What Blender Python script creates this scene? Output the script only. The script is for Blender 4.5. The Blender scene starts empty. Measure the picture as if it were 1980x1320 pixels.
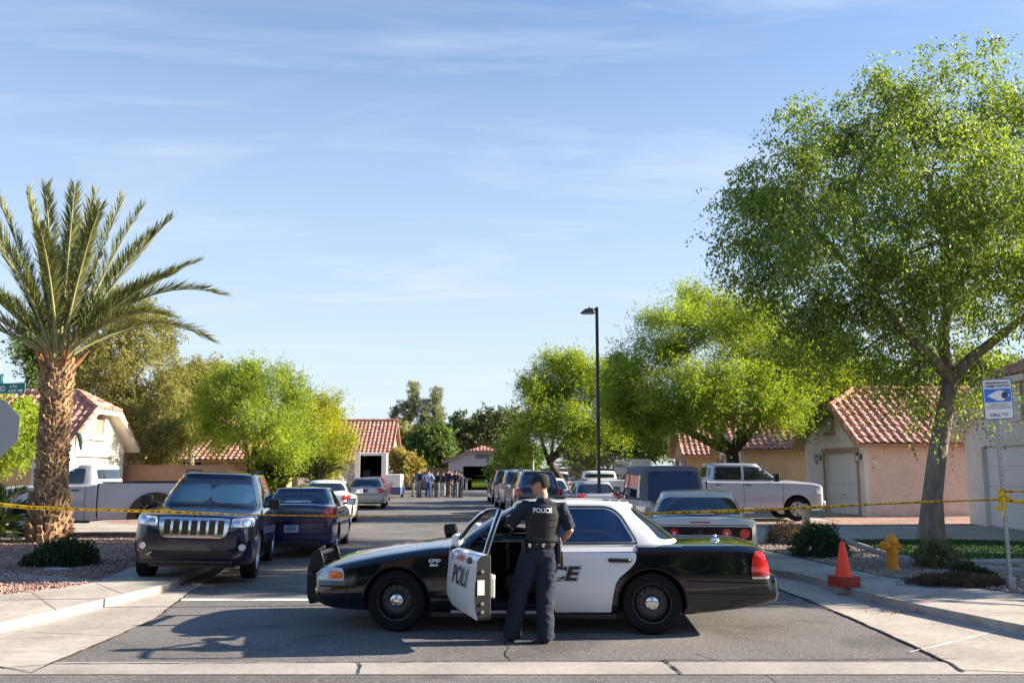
import bpy, bmesh, math, random
import numpy as np
from mathutils import Vector, Matrix
from mathutils.bvhtree import BVHTree
from mathutils.geometry import delaunay_2d_cdt

R = math.radians
random.seed(7)
scene = bpy.context.scene
col = scene.collection

# ------------------------------------------------------------------ camera
F_PX = 1750.0
CAM_H = 1.83
PITCH = math.atan(248.0 / F_PX)
cam_data = bpy.data.cameras.new('camera')
cam_data.sensor_width = 36.0
cam_data.lens = F_PX / 1980.0 * 36.0
cam_data.clip_start = 0.1
cam_data.clip_end = 3000.0
cam = bpy.data.objects.new('camera', cam_data)
col.objects.link(cam)
cam.location = (0, 0, CAM_H)
cam.rotation_euler = (math.pi / 2 + PITCH, 0, 0)
scene.camera = cam

# ------------------------------------------------------------------ sky, sun, exposure
SUN_EL = R(22.0)
SUN_DIR = Vector((math.cos(R(6.0)), math.sin(R(6.0)), math.tan(SUN_EL))).normalized()   # towards the sun
world = bpy.data.worlds.new("World")
scene.world = world
world.use_nodes = True
wn, wl = world.node_tree.nodes, world.node_tree.links
wn.clear()
w_out = wn.new('ShaderNodeOutputWorld')
w_bg = wn.new('ShaderNodeBackground')
w_bg.inputs['Strength'].default_value = 0.070
w_sky = wn.new('ShaderNodeTexSky')
w_sky.sky_type = 'NISHITA'
w_sky.sun_disc = False
w_sky.sun_elevation = SUN_EL
w_sky.sun_rotation = math.atan2(SUN_DIR.x, SUN_DIR.y)
w_sky.air_density = 1.0
w_sky.dust_density = 0.6
w_sky.ozone_density = 2.2
# thin cirrus: stretched noise over the direction, laid out on a plane high above
w_tc = wn.new('ShaderNodeTexCoord')
w_sep = wn.new('ShaderNodeSeparateXYZ')
wl.new(w_tc.outputs['Generated'], w_sep.inputs[0])
def wmath(op, a, b=None, clamp=False):
    n = wn.new('ShaderNodeMath'); n.operation = op; n.use_clamp = clamp
    for i, v in enumerate((a, b)):
        if v is None: continue
        if isinstance(v, (int, float)): n.inputs[i].default_value = v
        else: wl.new(v, n.inputs[i])
    return n.outputs[0]
zz = wmath('ADD', wmath('MAXIMUM', w_sep.outputs[2], 0.0), 0.09)
cx_ = wmath('DIVIDE', w_sep.outputs[0], zz)
cy_ = wmath('DIVIDE', w_sep.outputs[1], zz)
w_com = wn.new('ShaderNodeCombineXYZ')
wl.new(cx_, w_com.inputs[0]); wl.new(cy_, w_com.inputs[1])
def cloud_layer(rot, sc, loc, nscale, lo, hi, dist, detail=9):
    m = wn.new('ShaderNodeMapping')
    m.inputs['Rotation'].default_value = (0, 0, rot)
    m.inputs['Scale'].default_value = sc
    m.inputs['Location'].default_value = loc
    wl.new(w_com.outputs[0], m.inputs[0])
    n = wn.new('ShaderNodeTexNoise')
    n.inputs['Scale'].default_value = nscale
    n.inputs['Detail'].default_value = detail
    n.inputs['Roughness'].default_value = 0.62
    n.inputs['Distortion'].default_value = dist
    wl.new(m.outputs[0], n.inputs['Vector'])
    r = wn.new('ShaderNodeMapRange')
    r.inputs[1].default_value = lo; r.inputs[2].default_value = hi
    wl.new(n.outputs[0], r.inputs[0])
    return r.outputs[0]
c1 = cloud_layer(R(42), (0.45, 1.5, 1), (1.3, 0.6, 0), 0.9, 0.53, 0.80, 1.2)
c2 = cloud_layer(R(-40), (0.5, 1.5, 1), (4.1, 2.2, 0), 0.8, 0.57, 0.82, 1.0)
c3 = cloud_layer(R(8), (0.12, 0.9, 1), (0.2, 5.0, 0), 1.5, 0.52, 0.95, 0.8)
csum = wmath('ADD', wmath('ADD', c1, c2), wmath('MULTIPLY', c3, 0.25))
cfac = wmath('MULTIPLY', wmath('MINIMUM', csum, 1.0), 0.42)
hz = wn.new('ShaderNodeMapRange')           # thin dusty air low over the horizon
hz.inputs[1].default_value = 0.0; hz.inputs[2].default_value = 0.62
hz.inputs[3].default_value = 0.93; hz.inputs[4].default_value = 0.0
wl.new(w_sep.outputs[2], hz.inputs[0])
w_mix0 = wn.new('ShaderNodeMixRGB')
w_mix0.inputs[2].default_value = (3.05, 3.4, 3.8, 1)
wl.new(hz.outputs[0], w_mix0.inputs[0])
w_hs = wn.new('ShaderNodeHueSaturation'); w_hs.inputs['Saturation'].default_value = 1.22
wl.new(w_sky.outputs[0], w_hs.inputs['Color']); w_ti = wn.new('ShaderNodeVectorMath'); w_ti.operation = 'MULTIPLY'; w_ti.inputs[1].default_value = (0.56, 0.72, 0.84)
wl.new(w_hs.outputs[0], w_ti.inputs[0]); wl.new(w_ti.outputs[0], w_mix0.inputs[1])
w_mix = wn.new('ShaderNodeMixRGB')
w_mix.inputs[2].default_value = (3.6, 3.85, 4.2, 1)
wl.new(cfac, w_mix.inputs[0])
wl.new(w_mix0.outputs[0], w_mix.inputs[1])
wl.new(w_mix.outputs[0], w_bg.inputs['Color'])
wl.new(w_bg.outputs[0], w_out.inputs[0])

sun_data = bpy.data.lights.new('sun', 'SUN')
sun_data.energy = 4.1
sun_data.angle = R(0.5)
sun_data.color = (1.0, 0.87, 0.70)
sun = bpy.data.objects.new('sun', sun_data)
col.objects.link(sun)
sun.location = (60, 6, 40)
sun.rotation_euler = SUN_DIR.to_track_quat('Z', 'Y').to_euler()

scene.view_settings.view_transform = 'Standard'
scene.view_settings.look = 'None'
scene.view_settings.exposure = 1.98
scene.view_settings.gamma = 1.0

# ------------------------------------------------------------------ helpers
def ray(px, py):
    u = (px - 990.0) / F_PX; v = (660.0 - py) / F_PX
    return Vector((u, math.cos(PITCH) - v * math.sin(PITCH), math.sin(PITCH) + v * math.cos(PITCH)))
def G(px, py, z=0.0):
    d = ray(px, py); t = (z - CAM_H) / d.z
    return Vector((d.x * t, d.y * t, z))
def at(px, py, Y):
    d = ray(px, py); t = Y / d.y
    return Vector((d.x * t, Y, CAM_H + d.z * t))

def tag(o, label=None, cat=None, group=None, kind=None):
    if label: o['label'] = label
    if cat: o['category'] = cat
    if group: o['group'] = group
    if kind: o['kind'] = kind
    return o
def thing(name, label, cat, loc=(0, 0, 0), head=None, group=None, rz=None):
    o = bpy.data.objects.new(name, None); col.objects.link(o)
    o.empty_display_size = 0.2
    o.location = loc
    if head is not None: rz = math.atan2(head[1], head[0])
    o.rotation_euler = (0, 0, rz or 0)
    return tag(o, label, cat, group)
def copy_tree(o, parent=None):
    c = o.copy(); col.objects.link(c); c.parent = parent
    for ch in [k for k in bpy.data.objects if k.parent == o]: copy_tree(ch, c)
    return c

# ------------------------------------------------------------------ materials
def _n(nt, t): return nt.nodes.new(t)
def mat(name, c, rough=0.6, metal=0.0, spec=0.5, coat=0.0, noise=None, bump=None, noise2=None, trans=0.0, stretch=None, c2=None, emis=None):
    m = bpy.data.materials.new(name); m.use_nodes = True
    nt = m.node_tree; b = nt.nodes['Principled BSDF']
    b.inputs['Base Color'].default_value = (*c, 1)
    b.inputs['Roughness'].default_value = rough
    b.inputs['Metallic'].default_value = metal
    b.inputs['Specular IOR Level'].default_value = spec
    b.inputs['Coat Weight'].default_value = coat
    b.inputs['Coat Roughness'].default_value = 0.04
    tc = _n(nt, 'ShaderNodeTexCoord'); src = tc.outputs['Object']
    if stretch:
        mp = _n(nt, 'ShaderNodeMapping'); mp.inputs['Scale'].default_value = stretch
        nt.links.new(src, mp.inputs[0]); src = mp.outputs[0]
    last = None
    if noise:
        nz = _n(nt, 'ShaderNodeTexNoise'); nz.inputs['Scale'].default_value = noise[0]
        nz.inputs['Detail'].default_value = 6; nz.inputs['Roughness'].default_value = 0.6
        nt.links.new(src, nz.inputs['Vector'])
        mr = _n(nt, 'ShaderNodeMapRange'); mr.inputs[1].default_value = 0.3; mr.inputs[2].default_value = 0.7
        nt.links.new(nz.outputs[0], mr.inputs[0])
        mx = _n(nt, 'ShaderNodeMixRGB')
        a = noise[1]
        mx.inputs[1].default_value = (*[v * (1 - a) for v in c], 1)
        mx.inputs[2].default_value = (*(c2 if c2 else [min(1, v * (1 + a)) for v in c]), 1)
        nt.links.new(mr.outputs[0], mx.inputs[0]); last = mx.outputs[0]
        if noise2:
            n2 = _n(nt, 'ShaderNodeTexNoise'); n2.inputs['Scale'].default_value = noise2[0]
            n2.inputs['Detail'].default_value = 3
            nt.links.new(src, n2.inputs['Vector'])
            m2 = _n(nt, 'ShaderNodeMapRange'); m2.inputs[1].default_value = 0.35; m2.inputs[2].default_value = 0.65
            m2.inputs[3].default_value = 1 - noise2[1]; m2.inputs[4].default_value = 1 + noise2[1]
            nt.links.new(n2.outputs[0], m2.inputs[0])
            mu = _n(nt, 'ShaderNodeVectorMath'); mu.operation = 'SCALE'
            nt.links.new(last, mu.inputs[0]); nt.links.new(m2.outputs[0], mu.inputs['Scale']); last = mu.outputs[0]
        nt.links.new(last, b.inputs['Base Color'])
    if bump:
        bz = _n(nt, 'ShaderNodeTexNoise'); bz.inputs['Scale'].default_value = bump[0]; bz.inputs['Detail'].default_value = 5
        nt.links.new(src, bz.inputs['Vector'])
        bp = _n(nt, 'ShaderNodeBump'); bp.inputs['Strength'].default_value = bump[1]
        bp.inputs['Distance'].default_value = bump[2] if len(bump) > 2 else 0.02
        nt.links.new(bz.outputs[0], bp.inputs['Height']); nt.links.new(bp.outputs[0], b.inputs['Normal'])
    if trans:
        out = nt.nodes['Material Output']
        tr = _n(nt, 'ShaderNodeBsdfTranslucent'); mixs = _n(nt, 'ShaderNodeMixShader')
        mixs.inputs[0].default_value = trans
        hs = _n(nt, 'ShaderNodeVectorMath'); hs.operation = 'MULTIPLY'; hs.inputs[1].default_value = (1.55, 1.5, 0.55)
        if last is not None: nt.links.new(last, hs.inputs[0])
        else: hs.inputs[0].default_value = c
        nt.links.new(hs.outputs[0], tr.inputs[0])
        nt.links.new(b.outputs[0], mixs.inputs[1]); nt.links.new(tr.outputs[0], mixs.inputs[2])
        nt.links.new(mixs.outputs[0], out.inputs[0])
    if emis:
        b.inputs['Emission Color'].default_value = (*emis[0], 1); b.inputs['Emission Strength'].default_value = emis[1]
    return m

def glass_mat(name, c=(0.012, 0.016, 0.022), rough=0.03):
    return mat(name, c, rough, spec=1.0, coat=0.5)

def gravel_mat(name, c, cb, scale=28):
    m = mat(name, c, 0.95)
    nt = m.node_tree; b = nt.nodes['Principled BSDF']; tc = _n(nt, 'ShaderNodeTexCoord')
    vo = _n(nt, 'ShaderNodeTexVoronoi'); vo.inputs['Scale'].default_value = scale
    nt.links.new(tc.outputs['Object'], vo.inputs['Vector'])
    sp = _n(nt, 'ShaderNodeSeparateXYZ'); nt.links.new(vo.outputs['Color'], sp.inputs[0])
    mx = _n(nt, 'ShaderNodeMixRGB'); mx.inputs[1].default_value = (*c, 1); mx.inputs[2].default_value = (*cb, 1)
    nt.links.new(sp.outputs[0], mx.inputs[0])
    n2 = _n(nt, 'ShaderNodeTexNoise'); n2.inputs['Scale'].default_value = 0.7; n2.inputs['Detail'].default_value = 4
    nt.links.new(tc.outputs['Object'], n2.inputs['Vector'])
    m2 = _n(nt, 'ShaderNodeMapRange'); m2.inputs[1].default_value = 0.3; m2.inputs[2].default_value = 0.7
    m2.inputs[3].default_value = 0.8; m2.inputs[4].default_value = 1.2
    nt.links.new(n2.outputs[0], m2.inputs[0])
    mu = _n(nt, 'ShaderNodeVectorMath'); mu.operation = 'SCALE'
    nt.links.new(mx.outputs[0], mu.inputs[0]); nt.links.new(m2.outputs[0], mu.inputs['Scale'])
    nt.links.new(mu.outputs[0], b.inputs['Base Color'])
    bp = _n(nt, 'ShaderNodeBump'); bp.inputs['Strength'].default_value = 0.9; bp.inputs['Distance'].default_value = 0.03
    bp.invert = True
    nt.links.new(vo.outputs['Distance'], bp.inputs['Height']); nt.links.new(bp.outputs[0], b.inputs['Normal'])
    return m

M = {}
M['asphalt'] = mat('asphalt', (0.145, 0.137, 0.130), 0.88, noise=(45, 0.42), noise2=(0.55, 0.20), bump=(120, 0.6, 0.01), spec=0.3)
M['asphalt_old'] = mat('asphalt_old', (0.19, 0.18, 0.17), 0.9, noise=(60, 0.4), noise2=(0.4, 0.15), bump=(120, 0.6, 0.01), spec=0.3)
M['concrete'] = mat('concrete', (0.40, 0.36, 0.31), 0.9, noise=(10, 0.16), noise2=(0.9, 0.16), bump=(90, 0.25, 0.01), spec=0.2)
M['concrete_grey'] = mat('concrete_grey', (0.36, 0.33, 0.30), 0.9, noise=(14, 0.14), noise2=(0.9, 0.12), bump=(90, 0.25, 0.01), spec=0.2)
M['gravel_red'] = gravel_mat('gravel_red', (0.22, 0.115, 0.085), (0.50, 0.34, 0.27), 22)
M['gravel_tan'] = gravel_mat('gravel_tan', (0.24, 0.18, 0.14), (0.46, 0.37, 0.30), 22)
M['grass'] = mat('grass', (0.045, 0.10, 0.018), 0.9, noise=(9, 0.35), noise2=(60, 0.35), bump=(70, 0.8, 0.03))
M['white_line'] = mat('white_line', (0.62, 0.60, 0.56), 0.8, noise=(30, 0.12))
M['crack'] = mat('crack', (0.02, 0.018, 0.016), 1.0)
M['rubber'] = mat('rubber', (0.008, 0.008, 0.009), 0.85, spec=.25, bump=(60, 0.2, 0.004))
M['dark'] = mat('dark_plastic', (0.012, 0.012, 0.013), 0.55)
M['black_gloss'] = mat('black_gloss', (0.006, 0.006, 0.007), 0.4, spec=.3, coat=0.1)
M['chrome'] = mat('chrome', (0.75, 0.75, 0.76), 0.12, metal=1.0)
M['alloy'] = mat('alloy', (0.55, 0.56, 0.58), 0.3, metal=0.8)
M['steel_black'] = mat('steel_black', (0.016, 0.017, 0.02), 0.35, spec=0.6)
M['glass'] = glass_mat('tinted_glass')
M['glass_blue'] = glass_mat('tinted_glass_blue', (0.014, 0.03, 0.085))
M['black_paint'] = mat('black_car_paint', (0.004, 0.005, 0.009), 0.10, spec=0.35, coat=1.0)
M['white_paint'] = mat('white_car_paint', (0.78, 0.78, 0.78), 0.3, coat=0.8)
M['navy_paint'] = mat('navy_car_paint', (0.004, 0.007, 0.022), 0.12, spec=0.35, coat=1.0)
M['blue_paint'] = mat('blue_car_paint', (0.008, 0.012, 0.065), 0.2, spec=0.6, coat=1.0)
M['silver_paint'] = mat('silver_car_paint', (0.48, 0.46, 0.43), 0.3, metal=0.2, coat=0.8)
M['silver_blue'] = mat('silver_blue_car_paint', (0.47, 0.49, 0.56), 0.32, metal=0.25, coat=0.8)
M['gold_paint'] = mat('champagne_car_paint', (0.56, 0.51, 0.43), 0.3, metal=0.1, coat=0.8)
M['pearl_paint'] = mat('pearl_white_paint', (0.62, 0.60, 0.60), 0.35, coat=0.8)
M['grey_top'] = mat('grey_canvas', (0.13, 0.13, 0.15), 0.85, bump=(200, 0.3, 0.003))
M['red_lens'] = mat('red_lens', (0.62, 0.012, 0.012), 0.15, coat=1.0)
M['red_dark'] = mat('dark_red_lens', (0.28, 0.006, 0.008), 0.2, coat=1.0)
M['amber'] = mat('amber_lens', (0.85, 0.17, 0.02), 0.2, coat=1.0)
M['clear_lens'] = mat('clear_lens', (0.55, 0.57, 0.6), 0.12, coat=1.0, noise=(25, 0.25))
M['white'] = mat('white_enamel', (0.75, 0.75, 0.74), 0.4)
M['plate'] = mat('plate_face', (0.42, 0.45, 0.55), 0.4)
M['plate_dark'] = mat('plate_writing', (0.07, 0.09, 0.2), 0.5)
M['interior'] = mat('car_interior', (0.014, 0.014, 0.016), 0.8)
M['black_letter'] = mat('black_letter', (0.012, 0.012, 0.016), 0.4)
M['gold_letter'] = mat('outline_letter', (0.42, 0.39, 0.38), 0.5)
M['red_letter'] = mat('red_letter', (0.6, 0.10, 0.07), 0.5)
M['bark'] = mat('bark', (0.20, 0.165, 0.135), 0.95, noise=(9, 0.4), bump=(14, 1.0, 0.06), stretch=(1, 1, 0.3))
M['bark_dark'] = mat('bark_dark', (0.055, 0.04, 0.03), 0.95, noise=(9, 0.4), bump=(14, 1.0, 0.05), stretch=(1, 1, 0.3))
M['stucco_peach'] = mat('stucco_peach', (0.66, 0.52, 0.44), 0.9, noise=(1.1, 0.09), noise2=(9, 0.05), bump=(60, 0.5, 0.012))
M['stucco_white'] = mat('stucco_white', (0.66, 0.62, 0.56), 0.9, noise=(1.1, 0.09), noise2=(9, 0.05), bump=(60, 0.5, 0.012))
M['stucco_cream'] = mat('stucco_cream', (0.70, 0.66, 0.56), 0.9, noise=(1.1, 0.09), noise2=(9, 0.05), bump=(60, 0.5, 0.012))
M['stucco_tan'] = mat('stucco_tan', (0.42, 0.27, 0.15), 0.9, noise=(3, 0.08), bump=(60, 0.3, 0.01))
M['stucco_yellow'] = mat('stucco_yellow', (0.62, 0.47, 0.27), 0.9, noise=(1.1, 0.09), noise2=(9, 0.05), bump=(60, 0.5, 0.012))
M['stucco_grey'] = mat('stucco_grey', (0.42, 0.40, 0.42), 0.9, noise=(1.1, 0.09), noise2=(9, 0.05), bump=(60, 0.5, 0.012))
M['trim_brown'] = mat('trim_brown', (0.36, 0.22, 0.16), 0.85, noise=(4, 0.08))
M['garage_door'] = mat('garage_door', (0.66, 0.63, 0.62), 0.6, noise=(2, 0.04))
M['block_wall'] = mat('block_wall', (0.30, 0.19, 0.12), 0.95, noise=(5, 0.12), bump=(40, 0.3, 0.01))
M['tile'] = mat('roof_tile', (0.48, 0.17, 0.11), 0.85, noise=(3.2, 0.3), noise2=(7, 0.35), bump=(40, 0.3, 0.01), c2=(0.66, 0.38, 0.29))
M['yellow_tape'] = None
M['leaf_big'] = mat('leaf_mid_green', (0.13, 0.215, 0.05), 0.5, noise=(0.8, 0.45), noise2=(9, 0.4), trans=0.5, c2=(0.24, 0.33, 0.06))
M['leaf_palo'] = mat('leaf_yellow_green', (0.18, 0.28, 0.03), 0.6, noise=(0.7, 0.4), noise2=(8, 0.35), trans=0.5, c2=(0.34, 0.43, 0.045))
M['leaf_olive'] = mat('leaf_olive_grey', (0.17, 0.18, 0.055), 0.6, noise=(0.7, 0.4), noise2=(7, 0.3), trans=0.42, c2=(0.34, 0.33, 0.10))
M['leaf_dark'] = mat('leaf_dark_green', (0.06, 0.12, 0.03), 0.55, noise=(0.6, 0.4), noise2=(6, 0.4), trans=0.4, c2=(0.15, 0.23, 0.05))
M['leaf_pine'] = mat('leaf_pine', (0.15, 0.19, 0.12), 0.7, noise=(0.6, 0.3), noise2=(6, 0.3), trans=0.3, c2=(0.27, 0.29, 0.15))
M['leaf_bush'] = mat('leaf_bush', (0.03, 0.06, 0.018), 0.6, noise=(4, 0.4), trans=0.3)
M['leaf_sage'] = mat('leaf_sage', (0.12, 0.15, 0.06), 0.6, noise=(4, 0.4), trans=0.3, c2=(0.2, 0.22, 0.1))
M['leaf_dry'] = mat('leaf_dry_brown', (0.11, 0.07, 0.045), 0.8, noise=(4, 0.4), trans=0.2)
M['palm_leaf'] = mat('palm_leaf', (0.14, 0.18, 0.055), 0.5, noise=(1.2, 0.35), noise2=(9, 0.3), trans=0.35, c2=(0.20, 0.215, 0.085))
M['palm_stem'] = mat('palm_stem', (0.30, 0.29, 0.12), 0.7, noise=(2, 0.2))
M['palm_boot'] = mat('palm_boot', (0.27, 0.15, 0.075), 0.9, noise=(5, 0.45), noise2=(22, 0.45), c2=(0.50, 0.34, 0.19))
M['palm_orange'] = mat('palm_orange', (0.36, 0.17, 0.07), 0.85, noise=(6, 0.4))
M['galv'] = mat('galvanised', (0.36, 0.37, 0.38), 0.5, metal=0.5, noise=(20, 0.15))
M['sign_back'] = mat('sign_back', (0.30, 0.31, 0.33), 0.6, metal=0.2, noise=(5, 0.05))
M['sign_green'] = mat('sign_green', (0.0, 0.16, 0.13), 0.45)
M['sign_green2'] = mat('sign_teal', (0.03, 0.42, 0.36), 0.45)
M['sign_blue'] = mat('sign_blue', (0.03, 0.17, 0.62), 0.45)
M['cone'] = mat('cone_orange', (0.98, 0.05, 0.006), 0.5, noise=(8, 0.06))
M['cone_base'] = mat('cone_base_red', (0.35, 0.04, 0.02), 0.7, noise=(12, 0.3))
M['hydrant'] = mat('hydrant_yellow', (0.75, 0.26, 0.012), 0.5, noise=(12, 0.15))
M['pole_dark'] = mat('pole_dark', (0.02, 0.022, 0.026), 0.5)
M['skin'] = mat('skin', (0.42, 0.21, 0.13), 0.55)
M['uniform'] = mat('uniform_navy', (0.010, 0.015, 0.032), 0.9, noise=(6, 0.25), bump=(22, 0.6, 0.02))
M['vest'] = mat('vest_black', (0.016, 0.017, 0.018), 0.9, noise=(40, 0.3), bump=(60, 0.5, 0.01))
M['belt'] = mat('belt_black', (0.008, 0.008, 0.008), 0.4)
M['hair'] = mat('hair_dark', (0.02, 0.016, 0.013), 0.95, noise=(60, .4), bump=(80, .8, .01))
M['khaki'] = mat('khaki_cloth', (0.13, 0.115, 0.09), 0.9)
M['jeans'] = mat('blue_jeans', (0.04, 0.07, 0.19), 0.9)
M['navy_cloth'] = mat('navy_cloth', (0.012, 0.016, 0.045), 0.9)
M['black_cloth'] = mat('black_cloth', (0.012, 0.012, 0.013), 0.9)
M['light_blue_cloth'] = mat('light_blue_cloth', (0.24, 0.32, 0.55), 0.9)
M['white_cloth'] = mat('white_cloth', (0.38, 0.39, 0.42), 0.9)
M['green_cloth'] = mat('green_cloth', (0.02, 0.05, 0.035), 0.9)
M['grey_cloth'] = mat('grey_cloth', (0.13, 0.14, 0.17), 0.9)
M['shade_blue'] = mat('sunshade_blue', (0.02, 0.055, 0.105), 0.10, coat=1.0)
M['lime'] = mat('lime_paint', (0.42, 0.52, 0.03), 0.35, coat=0.6)
M['maroon'] = mat('maroon_paint', (0.18, 0.01, 0.02), 0.3, coat=0.8)
M['brown_flare'] = mat('brown_fender', (0.035, 0.017, 0.01), 0.3, coat=0.4)
M['lamp_glass'] = mat('lamp_glass', (0.55, 0.55, 0.5), 0.3)
M['blue_tarp'] = mat('blue_panel', (0.06, 0.10, 0.25), 0.6)

# ------------------------------------------------------------------ mesh builder
class MB:
    def __init__(s): s.v = []; s.f = []
    def add(s, v, f):
        o = len(s.v); s.v += [tuple(p) for p in v]; s.f += [tuple(i + o for i in q) for q in f]; return s
    def box(s, c, d, rot=None, taper=1.0):
        x, y, z = d[0] / 2, d[1] / 2, d[2] / 2
        t = taper
        v = [(-x, -y, -z), (x, -y, -z), (x, y, -z), (-x, y, -z), (-x * t, -y * t, z), (x * t, -y * t, z), (x * t, y * t, z), (-x * t, y * t, z)]
        f = [(3, 2, 1, 0), (4, 5, 6, 7), (0, 1, 5, 4), (1, 2, 6, 5), (2, 3, 7, 6), (3, 0, 4, 7)]
        c = Vector(c)
        if rot is not None: v = [rot @ Vector(p) for p in v]
        return s.add([Vector(p) + c for p in v], f)
    def tube(s, pts, rad, n=10, ref=None, cap=True, rot=0.0):
        pts = [Vector(p) for p in pts]
        if not isinstance(rad, (list, tuple)): rad = [rad] * len(pts)
        rings = []; k = len(pts)
        prev = None
        for i, p in enumerate(pts):
            t = (pts[min(i + 1, k - 1)] - pts[max(i - 1, 0)]).normalized()
            if ref is not None:
                a = Vector(ref) - t * t.dot(Vector(ref))
            elif prev is not None:
                a = prev - t * t.dot(prev)
            else:
                q = Vector((0, 0, 1)) if abs(t.z) < 0.9 else Vector((1, 0, 0))
                a = q - t * t.dot(q)
            a.normalize(); prev = a; b = t.cross(a)
            r = rad[i]; ra, rb = r if isinstance(r, (list, tuple)) else (r, r)
            rings.append([p + a * (math.cos(2 * math.pi * j / n + rot) * ra) + b * (math.sin(2 * math.pi * j / n + rot) * rb) for j in range(n)])
        v = [q for ring in rings for q in ring]; f = []
        for i in range(k - 1):
            for j in range(n):
                f.append((i * n + j, i * n + (j + 1) % n, (i + 1) * n + (j + 1) % n, (i + 1) * n + j))
        if cap: f.append(tuple(range(n))[::-1]); f.append(tuple((k - 1) * n + j for j in range(n)))
        return s.add(v, f)
    def lathe(s, prof, axis='z', n=24, c=(0, 0, 0), closed=False):
        v = []; f = []; k = len(prof)
        for (r, h) in prof:
            for j in range(n):
                a = 2 * math.pi * j / n; x, y = r * math.cos(a), r * math.sin(a)
                p = (x, y, h) if axis == 'z' else ((x, h, y) if axis == 'y' else (h, x, y))
                v.append((p[0] + c[0], p[1] + c[1], p[2] + c[2]))
        m = k if closed else k - 1
        for i in range(m):
            i2 = (i + 1) % k
            for j in range(n):
                f.append((i * n + j, i * n + (j + 1) % n, i2 * n + (j + 1) % n, i2 * n + j))
        if not closed:
            f.append(tuple(range(n))[::-1]); f.append(tuple((k - 1) * n + j for j in range(n)))
        return s.add(v, f)
    def ball(s, c, r, n=12, m=8):
        rx, ry, rz = r if isinstance(r, (list, tuple)) else (r, r, r)
        v = [(c[0], c[1], c[2] - rz)]; f = []
        for i in range(1, m):
            a = math.pi * i / m - math.pi / 2
            for j in range(n):
                b = 2 * math.pi * j / n
                v.append((c[0] + rx * math.cos(a) * math.cos(b), c[1] + ry * math.cos(a) * math.sin(b), c[2] + rz * math.sin(a)))
        v.append((c[0], c[1], c[2] + rz)); T = len(v) - 1
        for j in range(n): f.append((0, 1 + (j + 1) % n, 1 + j))
        for i in range(m - 2):
            for j in range(n):
                a = 1 + i * n + j; b = 1 + i * n + (j + 1) % n; f.append((a, b, b + n, a + n))
        for j in range(n): f.append((T, 1 + (m - 2) * n + j, 1 + (m - 2) * n + (j + 1) % n))
        return s.add(v, f)
    def prism(s, poly, a, b, plane='xz'):
        """poly in a plane, extruded from a to b on the third axis"""
        n = len(poly)
        def P(p, h):
            return {'xz': (p[0], h, p[1]), 'yz': (h, p[0], p[1]), 'xy': (p[0], p[1], h)}[plane]
        v = [P(p, a) for p in poly] + [P(p, b) for p in poly]
        f = [tuple(range(n))[::-1], tuple(range(n, 2 * n))] + [(i, (i + 1) % n, n + (i + 1) % n, n + i) for i in range(n)]
        return s.add(v, f)
    def xf(s, mtx, start=0):
        for i in range(start, len(s.v)): s.v[i] = tuple(mtx @ Vector(s.v[i]))
        return s
    def mesh(s, name, fix=True):
        me = bpy.data.meshes.new(name); me.from_pydata(s.v, [], s.f); me.validate()
        if fix:
            bm = bmesh.new(); bm.from_mesh(me); bmesh.ops.recalc_face_normals(bm, faces=bm.faces); bm.to_mesh(me); bm.free()
        return me
    def build(s, name, m, parent=None, smooth=40, bevel=0, loc=None, rot=None, fix=True, segs=2):
        return link(s.mesh(name, fix), name, m, parent, smooth, bevel, loc, rot, segs)
def link(me, name, m, parent=None, smooth=40, bevel=0, loc=None, rot=None, segs=2):
    if m is not None:
        ms = m if isinstance(m, (list, tuple)) else [m]
        if len(me.materials) == 0:
            for k in ms: me.materials.append(k)
    if smooth:
        me.polygons.foreach_set('use_smooth', [True] * len(me.polygons))
        if smooth < 180: me.set_sharp_from_angle(angle=R(smooth))
    o = bpy.data.objects.new(name, me); col.objects.link(o)
    if parent is not None: o.parent = parent
    if loc: o.location = loc
    if rot: o.rotation_euler = rot
    if bevel:
        b = o.modifiers.new('bevel', 'BEVEL'); b.width = bevel; b.segments = segs; b.limit_method = 'ANGLE'; b.angle_limit = R(40)
    return o
def evaluated(me, mods, cutters=()):
    """apply modifiers to a mesh and return the new mesh"""
    o = bpy.data.objects.new('tmp', me); col.objects.link(o)
    for fn in mods: fn(o)
    dg = bpy.context.evaluated_depsgraph_get(); dg.update()
    out = bpy.data.meshes.new_from_object(o.evaluated_get(dg), preserve_all_data_layers=False, depsgraph=dg)
    bpy.data.objects.remove(o)
    return out
def boolean(me, cutter_mesh, op='DIFFERENCE'):
    c = bpy.data.objects.new('cut', cutter_mesh); col.objects.link(c)
    def f(o):
        b = o.modifiers.new('b', 'BOOLEAN'); b.object = c; b.operation = op; b.solver = 'EXACT'
        b.material_mode = 'TRANSFER'
    out = evaluated(me, [f]); bpy.data.objects.remove(c)
    return out
def remeshed(mb, voxel, it=3, name='body'):
    me = mb.mesh('tmp')
    def f(o):
        r = o.modifiers.new('r', 'REMESH'); r.mode = 'VOXEL'; r.voxel_size = voxel
        s = o.modifiers.new('s', 'SMOOTH'); s.iterations = it; s.factor = 0.5
    out = evaluated(me, [f]); out.name = name
    return out
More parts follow.
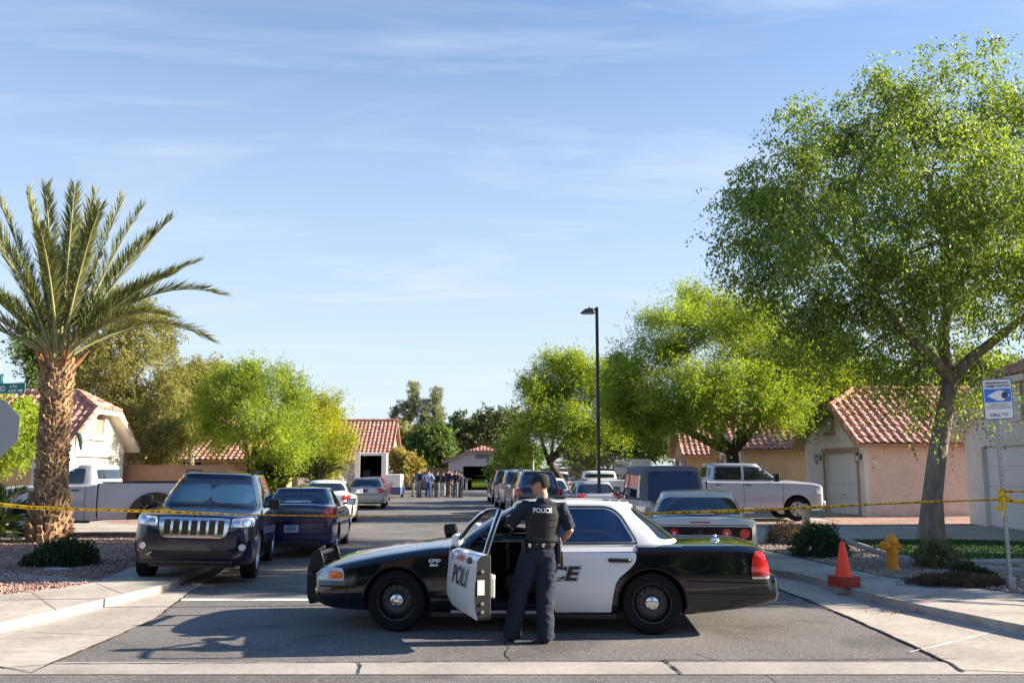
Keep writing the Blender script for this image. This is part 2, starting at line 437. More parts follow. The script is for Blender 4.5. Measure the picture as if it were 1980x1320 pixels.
def rpoly(pts, r, n=4):
    """round the corners of a polygon; r a number or one per corner"""
    k = len(pts); out = []
    rs = r if isinstance(r, (list, tuple)) else [r] * k
    for i in range(k):
        p = Vector(pts[i]); a = Vector(pts[i - 1]); b = Vector(pts[(i + 1) % k]); q = rs[i]
        if q <= 0: out.append((p.x, p.y)); continue
        da = (a - p); db = (b - p); q = min(q, da.length * 0.45, db.length * 0.45)
        A = p + da.normalized() * q; B = p + db.normalized() * q
        for j in range(n + 1):
            t = j / n; c = A * (1 - t) ** 2 + p * 2 * t * (1 - t) + B * t ** 2
            out.append((c.x, c.y))
    return out
def tri_poly(poly, step):
    xs = [p[0] for p in poly]; ys = [p[1] for p in poly]
    n = len(poly); out = []
    for i in range(n):       # subdivide the outline too
        a = Vector(poly[i]); b = Vector(poly[(i + 1) % n]); k = max(1, int((b - a).length / step))
        for j in range(k): out.append(a.lerp(b, j / k))
    m = len(out); pts = [Vector((p[0], p[1])) for p in out]
    edges = [(i, (i + 1) % m) for i in range(m)]
    def inside(x, y):
        c = False
        for i in range(m):
            x1, y1 = pts[i]; x2, y2 = pts[(i + 1) % m]
            if (y1 > y) != (y2 > y) and x < (x2 - x1) * (y - y1) / (y2 - y1) + x1: c = not c
        return c
    extra = []
    x = min(xs) + step / 2
    while x < max(xs):
        y = min(ys) + step / 2
        while y < max(ys):
            if inside(x, y): extra.append(Vector((x, y)))
            y += step
        x += step
    vs, es, fs, *_ = delaunay_2d_cdt(pts + extra, edges, [], 1, 1e-5)
    return [tuple(v) for v in vs], [tuple(f) for f in fs]
def bvh_of(me):
    return BVHTree.FromPolygons([v.co.copy() for v in me.vertices], [tuple(p.vertices) for p in me.polygons])
def project(bvh, verts, faces, axis, sgn, off):
    """throw 2-D points onto a surface along an axis. axis 'y': (x,z) points, 'x': (y,z), 'z': (x,y). sgn = side it comes from"""
    V = []; ok = []
    for p in verts:
        if axis == 'y': o = Vector((p[0], sgn * 5, p[1])); d = Vector((0, -sgn, 0))
        elif axis == 'x': o = Vector((sgn * 8, p[0], p[1])); d = Vector((-sgn, 0, 0))
        else: o = Vector((p[0], p[1], sgn * 5)); d = Vector((0, 0, -sgn))
        h, nrm, i, dist = bvh.ray_cast(o, d)
        if h is None: V.append(Vector((0, 0, 0))); ok.append(False); continue
        if nrm.dot(d) > 0: nrm = -nrm
        V.append(h + nrm * off - d * off * 0.3); ok.append(True)
    return V, [f for f in faces if all(ok[i] for i in f)]
def decal(bvh, poly, axis, sgn, off=0.004, step=0.06):
    v, f = tri_poly(poly, step)
    V, Fc = project(bvh, v, f, axis, sgn, off)
    # keep the one largest connected piece
    par = list(range(len(V)))
    def fd(a):
        while par[a] != a: par[a] = par[par[a]]; a = par[a]
        return a
    for q in Fc:
        for b_ in q[1:]: par[fd(b_)] = fd(q[0])
    cnt = {}
    for q in Fc: cnt[fd(q[0])] = cnt.get(fd(q[0]), 0) + 1
    if cnt:
        best = max(cnt, key=cnt.get); Fc = [q for q in Fc if fd(q[0]) == best]
    used = sorted({i for q in Fc for i in q}); ix = {u: i for i, u in enumerate(used)}
    mb = MB(); mb.add([V[i] for i in used], [tuple(ix[i] for i in q) for q in Fc]); return mb
_tc = {}
def text2d(s, h, bold=0.0, shear=0.0, width=1.0, align='CENTER'):
    cu = bpy.data.curves.new('t', 'FONT'); cu.body = s; cu.size = 1.0; cu.offset = bold; cu.shear = shear; cu.align_x = align
    o = bpy.data.objects.new('t', cu); col.objects.link(o)
    dg = bpy.context.evaluated_depsgraph_get(); dg.update()
    me = bpy.data.meshes.new_from_object(o.evaluated_get(dg), depsgraph=dg)
    bpy.data.objects.remove(o)
    ys = [v.co.y for v in me.vertices]; k = h / max(1e-6, (max(ys) - min(ys))); y0 = min(ys)
    V = [(v.co.x * k * width, (v.co.y - y0) * k - h / 2) for v in me.vertices]
    Fc = [tuple(p.vertices) for p in me.polygons]
    return V, Fc
def frames(P, U, V):
    return lambda p, h=0: Vector(P) + Vector(U) * p[0] + Vector(V) * p[1] + Vector(U).cross(Vector(V)) * h

# pchip-like smooth interpolation of keyed values
def interp(keys, x, lin=False):
    xs = [k[0] for k in keys]; ys = [k[1] for k in keys]
    if xs[0] > xs[-1]: xs = xs[::-1]; ys = ys[::-1]
    if x <= xs[0]: return ys[0]
    if x >= xs[-1]: return ys[-1]
    i = max(j for j in range(len(xs)) if xs[j] <= x); i = min(i, len(xs) - 2)
    h = xs[i + 1] - xs[i]; d = (ys[i + 1] - ys[i]) / h; t = (x - xs[i]) / h
    if lin: return ys[i] + d * (x - xs[i])
    def slope(j):
        if j <= 0 or j >= len(xs) - 1: return (ys[min(j + 1, len(xs) - 1)] - ys[max(j - 1, 0)]) / (xs[min(j + 1, len(xs) - 1)] - xs[max(j - 1, 0)])
        a = (ys[j] - ys[j - 1]) / (xs[j] - xs[j - 1]); b = (ys[j + 1] - ys[j]) / (xs[j + 1] - xs[j])
        return 0 if a * b <= 0 else 2 * a * b / (a + b)
    m0, m1 = slope(i) * h, slope(i + 1) * h
    return (2 * t**3 - 3 * t**2 + 1) * ys[i] + (t**3 - 2 * t**2 + t) * m0 + (-2 * t**3 + 3 * t**2) * ys[i + 1] + (t**3 - t**2) * m1
def add_stains(m, speck, stain, sc=1.3):
    """light aggregate specks and soft dark patches of oil and tyre rubber over an existing ground material"""
    nt = m.node_tree; b = nt.nodes['Principled BSDF']; src = b.inputs['Base Color'].links[0].from_socket
    tc = _n(nt, 'ShaderNodeTexCoord')
    vo = _n(nt, 'ShaderNodeTexVoronoi'); vo.inputs['Scale'].default_value = 55; nt.links.new(tc.outputs['Object'], vo.inputs['Vector'])
    sp = _n(nt, 'ShaderNodeSeparateXYZ'); nt.links.new(vo.outputs['Color'], sp.inputs[0])
    gt = _n(nt, 'ShaderNodeMath'); gt.operation = 'GREATER_THAN'; gt.inputs[1].default_value = .84; nt.links.new(sp.outputs[0], gt.inputs[0])
    ml = _n(nt, 'ShaderNodeMath'); ml.operation = 'MULTIPLY'; ml.inputs[1].default_value = speck; nt.links.new(gt.outputs[0], ml.inputs[0])
    m1 = _n(nt, 'ShaderNodeMixRGB'); m1.inputs[2].default_value = (.42, .39, .36, 1); nt.links.new(ml.outputs[0], m1.inputs[0]); nt.links.new(src, m1.inputs[1])
    nz = _n(nt, 'ShaderNodeTexNoise'); nz.inputs['Scale'].default_value = sc; nz.inputs['Detail'].default_value = 7; nz.inputs['Distortion'].default_value = .6; nt.links.new(tc.outputs['Object'], nz.inputs['Vector'])
    mr = _n(nt, 'ShaderNodeMapRange'); mr.inputs[1].default_value = .54; mr.inputs[2].default_value = .74; mr.inputs[3].default_value = 0; mr.inputs[4].default_value = stain; nt.links.new(nz.outputs[0], mr.inputs[0])
    m2 = _n(nt, 'ShaderNodeMixRGB'); m2.inputs[2].default_value = (.035, .032, .03, 1); nt.links.new(mr.outputs[0], m2.inputs[0]); nt.links.new(m1.outputs[0], m2.inputs[1]); nt.links.new(m2.outputs[0], b.inputs['Base Color'])
M['vinyl'] = mat('vinyl_window', (0.008, 0.022, 0.085), 0.12, spec=.35)
add_stains(M['asphalt'], .30, .7, .8); add_stains(M['asphalt_old'], .3, .4); add_stains(M['concrete'], .06, .22, 1.7); add_stains(M['concrete_grey'], .06, .22, 1.7)
# faint uneven sheen on car paint: light dust breaks up the clear coat
for k_ in ('black_paint', 'navy_paint', 'blue_paint', 'white_paint', 'silver_blue', 'pearl_paint', 'gold_paint', 'silver_paint'):
    nt = M[k_].node_tree; b = nt.nodes['Principled BSDF']; tc = _n(nt, 'ShaderNodeTexCoord'); nz = _n(nt, 'ShaderNodeTexNoise'); nz.inputs['Scale'].default_value = 3.5; nz.inputs['Detail'].default_value = 8
    nt.links.new(tc.outputs['Object'], nz.inputs['Vector']); mr = _n(nt, 'ShaderNodeMapRange'); mr.inputs[1].default_value = .35; mr.inputs[2].default_value = .7; mr.inputs[3].default_value = .02; mr.inputs[4].default_value = .16
    nt.links.new(nz.outputs[0], mr.inputs[0]); nt.links.new(mr.outputs[0], b.inputs['Coat Roughness'])
    bz = _n(nt, 'ShaderNodeTexNoise'); bz.inputs['Scale'].default_value = 2.2; bz.inputs['Detail'].default_value = 1; nt.links.new(tc.outputs['Object'], bz.inputs['Vector'])
    bp = _n(nt, 'ShaderNodeBump'); bp.inputs['Strength'].default_value = .12; bp.inputs['Distance'].default_value = .02; nt.links.new(bz.outputs[0], bp.inputs['Height']); nt.links.new(bp.outputs[0], b.inputs['Coat Normal'])
# ------------------------------------------------------------------ vehicles (local frame: x forward, y left, z up)
def body_shell(keys, tuck=0.06, shoulder=0.10, ns=70, crown=2.2, toptuck=0.0):
    """keys: (x, z_bottom, z_shoulder, z_top_centre, half_width)"""
    x0, x1 = keys[0][0], keys[-1][0]
    K = [[(k[0], k[j]) for k in keys] for j in (1, 2, 3, 4)]
    st = set(k[0] for k in keys)
    for i in range(ns + 1):
        t = i / ns; st.add(x0 + (x1 - x0) * (t - 0.055 * math.sin(4 * math.pi * t) * 0.0 ))
    for e, d in ((x0, 1), (x1, -1)):
        for q in (0.01, 0.03, 0.06, 0.10, 0.15): st.add(e - d * q if x0 > x1 else e + d * q)
    st = sorted(st, reverse=x0 > x1)
    st2 = [st[0]]
    for x in st[1:]:
        if abs(x - st2[-1]) > 0.004: st2.append(x)
    rings = []
    for x in st2:
        zb, zs, zt, w = [interp(k, x) for k in K]
        H = zs - zb; sh = min(shoulder, H * 0.3); tk = tuck * w / 0.95
        ws = w - sh * 0.55 - toptuck * H
        half = [(0, zb), (w - tk - 0.10, zb), (w - tk - 0.03, zb + 0.012)]
        side = [(0.0, w - tk), (0.12, w - tk * 0.55), (0.32, w - tk * 0.12), (0.5, w), (0.68, w - 0.004 - toptuck * H * 0.3), (0.84, w - 0.018 - toptuck * H * 0.6)]
        for t, y in side: half.append((y, zb + 0.03 + (H - sh * 0.9 - 0.03) * t))
        half.append((w - sh * 0.22 - toptuck * H * 0.85, zs - sh * 0.42))
        half.append((ws, zs - sh * 0.08))
        for u in (0.93, 0.82, 0.66, 0.45, 0.22):
            half.append((ws * u, zs + (zt - zs) * (1 - u ** crown)))
        ring = [(x, y, z) for y, z in half] + [(x, 0, zt)] + [(x, -y, z) for y, z in half[:0:-1]]
        rings.append(ring)
    n = len(rings[0]); mb = MB(); v = [p for r in rings for p in r]; f = []
    for i in range(len(rings) - 1):
        for j in range(n):
            f.append((i * n + j, i * n + (j + 1) % n, (i + 1) * n + (j + 1) % n, (i + 1) * n + j))
    f.append(tuple(range(n))[::-1]); f.append(tuple((len(rings) - 1) * n + j for j in range(n)))
    mb.add(v, f); return mb

def cabin_shell(z0, z1, xf0, xf1, xr0, xr1, w0, w1, crown=0.05, n=7.0, nl=9, fcurve=0.25, rcurve=0.25, scurve=0.25, taper=0.04, edge=0.06, seg=64, rn=None):
    """stack of rounded-rectangle rings from the belt line z0 to the roof z1"""
    rings = []
    lv = []
    for i in range(nl + 1):
        t = i / nl
        c = lambda k: t + k * t * (1 - t)      # bulge the slope outwards
        xf = xf0 + (xf1 - xf0) * (t - fcurve * t * (1 - t)); xr = xr0 + (xr1 - xr0) * (t - rcurve * t * (1 - t))
        w = w0 + (w1 - w0) * (t - scurve * t * (1 - t))
        lv.append((z0 + (z1 - edge - z0) * t, xf, xr, w))
    zt, xf, xr, w = lv[-1]
    for a in (25, 50, 72):
        s, c = math.sin(R(a)), 1 - math.cos(R(a))
        lv.append((zt + edge * s, xf - edge * 1.3 * c, xr + edge * 1.3 * c, w - edge * 1.1 * c))
    zt, xf, xr, w = lv[-1]
    zt_ = zt
    for s in (0.9, 0.75, 0.55, 0.3, 0.1):
        cx = (xf + xr) / 2; lv.append((zt_ + crown * (1 - s * s), cx + (xf - cx) * s, cx + (xr - cx) * s, w * s))
    for z, xf, xr, w in lv:
        cx = (xf + xr) / 2; a = (xf - xr) / 2; ring = []
        for k in range(seg):
            th = 2 * math.pi * (k + 0.5) / seg
            cc, ss = math.cos(th), math.sin(th);
            m = n
            X = math.copysign(abs(cc) ** (2 / m), cc); Y = math.copysign(abs(ss) ** (2 / m), ss)
            bow = 0.06 * (1 - Y * Y) * (1 if X > 0 else -1) * abs(X) ** 3
            ring.append((cx + a * X + bow, w * Y * (1 - taper * X * X * (1.0 if X < 0 else 0.7)), z))
        rings.append(ring)
    nn = seg; v = [p for r in rings for p in r]; f = []
    for i in range(len(rings) - 1):
        for j in range(nn): f.append((i * nn + j, i * nn + (j + 1) % nn, (i + 1) * nn + (j + 1) % nn, (i + 1) * nn + j))
    f.append(tuple(range(nn))[::-1]); f.append(tuple((len(rings) - 1) * nn + j for j in range(nn)))
    mb = MB(); mb.add(v, f); return mb

def arch_cutters(axles, ra, w, z, depth=0.36, both=True):
    mb = MB()
    for x in axles:
        for s in (1, -1):
            mb.lathe([(ra, s * (w - depth)), (ra, s * (w + 0.4))], 'y', 40, (x, 0, z))
    return mb
def mesh_m(mb, m, name='m'):
    me = mb.mesh(name); me.materials.append(m); return me

TY = {}
def make_wheel(parent, x, y, z, rad, wid, style, side):
    """wheel > tyre, rim, hub_cap; side = +1 left, -1 right"""
    key = (rad, wid, style)
    if key not in TY:
        r = rad; h = wid / 2; rr = r * (0.63 if style in ('steel', 'five', 'seven') else 0.60)
        if style == 'big': rr = r * 0.52
        ty = MB().lathe([(rr, -h * 0.85), (r * 0.82, -h), (r * 0.93, -h * 0.97), (r * 0.985, -h * 0.8), (r, -h * 0.5), (r, h * 0.5), (r * 0.985, h * 0.8), (r * 0.93, h * 0.97), (r * 0.82, h), (rr, h * 0.85)], 'y', 48, closed=True).mesh('tyre')
        rm = MB()
        rm.lathe([(rr, h * 0.80), (rr * 1.015, h * 0.93), (rr * 0.965, h * 0.9), (rr * 0.93, h * 0.45), (rr * 0.9, h * 0.1), (rr * 0.9, -h * 0.8), (rr * 1.0, -h * 0.8)], 'y', 48, closed=True)
        hub = MB(); holes = None
        if style == 'steel':
            rm.lathe([(0.02, h * 0.50), (rr * 0.42, h * 0.50), (rr * 0.52, h * 0.62), (rr * 0.72, h * 0.60), (rr * 0.90, h * 0.36), (rr * 0.90, h * 0.28), (0.02, h * 0.3)], 'y', 48)
            holes = MB()
            for k in range(12):
                a = 2 * math.pi * k / 12; q = rr * 0.70
                holes.lathe([(0.021, h * 0.5), (0.021, h * 0.615)], 'y', 12, (q * math.cos(a), 0, q * math.sin(a)))
            hub.lathe([(rr * 0.33, h * 0.48), (rr * 0.36, h * 0.58), (rr * 0.33, h * 0.74), (rr * 0.22, h * 0.84), (0.02, h * 0.87)], 'y', 28)
            for k in range(5):
                a = 2 * math.pi * k / 5 + 0.3; hub.ball((rr * .22 * math.cos(a), h * .80, rr * .22 * math.sin(a)), (0.016, 0.016, 0.016), 8, 5)
        else:
            ns = {'five': 5, 'seven': 7, 'six': 6, 'big': 8, 'ten': 10}[style]
            rm.lathe([(0.02, -h * 0.3), (rr * 0.9, -h * 0.3), (rr * 0.9, -h * 0.25), (0.02, -h * 0.22)], 'y', 32)
            for k in range(ns):
                a = 2 * math.pi * k / ns + math.pi / 2
                sw = rr * (0.26 if ns < 6 else 0.17 if ns < 9 else 0.10)
                s0 = len(rm.v)
                rm.v += []
                p = [(-sw * 0.55, rr * 0.18), (sw * 0.55, rr * 0.18), (sw * 0.8, rr * 0.93), (-sw * 0.8, rr * 0.93)]
                v = [(q[0], h * 0.42, q[1]) for q in p] + [(q[0], h * (0.72 if q[1] < rr * .5 else 0.62), q[1]) for q in p]
                ca, sa = math.cos(a), math.sin(a)
                v = [(X * ca - Z * sa, Y, X * sa + Z * ca) for X, Y, Z in v]
                rm.add(v, [(0, 1, 2, 3), (7, 6, 5, 4), (0, 4, 5, 1), (1, 5, 6, 2), (2, 6, 7, 3), (3, 7, 4, 0)])
            hub.lathe([(rr * 0.24, h * 0.4), (rr * 0.25, h * 0.68), (rr * 0.18, h * 0.78), (0.02, h * 0.8)], 'y', 24)
        TY[key] = (ty, rm.mesh('rim'), hub.mesh('hub_cap'), holes.mesh('hole') if holes else None)
        for i, me in enumerate(TY[key][:3]):
            me.materials.append(M['rubber'] if i == 0 else (M['steel_black'] if style == 'steel' else M['alloy']) if i == 1 else (M['chrome'] if style == 'steel' else M['alloy']))
            me.polygons.foreach_set('use_smooth', [True] * len(me.polygons)); me.set_sharp_from_angle(angle=R(38))
        if holes:
            bm = bmesh.new(); bm.from_mesh(TY[key][1]); k0 = len(bm.faces); bm.from_mesh(TY[key][3]); bm.faces.ensure_lookup_table()
            for fc in bm.faces[k0:]: fc.material_index = 1
            bm.to_mesh(TY[key][1]); bm.free(); TY[key][1].materials.append(M['interior']); TY[key] = TY[key][:3] + (None,)
    wh = bpy.data.objects.new('wheel', None); col.objects.link(wh); wh.parent = parent; wh.location = (x, y, z)
    if side < 0: wh.rotation_euler = (0, 0, math.pi)
    for nm, me in zip(('tyre', 'rim', 'hub_cap', 'rim_hole'), TY[key]):
        if me is None: continue
        o = bpy.data.objects.new(nm, me); col.objects.link(o); o.parent = wh
    return wh

def mirror_y(poly): return [(-p[0], p[1]) for p in poly]

def side_mirror(root, x, y, z, m, s, size=(0.10, 0.22, 0.15), glassm=None, stalk=True):
    mb = MB(); mb.box((x, s * (y + size[1] / 2 + 0.05), z), size)
    if stalk: mb.tube([(x + 0.02, s * (y - 0.04), z - size[2] * 0.35), (x, s * (y + 0.10), z - size[2] * 0.2)], 0.025, 8)
    o = mb.build('side_mirror', m, root, bevel=0.03)
    g = MB().box((x - size[0] / 2 - 0.002, s * (y + size[1] / 2 + 0.05), z), (0.006, size[1] * 0.8, size[2] * 0.75))
    g.build('mirror_glass', glassm or M['chrome'], o, bevel=0.002)
    return o

def plate(root, x, z, sgn=-1, y=0, text=None, m=None):
    o = MB().box((x, y, z), (0.012, 0.30, 0.15)).build('license_plate', m or M['plate'], root, bevel=0.004)
    return o

def make_car(name, label, cat, sp, loc, head, group=None, roll=None):
    root = thing(name, label, cat, loc, head, group)
    P = sp['paint']; ax = sp['axles']; r = sp['r']; zc = r
    body = mesh_m(sp['shell'], P)
    cut = mesh_m(arch_cutters(ax, sp.get('arch', r + 0.055), sp['W'], zc + 0.0), M['interior'])
    body = boolean(body, cut)
    for op, c, m in sp.get('cuts', []): body = boolean(body, mesh_m(c, m))
    cabs = None
    if 'cabin' in sp:
        cabs = mesh_m(sp['cabin'], sp.get('roof_paint', P))
    # one bvh for projecting windows, lights and seams
    def comb(ms):
        V = []; Fc = []
        for me in ms:
            o = len(V); V += [v.co.copy() for v in me.vertices]; Fc += [tuple(i + o for i in p.vertices) for p in me.polygons]
        return BVHTree.FromPolygons(V, Fc)
    bv = comb([body] + ([cabs] if cabs else []))
    link(body, 'body', None, root, smooth=32)
    if cabs: link(cabs, 'roof', None, root, smooth=50)
    gm = sp.get('glass', M['glass'])
    for s in (1, -1):
        for poly, rr in sp.get('side_windows', []):
            decal(bv, rpoly(poly, rr), 'y', s, 0.006, 0.12).build('side_window', gm, root, smooth=60, fix=False)
        for poly in sp.get('seams', []):
            if s == 1 or sp.get('seams_both', True):
                w = 0.006
                mb = MB()
                for i in range(len(poly) - 1):
                    a, b = Vector(poly[i]), Vector(poly[i + 1]); k = max(1, int((b - a).length / 0.06)); nrm = Vector((-(b - a).y, (b - a).x)).normalized() * w
                    for j in range(k):
                        p, q = a.lerp(b, j / k), a.lerp(b, (j + 1) / k)
                        V, Fc = project(bv, [p - nrm, q - nrm, q + nrm, p + nrm], [(0, 1, 2, 3)], 'y', s, 0.003)
                        mb.add(V, Fc)
                if mb.f: mb.build('door_seam', M['crack'], root, smooth=0, fix=False)
        for (x, z, l) in sp.get('handles', []):
            V, Fc = project(bv, [(x, z)], [], 'y', s, 0.012)
            h = MB().box(V[0], (l, 0.035, 0.032)); h.build('door_handle', sp.get('handle_mat', P), root, bevel=0.012)
        if 'mirror' in sp:
            x, y, z, mm = sp['mirror']; side_mirror(root, x, y, z, mm or P, s, sp.get('mirror_size', (0.10, 0.22, 0.15)))
    for nm, poly, axis, sgn, mm, off in sp.get('decals', []):
        mb = decal(bv, poly, axis, sgn, off, 0.07)
        if mb.f: mb.build(nm, mm, root, smooth=60, fix=False)
    for nm, poly, axis, sgn, mm, off in sp.get('decals2', []):       # mirrored in y
        for s in (1, -1):
            q = [(p[0] * s, p[1]) for p in poly] if axis != 'y' else poly
            mb = decal(bv, q, axis, (sgn if axis != 'y' else s), off, 0.05)
            if mb.f: mb.build(nm, mm, root, smooth=60, fix=False)
    for x in ax:
        for s in (1, -1): make_wheel(root, x, s * (sp['W'] - sp['ww'] / 2 - 0.035), zc, r, sp['ww'], sp['style'], s)
    return root, bv

def sedan(paint, L=5.0, W=0.92, H=1.46, wb=2.85, fo=0.98, style='ten', r=0.325, belt=0.94, deck=1.02, hood=0.97, xwf=None, **kw):
    F = wb / 2 + fo; Rr = -(L - F)
    cf = kw.get('cf', F - 1.45); ct = kw.get('ct', cf - 0.80); rt = kw.get('rt', Rr + 1.35); rb = kw.get('rb', Rr + 0.68)
    keys = [(F, 0.38, 0.56, 0.60, 0.50 * W), (F - 0.035, 0.30, 0.62, 0.66, 0.76 * W), (F - 0.14, 0.23, 0.67, 0.73, 0.91 * W), (F - 0.45, 0.20, 0.75, 0.83, 0.985 * W),
            (cf + 0.1, 0.19, belt - 0.03, hood, W), (0, 0.19, belt, hood + 0.02, W), (-wb / 2, 0.19, belt + 0.03, deck, W), (Rr + 0.55, 0.23, deck - 0.05, deck, 0.985 * W),
            (Rr + 0.15, 0.27, deck - 0.065, deck - 0.008, 0.94 * W), (Rr + 0.05, 0.29, deck - 0.095, deck - 0.03, 0.89 * W), (Rr + 0.014, 0.31, deck - 0.12, deck - 0.08, 0.87 * W), (Rr, 0.36, deck - 0.19, deck - 0.165, 0.82 * W)]
    sp = dict(paint=paint, axles=(wb / 2, -wb / 2), r=r, ww=0.215, W=W, style=style, shell=body_shell(keys),
              cabin=cabin_shell(belt - 0.06, H - 0.03, cf, ct, rb, rt, W - 0.10, W - 0.30, 0.035))
    zb, zt = belt + 0.03, H - 0.12
    sp['side_windows'] = [([(cf - 0.22, zb), (ct - 0.0, zt), (0.0 + (ct + rt) / 2 + .06, zt + .01), ((ct + rt) / 2 + .03, zb)], [.05, .12, .03, .03]),
                          ([((ct + rt) / 2 - .06, zb), ((ct + rt) / 2 - .03, zt + .01), (rt + 0.02, zt - .01), (rb + 0.42, zb + .01)], [.03, .03, .16, .06])]
    sp['mirror'] = (cf - 0.28, W - 0.08, belt + 0.09, None)
    sp['handles'] = [(0.25 * (ct) - .25, belt - 0.10, 0.17), (rt + .15, belt - 0.09, 0.17)]
    sp['seams'] = [[((ct + rt) / 2, belt), ((ct + rt) / 2, 0.24)], [(cf - 0.10, belt), (cf - .12, 0.24)]]
    wy = W - 0.42
    bz = belt + 0.03
    rz_ = max(bz + .02, deck - .005)
    rw = rpoly([(-(W - 0.22), rz_), (W - 0.22, rz_), (W - 0.37, H - 0.115), (-(W - 0.37), H - 0.115)], [.05, .05, .12, .12])
    ww = rpoly([(-(W - 0.17), bz + .02), (W - 0.17, bz + .02), (W - 0.35, H - 0.115), (-(W - 0.35), H - 0.115)], [.05, .05, .10, .10])
    sp['decals'] = [('rear_window', rw, 'x', -1, sp.get('glass', M['glass']), 0.007), ('windshield', ww, 'x', 1, M['glass'], 0.007)]
    sp['decals2'] = []
    sp['F'] = F; sp['R'] = Rr; sp['deck'] = deck; sp['belt'] = belt
    sp.update({k: v for k, v in kw.items() if k not in ('cf', 'ct', 'rt', 'rb')})
    return sp
# ------------------------------------------------------------------ ground
def sheet(name, poly, z, m, kind='structure', thick=None, ylim=None):
    pts = [(p[0], p[1]) for p in poly]
    vs, es, fs, *_ = delaunay_2d_cdt([Vector(p) for p in pts], [(i, (i + 1) % len(pts)) for i in range(len(pts))], [], 1, 1e-6)
    mb = MB(); mb.add([(v[0], v[1], z) for v in vs], fs)
    if thick:
        n = len(pts)
        mb.add([(p[0], p[1], z) for p in pts] + [(p[0], p[1], z - thick) for p in pts], [(i, (i + 1) % n, n + (i + 1) % n, n + i) for i in range(n)])
    o = mb.build(name, m, None, smooth=0)
    if kind: o['kind'] = kind
    return o
def gp(pts, z=0.0): return [tuple(G(p[0], p[1], z))[:2] for p in pts]
GZ = 0.12
kl = lambda Y: -5.1 - 0.088 * (Y - 13.7)      # left kerb
kr = lambda Y: 4.5 - 0.086 * (Y - 15.4)       # right kerb

sheet('ground', [(-900, -300), (900, -300), (900, 1500), (-900, 1500)], -0.03, M['gravel_tan'])
sheet('cross_street', [(-70, -20), (70, -20), (70, 8.1), (-70, 8.1)], -0.004, M['asphalt_old'])
sheet('road', [(-13, 8.1), (13, 8.1), (6.5, 13), (5.4, 15.4), (kr(62) + .8, 62), (4, 66), (6, 74), (2, 84), (-14, 86), (-17, 74), (kl(62) - .8, 64), (-6.3, 13.7), (-8.5, 11)], 0.0, M['asphalt'])
yt = G(990, 1280).y; yb = G(990, 1304).y
sheet('valley_gutter', [(-30, yb), (30, yb), (30, yt), (-30, yt)], 0.006, M['concrete_grey'])
# concrete aprons of the two corners
kfl = [(-700, 1330), (0, 1216), (120, 1190), (240, 1162), (300, 1149), (335, 1139), (352, 1130)]
lapr = gp([(-700, 1400), (-200, 1307), (98, 1285), (150, 1263), (205, 1240), (255, 1217), (305, 1194), (340, 1166), (372, 1142), (392, 1128)])
lapr += [(kl(62) + .42, 62), (kl(62) - .1, 62), (kl(14.5) - .1, 14.5)] + gp([(300, 1135), (240, 1147), (120, 1172), (0, 1196), (-700, 1300)])
sheet('gutter', lapr, 0.010, M['concrete'])
rapr = gp([(2600, 1400), (2100, 1306), (1862, 1296), (1850, 1290), (1795, 1264), (1735, 1235), (1640, 1193), (1560, 1158), (1500, 1137), (1478, 1127)])
rapr += [(kr(62) - .42, 62), (kr(62) + .1, 62), (kr(16.4) + .1, 16.4)] + gp([(1560, 1112), (1640, 1132), (1760, 1152), (1980, 1195), (2600, 1300)])
sheet('gutter', rapr, 0.010, M['concrete'])
# sidewalks, raised on kerbs
ls = gp([(-700, 1312), (0, 1203), (120, 1176), (240, 1148), (300, 1134), (330, 1126), (345, 1119), (352, 1112)], GZ)
ls += [(kl(60), 60), (kl(60) - 1.5, 60), (kl(18) - 1.5, 18)] + gp([(262, 1092), (183, 1124), (90, 1139), (0, 1148), (-700, 1190)], GZ)
sheet('sidewalk', ls, GZ, M['concrete'], thick=0.16)
rs = gp([(2600, 1330), (1980, 1208), (1870, 1186), (1760, 1164), (1700, 1151), (1660, 1141), (1620, 1128), (1575, 1115), (1535, 1106), (1502, 1101), (1480, 1098)], GZ)
rs += [(kr(60), 60), (kr(60) + 1.5, 60)] + gp([(1462, 1060), (1520, 1072), (1600, 1091), (1700, 1112), (1800, 1128), (1900, 1138), (1990, 1150), (2600, 1200)], GZ)
sheet('sidewalk', rs, GZ, M['concrete'], thick=0.16)
# yards of gravel behind them
ly = [(-90, 12.0)] + gp([(-700, 1192), (0, 1150), (90, 1141), (183, 1126), (264, 1092)], GZ) + [(kl(18) - 1.52, 18), (kl(60) - 1.52, 60), (-14, 66), (-20, 74), (-16, 88), (0, 90), (0, 110), (-90, 110)]
ly = [(-90, 10.0)] + [p for p in ly[1:]]
sheet('gravel_yard', ly, GZ - 0.006, M['gravel_red'])
ry = [(90, 10)] + [(90, 110), (3, 110), (3, 90), (7, 76), (5, 66), (kr(60) + 1.52, 60)] + gp([(1464, 1058), (1520, 1070), (1600, 1089), (1700, 1110), (1800, 1126), (1900, 1136), (1990, 1148), (2600, 1198)], GZ)
sheet('gravel_yard', ry, GZ - 0.006, M['gravel_tan'])
